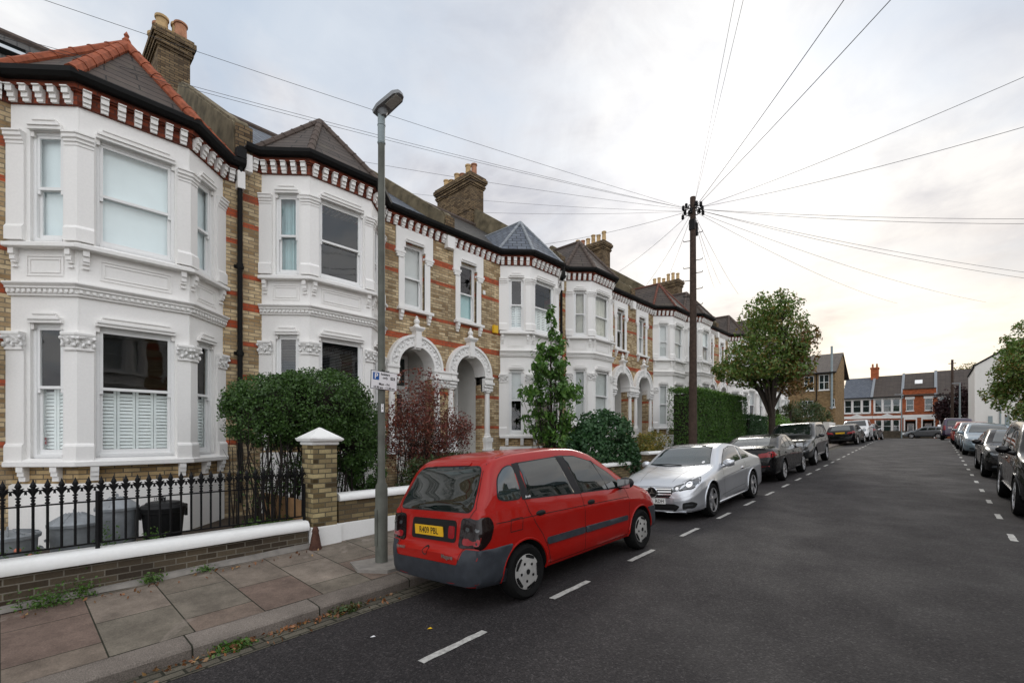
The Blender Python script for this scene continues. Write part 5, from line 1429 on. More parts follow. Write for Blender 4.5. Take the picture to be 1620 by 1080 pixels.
SUV = dict(L=4.50, ax=[.95, 3.61], R=.36, track=.93, tw=.24, wheel='s5', rim='alloy', tumble=.22, crown=.05,
  top=[(0, .75), (.03, .95), (.06, 1.15), (.22, 1.52), (.30, 1.69), (.5, 1.735), (1.4, 1.755), (2.1, 1.74), (2.45, 1.66), (2.85, 1.40), (3.2, 1.17), (3.4, 1.12), (3.9, 1.06), (4.2, .98), (4.38, .86), (4.46, .72), (4.5, .58)],
  bot=[(0, .42), (.2, .32), (4.2, .30), (4.5, .36)],
  wid=[(0, .72), (.05, .82), (.15, .88), (.5, .925), (2, .93), (3.6, .935), (4.0, .90), (4.25, .83), (4.4, .74), (4.5, .6)],
  belt=[(0, 1.0), (.3, 1.12), (1.2, 1.10), (3.1, 1.04), (3.5, .98), (4.5, .6)],
  windows=[('windscreen', 'top', rounded([(2.25, -.62), (2.25, .62), (3.08, .74), (3.08, -.74)], .05), 'car_glass'), ('rear_window', 'rear', rounded([(-.64, 1.16), (.64, 1.16), (.58, 1.56), (-.58, 1.56)], .05)),
           ('side_window', 'side', rounded([(.32, 1.2), (.42, 1.58), (.92, 1.61), (.94, 1.14)], .03)), ('side_window', 'side', rounded([(1.0, 1.14), (1.0, 1.615), (1.72, 1.63), (1.8, 1.11)], .03)),
           ('side_window', 'side', rounded([(1.88, 1.11), (1.82, 1.63), (2.15, 1.61), (2.45, 1.47), (2.85, 1.14), (2.82, 1.08)], .03))],
  patches=[('headlamp', 'lamp_clear', both('front', rounded([(.48, .76), (.76, .78), (.80, .94), (.50, .90)], .03))), ('grille', 'ink', [('front', rounded([(-.42, .74), (.42, .74), (.44, .88), (-.44, .88)], .03)), ('front', rounded([(-.62, .42), (.62, .42), (.66, .56), (-.66, .56)], .03))]),
           ('grille_bar', 'chrome', [('front', [(-.4, z), (.4, z), (.4, z+.015), (-.4, z+.015)], {'off': .009}) for z in (.78, .83)]), ('fog_lamp', 'lamp_clear', both('front', rounded([(.58, .58), (.70, .58), (.70, .64), (.58, .64)], .02))),
           ('tail_lamp', 'lamp_red', both('rear', rounded([(.66, .80), (.82, .80), (.80, 1.15), (.68, 1.15)], .03))), ('side_sill', 'alloy', [('side', rounded([(1.45, .37), (3.1, .36), (3.1, .42), (1.45, .43)], .02), {'off': .014})]),
           ('bumper_guard', 'lamp_grey', [('front', rounded([(-.5, .345), (.5, .345), (.52, .40), (-.52, .40)], .02), {'off': .01})])],
  gaps_creases=[('side', [(1.85, 1.1), (1.86, .8), (1.85, .45)]), ('side', [(.98, 1.13), (1.1, .9), (1.32, .7), (1.36, .45)]), ('side', [(2.9, 1.06), (2.95, .8), (2.92, .45)]), ('side', [(1.36, .45), (2.92, .44)])],
  mirror=(2.72, 1.14, .90), handles=[(1.15, .98), (2.05, .97)])
HAT = dict(L=4.28, ax=[.80, 3.40], R=.315, track=.87, tw=.21, wheel='s7', rim='alloy', tumble=.30, crown=.05,
  top=[(0, .66), (.03, .82), (.07, .98), (.16, 1.06), (.42, 1.27), (.62, 1.38), (.95, 1.43), (1.5, 1.455), (2.05, 1.45), (2.4, 1.37), (2.8, 1.15), (3.1, 1.0), (3.25, .965), (3.7, .89), (4.0, .80), (4.15, .70), (4.24, .58), (4.28, .48)],
  bot=[(0, .34), (.2, .24), (4.0, .2), (4.28, .25)],
  wid=[(0, .66), (.05, .76), (.15, .83), (.5, .875), (2, .88), (3.4, .88), (3.8, .85), (4.05, .77), (4.2, .64), (4.28, .5)],
  belt=[(0, .85), (.2, .98), (1.2, .97), (2.9, .92), (3.3, .86), (4.28, .5)],
  windows=[('windscreen', 'top', rounded([(2.2, -.55), (2.2, .55), (2.98, .68), (2.98, -.68)], .06), 'car_glass_pale'), ('rear_window', 'rear', rounded([(-.60, 1.02), (.60, 1.02), (.50, 1.34), (-.50, 1.34)], .06), 'car_glass_pale'),
           ('side_window', 'side', rounded([(.48, 1.1), (.72, 1.27), (.98, 1.32), (1.0, 1.02)], .04)), ('side_window', 'side', rounded([(1.06, 1.02), (1.04, 1.33), (1.72, 1.35), (1.8, .98)], .03)), ('side_window', 'side', rounded([(1.87, .98), (1.8, 1.35), (2.1, 1.33), (2.4, 1.2), (2.76, .98), (2.72, .95)], .03))],
  patches=[('tail_lamp', 'lamp_red', both('rear', rounded([(.38, .78), (.74, .80), (.79, .92), (.76, .97), (.44, .90)], .02))+[('side', rounded([(.10, .82), (.3, .86), (.14, .95), (.10, .95)], .02), {'off': .005})]), ('headlamp', 'lamp_clear', both('front', rounded([(.40, .62), (.70, .66), (.76, .78), (.48, .72)], .03))),
           ('grille', 'ink', [('front', rounded([(-.34, .28), (.34, .28), (.38, .36), (-.38, .36)], .03)), ('front', rounded([(-.3, .56), (.3, .56), (.32, .64), (-.32, .64)], .02))]), ('fog_lamp', 'ink', both('front', rounded([(.5, .3), (.66, .31), (.66, .38), (.52, .38)], .02))),
           ('rear_diffuser', 'tarmac_black', [('rear', rounded([(-.55, .36), (.55, .36), (.6, .44), (-.6, .44)], .03))])],
  gaps_creases=[('side', [(1.83, .98), (1.84, .7), (1.82, .3)]), ('side', [(1.02, 1.02), (1.1, .8), (1.2, .6), (1.22, .3)]), ('side', [(2.82, .94), (2.88, .7), (2.85, .3)]), ('side', [(1.22, .3), (2.85, .29)]), ('side', [(.5, .82), (1.8, .79), (3.0, .75)])],
  mirror=(2.66, .98, .82), handles=[(1.14, .88), (2.0, .86)])

# red people carrier
car, B = build_car('people_carrier', 'red five-door people carrier with grey bumpers parked nearest the camera', 'car', RED, car_matrix(-4.07, 5.19, -1.2), 'paint_red')
number_plate(car, B, 'R409 PBL', 'rear', .04, .80, 'plate_y')
RR = Matrix(((0, 0, -1, 0), (-1, 0, 0, 0), (0, 1, 0, 0), (0, 0, 0, 1)))
for tx, y, z, s in (('Megane', -.40, .575, .06), ('RENAULT', .46, .60, .042)):
    h, nn = B.hit('rear', y, z); text_mesh('badge_letters', tx, s, MT['chrome'], car, Matrix.Translation(h+Vector((-.012, 0, 0)))@RR, ext=.002, bold=.0015)
h, nn = B.hit('side', .84, 1.11, -1)
text_mesh('badge_letters', 'Scenic', .035, MT['sign_white'], car, Matrix.Translation((.86, h.y-.012, 1.105))@Matrix.Rotation(pi/2, 4, 'X'), bold=.001)
# silver coupe
car, B = build_car('coupe', 'silver coupe with black glass roof facing the camera behind the red car', 'car', SIL, car_matrix(-4.06, 10.86, 180), 'paint_silver')
number_plate(car, B, 'RDH', 'front', 0, .395, 'plate_w', tx=.14)
RF = Matrix(((0, 0, 1, 0), (1, 0, 0, 0), (0, 1, 0, 0), (0, 0, 0, 1)))
h, nn = B.hit('front', 0, .565); m = MB(); m.M = Matrix.Translation(h+Vector((.03, 0, 0)))@RF
m.tube([(.095*cos(2*pi*i/32), .095*sin(2*pi*i/32), 0) for i in range(33)], .013, 6, caps=False)
for i in range(3):
    a = pi/2+2*pi*i/3; b = a+pi/2
    m.prism([(.022*cos(b), .022*sin(b)), (.02*cos(a+pi), .02*sin(a+pi)), (-.022*cos(b), -.022*sin(b)), (.092*cos(a), .092*sin(a))], 'z', -.004, .008)
m.build('star_emblem', MT['chrome'], car, smooth=40)
m = MB(); m.M = Matrix.Translation(h+Vector((.012, 0, 0)))@RF; m.lathe([(.09, 0), (.09, .006), (0, .008)], n=24); m.build('emblem_disc', MT['ink'], car)
m = MB(); a, _ = B.hit('top', 3.44, .1); b, _ = B.hit('top', 3.36, -.55); m.tube([a+Vector((.0, .0, .012)), (a+b)/2+Vector((0, 0, .03)), b+Vector((0, 0, .014))], .009, 6); m.build('wiper', MT['tarmac_black'], car)
# black saloon
car, B = build_car('saloon_car', 'black saloon seen from behind just beyond the silver coupe', 'car', SED, car_matrix(-4.23, 17.65, 0), 'paint_black')
build_car('off_road_car', 'dark grey tall off-road car facing the camera under the street tree', 'car', SUV, car_matrix(-4.40, 23.5, 180), 'paint_grey')
car, B = build_car('hatchback', 'black hatchback with yellow rear plate beyond the off-road car', 'car', HAT, car_matrix(-4.62, 41.2, -3), 'paint_black')
m = MB(); hx = B.hit('rear', 0, .86)[0].x; m.box((hx-.012, 0, .86), (.008, .52, .112)); m.build('number_plate', MT['plate_y'], car)
build_car('off_road_car', 'pale silver car facing the camera behind the black hatchback on the left', 'car', SUV, car_matrix(-4.55, 46.6, 180), 'paint_white')
build_car('hatchback', 'dark car with red tail lamps farthest along the left kerb', 'car', HAT, car_matrix(-4.3, 52.2, -4), 'paint_grey')
# right hand row
S2 = dict(SUV); S2.update(wheel='s10', rubber=False)
build_car('estate_car', 'glossy black tall estate cut off by the right picture edge', 'car', S2, car_matrix(2.02, 14.1, 180), 'paint_black')
build_car('saloon_car', 'dark saloon facing the camera behind the black estate on the right', 'car', SED, car_matrix(1.95, 21.5, 180), 'paint_black')
build_car('hatchback', 'pale blue grey hatchback facing the camera in the right hand row', 'car', HAT, car_matrix(1.86, 31.6, 180), 'paint_blue')
build_car('hatchback', 'mid grey hatchback half hidden behind the pale blue grey one', 'car', HAT, car_matrix(1.78, 36.4, 180), 'paint_midgrey')
build_car('hatchback', 'small dark red hatchback in the right hand row, nose up the street', 'car', HAT, car_matrix(1.72, 41.6, 0), 'paint_red')
build_car('off_road_car', 'dark violet tall car with red tail lamps at the far end of the right row', 'car', SUV, car_matrix(1.35, 51.5, 0), 'paint_purple')
build_car('hatchback', 'mid grey hatchback standing across the far end of the street', 'car', HAT, car_matrix(-.5, 75.5, 70, dz=0, roll=0), 'paint_midgrey')
# ------------------------------------------------------------------ vegetation
def leaf_mesh(name, pts, size, mat, parent=None, seed=0, out=None, flat=.0, loc=(0, 0, 0), asp=.55, droop=0.0):
    g = np.random.default_rng(seed); n = len(pts); p = np.asarray(pts, 'f')
    nn = g.normal(size=(n, 3)).astype('f')
    if out is not None: nn += np.asarray(out, 'f')*1.0
    nn /= np.linalg.norm(nn, axis=1, keepdims=True)+1e-6
    d = g.normal(size=(n, 3)).astype('f'); d[:, 2] -= droop*1.5
    d -= nn*(d*nn).sum(1, keepdims=True); d /= np.linalg.norm(d, axis=1, keepdims=True)+1e-6
    s = np.cross(d, nn)
    sz = (size*g.uniform(.65, 1.3, (n, 1))).astype('f')
    b = p-d*sz*.5; t = p+d*sz*.5; w = s*sz*asp*.5; f = nn*sz*.12
    v = np.stack([b, p+w+f, t, p-w+f], 1).reshape(-1, 3)-np.asarray(loc, 'f')
    i = np.arange(n)*4
    tri = np.stack([i, i+1, i+2, i, i+2, i+3], 1).reshape(-1)
    me = bpy.data.meshes.new(name)
    me.vertices.add(len(v)); me.vertices.foreach_set('co', v.ravel())
    me.loops.add(len(tri)); me.loops.foreach_set('vertex_index', tri.astype('i'))
    me.polygons.add(n*2); me.polygons.foreach_set('loop_start', np.arange(n*2, dtype='i')*3)
    me.update(calc_edges=True); me.materials.append(mat)
    o = bpy.data.objects.new(name, me); COL.objects.link(o); o.parent = parent
    if parent is None: o.location = loc
    return o
def crown_pts(blobs, n, seed, shell=.55, lump=.22, nl=60, sup=2.0, gap=0.0):
    """points in clumps spread through the outer volume of overlapping ellipsoids"""
    g = np.random.default_rng(seed); out = []; nrm = []
    vol = np.array([b[1][0]*b[1][1]*b[1][2] for b in blobs])**(2/3); vol /= vol.sum()
    for (c, r), f in zip(blobs, vol):
        k = max(6, int(nl*f)); m = int(n*f)
        d = g.normal(size=(k, 3)); d /= (np.abs(d)**sup).sum(1, keepdims=True)**(1/sup)
        rad = g.uniform(shell, 1.0, (k, 1)); cc = d*rad
        idx = g.integers(0, k, m)
        sp = g.normal(size=(m, 3))*lump*g.uniform(.5, 1.2, (k, 1))[idx]
        q = cc[idx]+sp
        L = ((np.abs(q)**sup).sum(1))**(1/sup); q[L > 1.08] *= (1.0/L[L > 1.08])[:, None]
        out.append(q*np.array(r)+np.array(c)); nrm.append(q/(np.linalg.norm(q, axis=1, keepdims=True)+1e-6))
    return np.concatenate(out), np.concatenate(nrm)
def plant(name, label, cat, base, blobs, n, size, mat, seed, group=None, twigs=0, twig_r=.012, mat2=None, frac2=0, stem_h=None, part='foliage', **kw):
    root = empty(name, base, 0, label, cat, group)
    lk_ = {k: kw.pop(k) for k in ('asp', 'droop', 'flat') if k in kw}
    P, N = crown_pts(blobs, n, seed, **kw)
    leaf_mesh(part, P, size, MT[mat], root, seed, N, loc=base, **lk_)
    if twigs:
        r = random.Random(seed); m = MB()
        for i in range(twigs):
            c = P[r.randrange(len(P))]
            a = Vector((r.uniform(-.25, .25)*blobs[0][1][0], r.uniform(-.7, .7)*blobs[0][1][1], 0)); b = Vector(c)-Vector(base)
            mid = a.lerp(b, .5)+Vector((r.uniform(-.1, .1), r.uniform(-.1, .1), .1))
            m.tube([a, a.lerp(mid, .5)+Vector((r.uniform(-.04, .04), r.uniform(-.04, .04), 0)), mid, b], [twig_r, twig_r*.8, twig_r*.6, twig_r*.2], 4)
        m.build('stem', MT['twig'], root, smooth=60)
    return root, P
g0 = lambda y: gz(y)+.1
# big clipped bush over the party wall
bush, _ = plant('clipped_bush', 'large dark green clipped bush on bare stems behind the brick pier', 'bush', (-8.4, 3.9, g0(3.9)),
      [((-8.45, 3.2, 2.3), (.8, .78, .62)), ((-8.35, 3.95, 2.42), (.85, .85, .66)), ((-8.2, 4.5, 1.95), (.6, .55, .75)), ((-8.1, 4.75, 1.35), (.4, .35, .6))], 60000, .047, 'L_hedge', 11, lump=.12, nl=620, sup=2.4, shell=.78, asp=.62)
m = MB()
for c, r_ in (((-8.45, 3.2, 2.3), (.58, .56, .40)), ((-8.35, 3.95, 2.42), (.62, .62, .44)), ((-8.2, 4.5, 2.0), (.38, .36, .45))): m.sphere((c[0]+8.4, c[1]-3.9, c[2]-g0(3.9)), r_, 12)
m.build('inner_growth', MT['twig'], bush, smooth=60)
m = MB(); r = random.Random(4)
for i in range(130):
    y = r.uniform(2.7, 4.75); x = r.uniform(-8.9, -7.9); a = Vector((x+8.4, y-3.9+r.uniform(-.1, .1), -.05)); b = Vector((x+8.4+r.uniform(-.25, .25), y-3.9+r.uniform(-.3, .3), r.uniform(1.4, 2.1)))
    p = a.lerp(b, .4)+Vector((r.uniform(-.08, .08), r.uniform(-.08, .08), 0)); q = a.lerp(b, .7)+Vector((r.uniform(-.12, .12), r.uniform(-.12, .12), 0)); k = r.uniform(.006, .02)
    m.tube([a, p, q, b], [k, k*.8, k*.6, k*.4], 5)
    for j in range(3): c = p.lerp(b, r.random()); m.tube([c, c+Vector((r.uniform(-.22, .22), r.uniform(-.22, .22), r.uniform(-.05, .3)))], [k*.4, .002], 4)
m.build('stem', MT['twig'], bush, smooth=60)
P, N = crown_pts([((-8.35, 3.6, 1.15), (.5, 1.1, .6)), ((-8.0, 4.7, .8), (.35, .4, .4))], 2600, 44, lump=.2, nl=90, shell=.2); leaf_mesh('inner_foliage', P, .05, MT['L_hedge'], bush, 45, loc=(-8.4, 3.9, g0(3.9)))
plant('purple_shrub', 'reddish purple open shrub just right of the parking sign', 'shrub', (-8.6, 6.4, g0(6.4)), [((-8.6, 6.35, 2.45), (.75, .85, .95)), ((-8.6, 6.5, 1.7), (.7, 1.0, .8)), ((-8.5, 7.4, 2.0), (.4, .5, .6))], 8500, .065, 'L_red', 12, twigs=170, twig_r=.011, lump=.24, nl=90, shell=.3)
plant('low_shrub', 'low dark green shrub below the purple one behind the white coping', 'shrub', (-8.1, 6.7, g0(6.7)), [((-8.0, 6.2, 1.0), (.5, .8, .5)), ((-8.1, 7.2, 1.05), (.5, .8, .45)), ((-8.1, 8.1, 1.05), (.4, .6, .4))], 9000, .06, 'L_low', 13, twigs=40, lump=.17, nl=120, shell=.5)
yt, _ = plant('young_tree', 'slender light green young tree in front of the blue roofed bay', 'tree', (-8.5, 11.1, g0(11)),
      [((-8.5, 11.1, 5.3), (.22, .22, .6)), ((-8.5, 11.1, 4.6), (.5, .5, .6)), ((-8.5, 11.0, 3.9), (.75, .75, .6)), ((-8.5, 11.1, 3.1), (.85, 1.0, .65)), ((-8.5, 11.1, 2.3), (.9, .95, .7)), ((-8.4, 11.9, 3.3), (.4, .45, .5)), ((-8.4, 10.4, 3.9), (.35, .4, .3)), ((-8.4, 11.3, 1.6), (.6, .7, .45))], 4600, .165, 'L_young', 14, twigs=90, twig_r=.014, lump=.17, nl=100, shell=.3, droop=.9, asp=.42)
m = MB(); m.tube([(0, 0, -.1), (.02, .02, 1.5), (0, 0, 3), (.02, 0, 5.2)], [.05, .042, .03, .008], 8); m.build('trunk', MT['bark'], yt, smooth=60)
plant('ivy_bush', 'rounded dark green ivy bush between the young tree and the silver coupe', 'bush', (-7.75, 12.9, g0(12.9)), [((-7.75, 12.8, 1.5), (.85, 1.35, 1.15)), ((-7.7, 11.9, 1.3), (.7, .8, .85)), ((-7.6, 13.7, 1.1), (.6, .6, .75))], 17000, .095, 'L_ivy', 15, lump=.1, nl=420, shell=.8, sup=2.3, asp=.8, droop=.5)
plant('low_shrub', 'loose olive green shrub between the ivy bush and the tall square hedge', 'shrub', (-7.7, 16.2, g0(16.2)), [((-7.7, 15.3, 1.45), (.4, .6, .5)), ((-7.7, 16.4, 1.5), (.5, .9, .55))], 3200, .09, 'L_gold', 16, twigs=30, lump=.25, nl=60, shell=.3)
def box_hedge(name, label, x0, x1, y0, y1, zt, n, mat, seed, size=.06, top_mat=None):
    zb = gz((y0+y1)/2); base = ((x0+x1)/2, (y0+y1)/2, zb); root = empty(name, base, 0, label, 'hedge')
    g = np.random.default_rng(seed); h = zt-zb; fx, fy, fz = (y1-y0)*h, (x1-x0)*h, (x1-x0)*(y1-y0)
    w = np.array([fx*1.4, fy, fz*1.3]); w /= w.sum(); k = g.choice(3, n, p=w)
    p = np.stack([g.uniform(x0, x1, n), g.uniform(y0, y1, n), g.uniform(zb, zt, n)], 1); dep = np.abs(g.normal(0, .07, n)); nn = np.zeros((n, 3))
    a = k == 0; p[a, 0] = x1-dep[a]+.03*np.sin(p[a, 1]*3.1+p[a, 2]*2); nn[a, 0] = 1
    a = k == 1; p[a, 1] = y0+dep[a]; nn[a, 1] = -1
    a = k == 2; p[a, 2] = zt-dep[a]*.8+.03*np.sin(p[a, 1]*4)+g.exponential(.03, a.sum()); nn[a, 2] = 1
    leaf_mesh('foliage', p, size, MT[mat], root, seed, nn, loc=base)
    if top_mat: 
        m_ = n//7; q = np.stack([g.uniform(x0-.03, x1+.05, m_), g.uniform(y0-.03, y1, m_), zt+g.normal(.02, .05, m_)], 1); leaf_mesh('top_growth', q, size, MT[top_mat], root, seed+1, np.tile([0, 0, 1.], (m_, 1)), loc=base)
    m = MB(); m.bx(x0+.22-base[0], x1-.2-base[0], y0+.2-base[1], y1-.2-base[1], -.1, h-.2); m.build('core', MT['twig'], root)
    return root
box_hedge('tall_hedge', 'tall bright green square clipped hedge behind the telegraph pole', -8.5, -7.3, 19.3, 26.6, 3.85, 24000, 'L_boxed', 17, .075, 'L_bright')
box_hedge('low_hedge', 'lower dark hedge between the tall square hedge and the street tree trunk', -8.3, -7.2, 26.9, 30.5, 2.95, 8000, 'L_ivy', 18, .09)
# ---- trees with trunk, limbs and crown
def tree(name, label, base, trunk_h, trunk_r, blobs, n, size, mat, seed, lean=(0, 0), limbs=9, mat2=None, blobs2=None, n2=0, lump=.2, nl=150, shell=.35, cat='tree', group=None):
    root = empty(name, base, 0, label, cat, group); r = random.Random(seed)
    P, N = crown_pts(blobs, n, seed, lump=lump, nl=nl, shell=shell); leaf_mesh('crown', P, size, MT[mat], root, seed, N*.5, loc=base, droop=.4)
    if mat2:
        P2, N2 = crown_pts(blobs2, n2, seed+9, lump=lump, nl=max(12, nl//4), shell=.2); leaf_mesh('turning_foliage', P2, size, MT[mat2], root, seed+9, N2*.5, loc=base, droop=.4)
    m = MB(); top = Vector((lean[0], lean[1], trunk_h))
    m.tube([(0, 0, -.2), (0, 0, .05), (top.x*.3, top.y*.3, trunk_h*.5), top], [trunk_r*1.5, trunk_r*1.15, trunk_r, trunk_r*.9], 12)
    for i in range(limbs):
        c = P[r.randrange(len(P))]-np.array(base); e = Vector(c)
        mid = top.lerp(e, .45)+Vector((0, 0, .15*abs(e.z-top.z))); s0 = Vector((top.x*.9, top.y*.9, trunk_h*r.uniform(.75, 1)))
        m.tube([s0, s0.lerp(mid, .55), mid, mid.lerp(e, .6), e], [trunk_r*.55, trunk_r*.42, trunk_r*.32, trunk_r*.2, trunk_r*.06], 7)
        for j in range(4):
            c2 = mid.lerp(e, r.uniform(.0, .8)); q = min((Vector(P[r.randrange(len(P))]-np.array(base)) for _ in range(30)), key=lambda v: (v-c2).length)
            m.tube([c2, c2.lerp(q, .5)+Vector((0, 0, .1)), q], [trunk_r*.16, trunk_r*.1, .008], 5)
    m.build('trunk', MT['bark'], root, smooth=60)
    return root
B0 = (-5.85, 25.4, gz(25.4)+zpav(-5.85))
tree('street_tree', 'broad green street tree with a browning right side, growing from the left pavement', B0, 2.3, .155,
     [((-5.9, 25.4, 6.2), (1.9, 2.1, 2.0)), ((-5.5, 24.6, 7.6), (1.3, 1.3, 1.2)), ((-6.4, 26.4, 7.9), (1.2, 1.3, 1.2)), ((-6.9, 24.4, 5.3), (1.3, 1.3, 1.1)), ((-5.2, 26.2, 5.8), (1.1, 1.2, 1.4)), ((-6.2, 25.2, 4.9), (1.6, 1.7, .7)), ((-7.4, 23.9, 5.0), (.8, .8, .6))], 12500, .165, 'L_tree', 21, limbs=16,
     mat2='L_treebrown', blobs2=[((-4.8, 26.2, 6.2), (.9, 1.0, 1.2)), ((-5.0, 26.2, 4.6), (1.0, 1.2, .8))], n2=2200, lump=.17, nl=260)
plant('broad_shrub', 'broad dark green shrub in front of the tan brick house', 'shrub', (-7.6, 45, g0(45)), [((-7.8, 44.5, 3.4), (1.3, 1.8, 1.5)), ((-8.6, 42.5, 3.0), (1.2, 1.6, 1.3)), ((-7.0, 46.5, 3.0), (.8, 1.2, 1.2))], 8000, .16, 'L_low', 22, lump=.16, nl=200, shell=.6)
plant('bright_shrub', 'small bright yellow green shrub right of the street tree trunk', 'shrub', (-7.3, 33.0, g0(33)), [((-7.3, 33.0, 2.5), (.7, 1.3, .7))], 2200, .13, 'L_bright', 23, lump=.2, nl=60)
cor = empty('spiky_palm', (-7.2, 36.0, g0(36)), 0, 'dark spiky palm beside the bright green shrub', 'palm'); m = MB(); r = random.Random(6)
for i in range(70):
    a = r.uniform(0, 2*pi); el = r.uniform(-.2, 1.4); L = r.uniform(.7, 1.0); d = Vector((cos(a)*cos(el), sin(a)*cos(el), sin(el))); c = Vector((0, 0, 2.3)); s = Vector((-sin(a), cos(a), 0))*.03
    e = c+d*L+Vector((0, 0, -.15)); m.add([tuple(c-s), tuple(c+s), tuple(c+d*L*.5+s), tuple(e), tuple(c+d*L*.5-s)], [(0, 1, 2, 4), (4, 2, 3)])
m.build('fronds', MT['L_low'], cor, recalc=False); m = MB(); m.tube([(0, 0, -.1), (.03, 0, 2.3)], [.09, .07], 8); m.build('trunk', MT['bark'], cor)
tree('purple_tree', 'dark purple leaved tree in front of the far red brick terrace', (2.6, 79.6, gz(79)), 2.2, .2, [((2.4, 79.6, 5.4), (2.5, 1.3, 2.6)), ((3.6, 79.6, 6.6), (1.8, 1.2, 2.0)), ((1.2, 79.5, 4.6), (1.6, 1.2, 1.8))], 6500, .28, 'L_purple', 24, lump=.16)
tree('kerbside_tree', 'dark green tree touched with gold at the right picture edge', (5.6, 40.5, gz(40)), 2.4, .2, [((5.2, 40.5, 5.6), (2.6, 2.6, 2.7)), ((3.6, 41.0, 4.9), (1.5, 1.6, 1.6)), ((4.2, 41.0, 7.2), (1.5, 1.5, 1.5)), ((5.0, 39.5, 3.2), (2.0, 2.0, 1.3))], 19000, .19, 'L_tree', 25, limbs=14, mat2='L_gold', blobs2=[((3.9, 41.2, 5.9), (1.2, 1.4, 1.6))], n2=2600, lump=.16, nl=260)
plant('garden_shrub', 'dark evergreen bush below the gold touched tree on the right', 'shrub', (5.6, 37.5, gz(37)), [((5.6, 37.5, 2.6), (1.2, 3.5, 1.4))], 5000, .15, 'L_low', 29, lump=.15, nl=120)
for i, (x, y, h, rr, mt, lb) in enumerate(((-20, 108, 13.2, 3.2, 'L_gold', 'pale tree behind the chimney of the far terrace'), (-13, 112, 12.0, 2.6, 'L_gold', 'low golden tree showing above the middle of the far roof'), (4.5, 100, 13.0, 2.6, 'L_gold', 'golden tree behind the far terrace at the telegraph pole'), (8.5, 103, 13.4, 2.4, 'L_treebrown', 'brown tree above the right end of the far terrace'))):
    tree('garden_tree', lb, (x, y, 1.5), 6, .25, [((x, y, h-2.2), (rr, rr*.8, 2.2)), ((x-rr*.6, y, h-3), (rr*.7, rr*.7, 1.6)), ((x+rr*.6, y, h-2.8), (rr*.7, rr*.7, 1.7))], 3500, .3, mt, 60+i, group=None)

# weeds, roses, leaf litter
def tuft(name, label, cat, x, y, z, h, w, n, seed, mat='L_weed', size=.035, kind=None):
    g = np.random.default_rng(seed); p = np.stack([x+g.normal(0, w, n), y+g.normal(0, w*1.3, n), z+np.abs(g.normal(0, h*.5, n))], 1)
    o = leaf_mesh(name, p, size, MT[mat], None, seed, np.tile([0, 0, .8], (n, 1)), loc=(x, y, z)); tag(o, label, cat, None, kind); return o
tuft('weed_clump', 'largest weed clump at the foot of the dark wall', 'weed', -6.9, .33, .115, .16, .085, 420, 31)
tuft('weed_clump', 'small weed tuft at the wall foot beside the largest clump', 'weed', -6.92, .62, .13, .2, .05, 160, 32)
tuft('weed_clump', 'weed tuft at the wall foot below the third dustbin', 'weed', -6.9, 1.22, .15, .12, .045, 160, 33)
tuft('weed_clump', 'low weed creeping at the wall foot midway along the dark wall', 'weed', -6.9, 1.75, .17, .06, .05, 110, 34)
tuft('weed_clump', 'dark green weed in the gutter beside the lamp post', 'weed', -4.80, 2.55, -.03, .06, .075, 260, 35, 'L_low', .05)
tuft('weed_clump', 'grass tuft growing under the kerb edge nearest the camera', 'weed', -4.80, 1.45, -.06, .05, .07, 200, 36, 'L_weed', .05)
rp = empty('rose_bush', (-7.3, .25, .2), 0, 'small rose with orange pink blooms behind the railings', 'rose'); g = np.random.default_rng(37)
p = np.stack([-7.38+g.normal(0, .06, 500), .2+g.normal(0, .2, 500), .42+g.normal(0, .11, 500)], 1); leaf_mesh('foliage', p, .045, MT['L_weed'], rp, 38, loc=(-7.3, .25, .2))
m = MB()
for (a, b, c) in ((-.04, -.12, .45), (-.1, -.02, .36)): m.sphere((a, b, c), .03, 8)
m.build('bloom', MT['petal'], rp, smooth=60)
tuft('climbing_weed', 'leafy weed climbing the bar in front of the third dustbin', 'weed', -7.3, .86, .5, .26, .045, 220, 39)
tuft('climbing_weed', 'leafy weed climbing between the third dustbin and the black bin', 'weed', -7.32, 1.3, .5, .2, .05, 200, 40)
plant('garden_plants', 'low leafy plants behind the railings at the foot of the board', 'plant', (-7.8, 2.9, .2), [((-7.9, 2.9, .42), (.45, .5, .18)), ((-7.8, 3.6, .45), (.3, .3, .15))], 1800, .06, 'L_weed', 41, lump=.25, nl=40, shell=.2)
g = np.random.default_rng(50); n = 250
y = np.concatenate([g.normal(1.35, .35, 70), g.normal(2.3, .35, 110), g.uniform(-2, 3.4, 70)])
x = -4.83+np.abs(g.normal(0, .08, n)); x[-70:] = -4.8+g.uniform(-.05, .3, 70)
p = np.stack([x, y, .0328*y-.064*(-3.0-x)+.018+np.abs(g.normal(0, .012, n))], 1)
p2 = np.stack([-6.85+np.abs(g.normal(0, .12, 60)), g.uniform(-.5, 3.2, 60), np.full(60, 0)], 1); p2[:, 2] = .0328*p2[:, 1]+.1-.05*(p2[:, 0]+7.02)+.018
o = leaf_mesh('fallen_leaves', np.concatenate([p, p2]), .048, MT['L_litter'], None, 51, None, .0, (-4.5, 1.5, .05), .6); o['kind'] = 'stuff'; o['label'] = 'brown and orange fallen leaves lying in the gutter and along the wall'
for i, (x, y, c) in enumerate(((-3.86, 2.33, 'sign_white'), (-3.55, 2.75, 'yellow_box'))):
    m = MB(); m.add([(-.012, -.022, .006), (.012, -.02, .013), (.016, .02, .007), (-.01, .02, .012), (0, .0, .018)], [(0, 1, 4), (1, 2, 4), (2, 3, 4), (3, 0, 4)])
    tag(m.build('litter_scrap', MT[c], None, loc=(x, y, gz(y)+camb(x)), recalc=False), ('small white scrap of paper lying on the dark road', 'small yellow leaf scrap lying on the dark road')[i], 'litter')
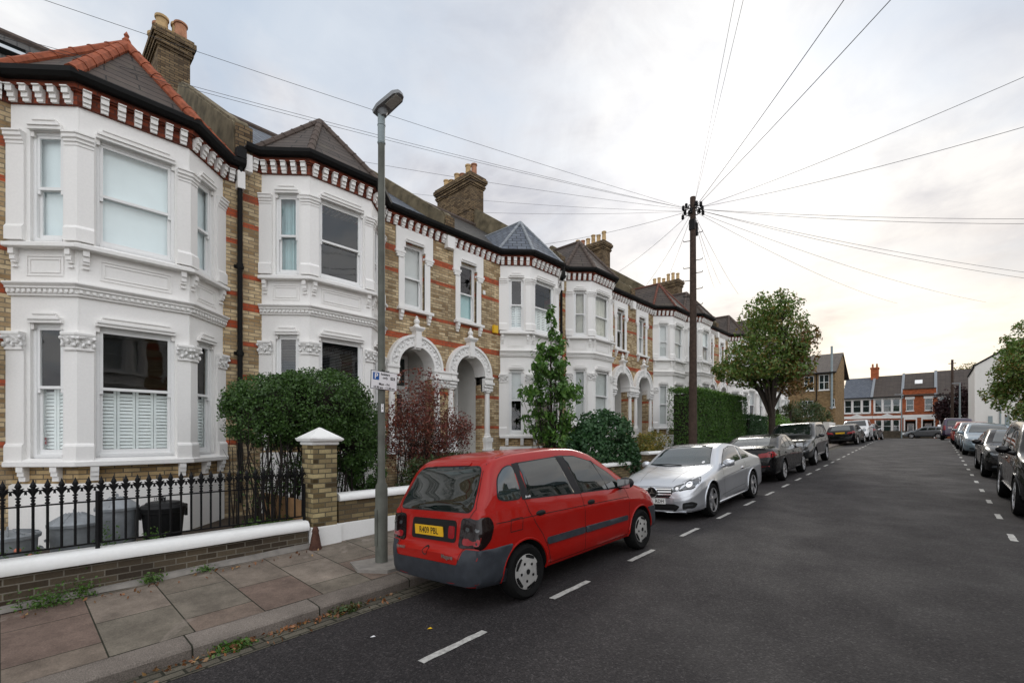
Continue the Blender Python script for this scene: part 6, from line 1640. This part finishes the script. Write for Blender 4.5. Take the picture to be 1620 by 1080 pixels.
# ------------------------------------------------------------------ wall boxes
def wallbox(name, label, cat, lat, s, z, d, mat):
    x, y = facade(lat, s); m = MB(); m.bx(0, d[0], -d[1]/2, d[1]/2, -d[2]/2, d[2]/2); o = m.build(name, MT[mat], None, loc=(x, y, z), bevel=.015); o.rotation_euler = (0, 0, -DEL); tag(o, label, cat); return o
wallbox('alarm_box', 'cream burglar alarm box on the brick wall left of the arch', 'alarm box', LATW+.001, 6.42, 5.2, (.09, .26, .36), 'cream_box')
wallbox('alarm_box', 'bright yellow alarm box beside the blue roofed bay', 'alarm box', LATW+.001, 10.72, 5.35, (.09, .22, .26), 'yellow_box')
wallbox('vent_cover', 'small white vent cover on the brick beside the upstairs window', 'vent', LATW+.001, 10.25, 6.45, (.03, .12, .14), 'white')
m = MB(); m.bx(0, .012, -.1, .1, -.05, .05)
for i in range(7):
    for k in range(3): m.bx(.012, .014, -.088+.026*i, -.074+.026*i, -.038+.028*k, -.022+.028*k, 1)
x, y = facade(LATW+BD+.003, 1.75); o = m.build('air_brick', [MT['white'], MT['ink']], None, loc=(x, y, .78)); tag(o, 'white air brick grille in the plinth above the black bin', 'air brick')
x, y = facade(LATW+.36, .62); 
m = MB(); m.tube([(0, 0, 0), (.42, -.06, .03)], .035, 10); x, y = facade(LATW, 6.35); tag(m.build('overflow_pipe', MT['white'], None, smooth=40, loc=(x, y, 4.62)), 'short white overflow pipe poking out of the brick left of the arch', 'pipe')
# ------------------------------------------------------------------ far buildings
FX = ((0, 0, 0), (1, 0), (0, -1))       # wall facing the camera: u to the right, outward -y
def simple_window(par, F, u0, u1, z0, z1, nl=1, name='window', bars=True):
    m = MB(); t = .06; w = (u1-u0)
    m.obox(F, u0, u1, -.14, -.06, z0, z0+t); m.obox(F, u0, u1, -.14, -.06, z1-t, z1)
    for i in range(nl+1):
        a = u0+(w-t)*i/nl; m.obox(F, a, a+t, -.14, -.05, z0+t, z1-t)
    if bars: m.obox(F, u0+t, u1-t, -.13, -.065, (z0+z1)/2-.025, (z0+z1)/2+.025)
    wn = m.build(name, MT['joinery'], par)
    m = MB(); O, u, n = F; m.add([(O[0]+u[0]*a+n[0]*-.1, O[1]+u[1]*a+n[1]*-.1, O[2]+z) for a, z in ((u0+t, z0+t), (u1-t, z0+t), (u1-t, z1-t), (u0+t, z1-t))], [(0, 1, 2, 3)]); m.build('pane', MT['car_glass_pale'], wn, recalc=False)
    m = MB(); m.obox(F, u0-.06, u1+.06, -.1, .08, z0-.1, z0); m.build('sill', MT['white'], wn)
# tan brick house standing gable-on to the street
tb = empty('brick_house', (-7.75, 60, gz(60)), 0, 'tan brick house with brown tiled roof closing the left side beyond the terrace', 'house'); W0 = -9.5
hs = [(-2.9, -1.95, 5.3, 6.9), (-1.5, -.55, 5.3, 6.95), (-3.1, -2.0, 2.5, 4.2), (-.42, -.05, 3.4, 4.3), (-5.6, -4.6, 5.3, 6.9), (-5.6, -4.6, 2.5, 4.2)]
m = MB(); m.panel(FX, W0, 0, -.3, 7.25, -.25, 0, hs); m.bx(-.25, 0, .251, 6.6, -.3, 7.25)
m.prism([(.0, 7.25), (5.0, 9.75), (6.6, 9.0), (6.6, 7.25)], 'x', -.25, 0); m.build('wall', MT['brick_tan'], tb)
m = MB(); m.add([(W0, -.3, 7.15), (.12, -.3, 7.15), (.12, 5, 9.85), (W0, 5, 9.85), (W0, 10.3, 7.15), (.12, 10.3, 7.15)], [(0, 1, 2, 3), (3, 2, 5, 4)])
m.add([(W0, -.3, 7.02), (.12, -.3, 7.02), (.12, 5, 9.72), (W0, 5, 9.72)], [(0, 1, 2, 3)]); m.build('roof', MT['tile_brown'], tb, recalc=False)
m = MB(); m.bx(W0, .1, -.36, -.26, 7.02, 7.16); m.tube([(-1.7, -.06, 7.1), (-1.7, -.06, 4.2), (-1.9, -.06, 4.0), (-1.9, -.06, 0)], .05, 8); m.build('gutter', MT['gutter'], tb)
m = MB(); m.tube([(-.3, -.15, 3.2), (-.3, -.15, 9.6), (-.3, -.15, 9.9)], .11, 10); m.build('flue', MT['post_pale'], tb, smooth=40)
for h in hs: simple_window(tb, FX, *h, nl=2 if h[1]-h[0] > .5 else 1)
# far red brick terrace across the end of the street
def far_house(label, x0, x1, kind, roof, zr=9.0):
    r = empty('brick_house', (x0, 83, gz(83)), 0, label, 'house', 'red brick terrace across the end of the street'); w = x1-x0; ev = 5.75
    if kind == 'bay':
        hs = [(.3, .3+(w-.6)*.28, 3.6, 5.4), (.3+(w-.6)*.34, .3+(w-.6)*.66, 3.6, 5.4), (.3+(w-.6)*.72, w-.3, 3.6, 5.4), (.35, .35+(w-.7)*.27, .8, 2.5), (.35+(w-.7)*.33, .35+(w-.7)*.67, .8, 2.5), (.35+(w-.7)*.73, w-.35, .8, 2.5)]
        dr = []
    else:
        ev = 6.6; hs = [(.35, 1.15, 3.7, 5.25), (w-1.15, w-.35, 3.7, 5.25)]; dr = [(.25, 1.35, 0, 2.35), (w-1.35, w-.25, 0, 2.35)]
    m = MB(); m.panel(FX, 0, w, -.3, ev, -.25, 0, hs+dr); m.build('wall', MT['brick_red'], r)
    m = MB()
    if kind == 'bay':
        m.bx(.08, w-.08, -.06, -.001, 5.41, 5.66); m.bx(.1, w-.1, -.1, -.001, 3.42, 3.49)
        for h in hs[:3]: m.bx(h[0]-.16, h[0]-.001, -.04, -.001, 3.6, 5.4)
        m.bx(hs[2][1]+.001, hs[2][1]+.16, -.04, -.001, 3.6, 5.4)
        m.bx(0.02, w-.02, -.05, -.001, 2.72, 3.1); m.prism([(w*.3, 3.1), (w*.7, 3.1), (w*.5, 3.4)], 'y', -.08, -.001)
        for h in hs[3:]: m.bx(h[0]-.07, h[0]-.001, -.04, -.001, .6, 2.5); m.bx(h[1]+.001, h[1]+.07, -.04, -.001, .6, 2.5)
    else:
        for h in hs: m.bx(h[0]-.1, h[1]+.1, -.05, -.001, 5.26, 5.6)
        m.bx(0.02, w-.02, -.05, -.001, 2.75, 3.15)
        for h in dr: m.bx(h[0]-.14, h[0]-.001, -.06, -.001, 0, 2.74); m.bx(h[1]+.001, h[1]+.14, -.06, -.001, 0, 2.74); m.bx(h[0], h[1], -.05, -.001, 2.5, 2.74)
    m.build('stone_dressing', MT['white'], r)
    for h in hs: simple_window(r, FX, *h)
    for h in dr:
        m = MB(); m.bx(h[0]-.1, h[1]+.1, .9, .95, 0, 2.6); m.build('porch_back', MT['room'], r)
        m = MB(); m.bx(h[0]+.2, h[1]-.2, .84, .89, .1, 2.0); d = m.build('door', MT['joinery'], r)
        m = MB(); m.bx(h[0]+.32, h[1]-.32, .82, .835, .9, 1.85); m.build('pane', MT['car_glass'], d)
    m = MB(); m.add([(0, -.3, 5.7), (w, -.3, 5.7), (w, 4.6, zr), (0, 4.6, zr), (0, 9.6, 5.7), (w, 9.6, 5.7)], [(0, 1, 2, 3), (3, 2, 5, 4)]); m.add([(0, .3, 5.6), (0, 9.3, 5.6), (0, 4.6, zr-.05)], [(0, 1, 2)]); m.add([(w, .3, 5.6), (w, 9.3, 5.6), (w, 4.6, zr-.05)], [(0, 1, 2)])
    if kind == 'door': m.bx(-.02, w+.02, -.15, .2, ev, ev+.1)
    m.build('roof', MT[roof], r, recalc=False)
    m = MB(); m.bx(0, w, -.4, -.28, 5.6, 5.72)
    if kind == 'bay': m.build('gutter', MT['gutter'], r)
    m = MB(); m.prism([(-.2, 5.8), (4.6, zr+.22), (4.6, zr-.2), (-.2, 5.4)], 'x', w-.2, w+.1); m.build('parapet', MT['lead'], r)
    return r
fh = far_house('red brick house with dark grey roof at the left end of the far terrace', -9.9, -6.4, 'bay', 'slate_blue')
ch = MB(); ch.bx(3.0, 3.9, 4.0, 5.2, 8, 10.2); ch.bx(2.93, 3.97, 3.93, 5.27, 10.2, 10.4); c = ch.build('chimney', MT['brick_red'], fh)
m = MB()
for k in (3.2, 3.7): m.lathe([(.14, 0), (.11, .6)], (k, 4.6, 10.4), 10)
m.build('chimney_pot', MT['pot_red'], c)
far_house('red brick far house with brown roof and a triple window, second from the left', -6.4, -3.1, 'bay', 'slate_brown', 9.1)
dh = far_house('orange red brick far house with two arched porches and a rooflight', -3.1, .3, 'door', 'slate_brown', 9.2)
m = MB(); m.M = Matrix.Translation((1.6, 2.6, 7.72))@Matrix.Rotation(math.atan(3.3/4.9), 4, 'X'); m.bx(-.4, .4, -.5, .5, .0, .1); m.build('rooflight', MT['joinery'], dh)
far_house('red brick far house half hidden behind the dark purple tree', .3, 4.0, 'bay', 'slate_brown', 9.3)
far_house('red brick far house at the right end of the far terrace', 4.0, 9.0, 'door', 'slate_brown', 9.3)
bw = empty('boundary_wall', (-2.5, 78.5, gz(78)), 0, 'dark low wall with a pale street name plate across the end of the street', 'wall')
m = MB(); m.bx(-2.6, 2.4, 0, .22, -.2, .95); m.build('brickwork', MT['brick_grimy'], bw)
m = MB(); m.bx(-.6, .5, -.03, 0, .45, .75); m.build('name_plate', MT['shutter'], bw)
# white gable building on the right
wg = empty('white_building', (2.95, 63, gz(63)), 0, 'white rendered building with a sloping gable end beyond the right hand tree', 'building')
m = MB(); m.prism([(0, -.3), (9, -.3), (9, 7.2), (4.4, 9.9), (0, 7.0)], 'y', 0, 11); m.build('wall', MT['render_white'], wg)
m = MB(); m.prism([(-.12, 6.93), (4.4, 9.93), (9.1, 7.2), (9.1, 7.38), (4.4, 10.1), (-.12, 7.1)], 'y', -.08, 11.1); m.build('roof', MT['gutter'], wg)
m = MB(); m.tube([(1.7, -.07, .2), (1.7, -.07, 5.0), (1.5, -.07, 5.3)], .06, 8); m.bx(.9, 1.2, -.03, .01, .8, 2.2); m.bx(2.0, 2.3, -.03, .01, .8, 2.2); m.build('drainpipe', MT['post_pale'], wg)
gw = MB(); gw.bx(-.2, .2, -1.6, 1.6, -.1, 1.5); tag(gw.build('garden_wall', MT['render_white'], None, loc=(-6.3, 45.6, gz(45))), 'short white rendered garden wall left of the black hatchback', 'wall')
def pole_(name, label, x, y, h, r, mat, arm=False):
    o = empty(name, (x, y, gz(y)), 0, label, name.replace('_', ' ')); m = MB(); m.tube([(0, 0, -.2), (0, 0, h*.5), (0, 0, h)], [r*1.2, r, r*.8], 10); m.build('column', MT[mat], o, smooth=40)
    if arm: m = MB(); m.bx(-.7, .1, -.08, .08, h-.06, h+.06); m.build('lantern', MT['lamp_grey'], o)
    else:
        m = MB(); m.bx(-.35, .35, -.05, .05, h-.5, h-.42); m.build('cross_arm', MT['iron'], o)
pole_('telegraph_pole', 'far wooden telegraph pole in front of the purple tree', 1.72, 78.2, 9.6, .15, 'wood_pole')
pole_('lamp_post', 'far grey lamp post right of the far telegraph pole', 2.35, 77.0, 6.6, .09, 'post_pale', True)
pole_('lamp_post', 'thin far grey post before the red brick terrace', -3.0, 77.5, 5.6, .06, 'post_pale', True)
coping_wall('front_wall', 'brick garden wall with pale coping below the tall square hedge', -7.05, 17.4, 31, 1.45, .1, MT['brick_wall'])

# ------------------------------------------------------------------ wires
TH = radians(42.2)
def at(px, py, z):      # a point of the view at a given depth, in metres
    x = (px-810)/735*z; return (x*cos(TH)-z*sin(TH), x*sin(TH)+z*cos(TH), (688-py)/735*z+1.9)
for lb, e, sg in (('topmost wire running left over the nearest roof', at(40, -10, 6.9), .08), ('upper of the paired wires running left past the lamp head', at(-30, 45, 7.3), .12), ('lower of the paired wires running left past the lamp head', at(-30, 50, 7.3), .15),
                  ('wire ending at the roof of the house with the clipped bush', at(420, 228, 11), .1), ('wire ending at the first chimney stack beyond the lamp post', at(640, 305, 16), .1), ('wire crossing in front of the second chimney stack', at(735, 335, 16), .08), ('low short wire to the blue slate bay roof', at(850, 388, 17.5), .1),
                  ('wire dropping left to the roof right of the fourth chimney', at(978, 430, 21), .1), ('steep wire dropping to the eaves left of the pole', at(1022, 452, 23.5), .1), ('steepest wire dropping left of the pole', at(1050, 455, 25), .1),
                  ('wire dropping right of the pole to the terrace', at(1168, 465, 30), .15), ('second wire dropping right of the pole to the terrace', at(1140, 450, 31), .15), ('third wire dropping right of the pole to the terrace', at(1130, 455, 32), .15),
                  ('upper of two level wires leaving to the right', at(1800, 345, 12), .12), ('lower of two level wires leaving to the right', at(1800, 352, 12), .18),
                  ('upper of two slack wires sloping down to the right', at(1800, 452, 16), .25), ('lower of two slack wires sloping down to the right', at(1800, 462, 16), .3), ('faint wire sloping to the far right houses', at(1560, 478, 26), .3), ('lowest faint wire sloping right over the street tree', at(1420, 480, 30), .3),
                  ('upper wire rising to the right picture edge', at(1720, 78, 8.4), .1), ('lower wire rising to the right picture edge', at(1720, 172, 8.4), .12),
                  ('thick wire rising steeply to the top right', at(1560, -165, 6.2), .05), ('thin wire rising to the top beside the thick one', at(1440, -150, 6.3), .05), ('left of the near upright pair of wires', at(1195, -170, 6.2), .03), ('right of the near upright pair of wires', at(1216, -170, 6.2), .03)):
    near = e[1] < 12
    wire(lb, e, sg, .0075 if 'thick' in lb else (.0038 if near else .0055))

m = MB(); m.bx(-.055, .055, 0, .004, -.055, .055); m.bx(-.04, .04, -.002, 0, -.012, .012, 1)
o = m.build('window_sticker', [MT['lamp_red'], MT['sign_white']], None, loc=at(68, 697, 7.5)); o.rotation_euler = (0, 0, TH); tag(o, 'small red sticker low in the left pane of the nearest bay window', 'sticker')
# ------------------------------------------------------------------ sky, sun, camera
SUN_EL, SUN_AZ = radians(27), radians(23)-TH          # bearing from +Y, clockwise positive
sd = Vector((sin(SUN_AZ)*cos(SUN_EL), cos(SUN_AZ)*cos(SUN_EL), sin(SUN_EL)))
wd = bpy.data.worlds.new('World'); SC.world = wd; wd.use_nodes = True; nt = wd.node_tree
bg = nt.nodes['Background']; bg.inputs[1].default_value = .1
sky = nt.nodes.new('ShaderNodeTexSky'); sky.sky_type = 'NISHITA'; sky.sun_disc = False; sky.sun_elevation = SUN_EL; sky.sun_rotation = SUN_AZ; sky.air_density = 1; sky.dust_density = 1.5
tc = nt.nodes.new('ShaderNodeTexCoord'); D = tc.outputs['Generated']
sep = nt.nodes.new('ShaderNodeSeparateXYZ'); lk(nt, D, sep.inputs[0])
zc = math_(nt, 'ADD', math_(nt, 'MAXIMUM', sep.outputs[2], 0), .18)
cb = nt.nodes.new('ShaderNodeCombineXYZ'); lk(nt, math_(nt, 'DIVIDE', sep.outputs[0], zc), cb.inputs[0]); lk(nt, math_(nt, 'DIVIDE', sep.outputs[1], zc), cb.inputs[1])
C1 = noise(nt, 1.25, mapping(nt, cb.outputs[0], (1, 1, 1), (3.1, 1.7, 0)), 9, .56, .4)
C2 = noise(nt, 1.5, mapping(nt, cb.outputs[0], (.7, 1.3, 1), (7.3, .4, 0), (0, 0, .5)), 6, .5, .5)
C3 = noise(nt, 3.4, mapping(nt, cb.outputs[0], (1, 1, 1), (.7, 5.1, 0), (0, 0, .7)), 8, .6, .6)
shade = ramp(nt, math_(nt, 'ADD', math_(nt, 'MULTIPLY', C1, .68), math_(nt, 'MULTIPLY', C3, .32)), [(.38, (5.6, 5.7, 6.2)), (.47, (7.4, 7.4, 7.65)), (.56, (9.1, 9.05, 9.0))])
bd = nt.nodes.new('ShaderNodeVectorMath'); bd.operation = 'DOT_PRODUCT'; lk(nt, D, bd.inputs[0]); bd.inputs[1].default_value = tuple(Vector(((-.163*cos(radians(42.2))-sin(radians(42.2))), (-.163*sin(radians(42.2))+cos(radians(42.2))), .82)).normalized())
gap = ramp(nt, math_(nt, 'ADD', bd.outputs['Value'], math_(nt, 'MULTIPLY', math_(nt, 'SUBTRACT', C1, .5), .35)), [(.935, 0.0), (.995, .7)])
cover = ramp(nt, C2, [(.34, .2), (.52, 1.0)])
blue = mixc(nt, .25, (5.9, 6.8, 7.9), sky.outputs[0])
col = mixc(nt, math_(nt, 'SUBTRACT', cover, math_(nt, 'MULTIPLY', gap, cover)), blue, shade)
# warm band low in the sky, bright veil round the hidden sun
el = ramp(nt, sep.outputs[2], [(0.0, 1.0), (.13, .8), (.3, .3), (.5, 0.0)])
dot = nt.nodes.new('ShaderNodeVectorMath'); dot.operation = 'DOT_PRODUCT'; lk(nt, D, dot.inputs[0]); dot.inputs[1].default_value = (.05, .99, .1)
side = ramp(nt, dot.outputs['Value'], [(.2, 0.0), (.95, 1.0)])
col = mixc(nt, math_(nt, 'MULTIPLY', el, side), col, mixc(nt, 1.0, mixc(nt, .2, col, (9.0, 8.9, 8.6)), (1.14, .985, .82), 'MULTIPLY'))
gl = nt.nodes.new('ShaderNodeVectorMath'); gl.operation = 'DOT_PRODUCT'; lk(nt, D, gl.inputs[0]); gl.inputs[1].default_value = (-.045, .993, .11)
col = mixc(nt, 1.0, col, mixc(nt, 1.0, (4.6, 3.9, 2.5), math_(nt, 'POWER', math_(nt, 'MAXIMUM', gl.outputs['Value'], 0), 130), 'MULTIPLY'), 'ADD')
ds = nt.nodes.new('ShaderNodeVectorMath'); ds.operation = 'DOT_PRODUCT'; lk(nt, D, ds.inputs[0]); ds.inputs[1].default_value = tuple(sd)
halo = math_(nt, 'POWER', math_(nt, 'MAXIMUM', ds.outputs['Value'], 0), 60)
halo = math_(nt, 'MULTIPLY', halo, math_(nt, 'ADD', .35, C2))
hv = mixc(nt, 1.0, (2.8, 2.7, 2.5), halo, 'MULTIPLY')
col = mixc(nt, 1.0, col, hv, 'ADD')
# unseen sky behind the camera, boosted to brighten the facades
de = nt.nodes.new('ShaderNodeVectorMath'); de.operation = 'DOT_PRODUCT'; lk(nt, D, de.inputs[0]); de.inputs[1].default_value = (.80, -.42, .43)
back_sky_boost = ramp(nt, de.outputs['Value'], [(.1, 1.0), (.75, 2.0)])
col = mixc(nt, 1.0, col, back_sky_boost, 'MULTIPLY')
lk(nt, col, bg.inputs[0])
su = bpy.data.lights.new('sun', 'SUN'); su.energy = .8; su.angle = radians(14); su.color = (1, .95, .87)
so = bpy.data.objects.new('sun', su); COL.objects.link(so); so.rotation_euler = (-sd).to_track_quat('-Z', 'Y').to_euler()
cam = bpy.data.cameras.new('camera'); cam.sensor_width = 36; cam.lens = 735/1620*36; cam.shift_y = 148/1620; cam.clip_start = .05; cam.clip_end = 1500
co = bpy.data.objects.new('camera', cam); COL.objects.link(co); co.location = (0, 0, 1.9); co.rotation_euler = (radians(90), 0, TH)
SC.camera = co
SC.view_settings.view_transform = 'Standard'; SC.view_settings.look = 'None'; SC.view_settings.exposure = .15; SC.view_settings.gamma = 1
SC.cycles.max_bounces = 6; SC.cycles.transparent_max_bounces = 12; SC.cycles.use_denoising = True
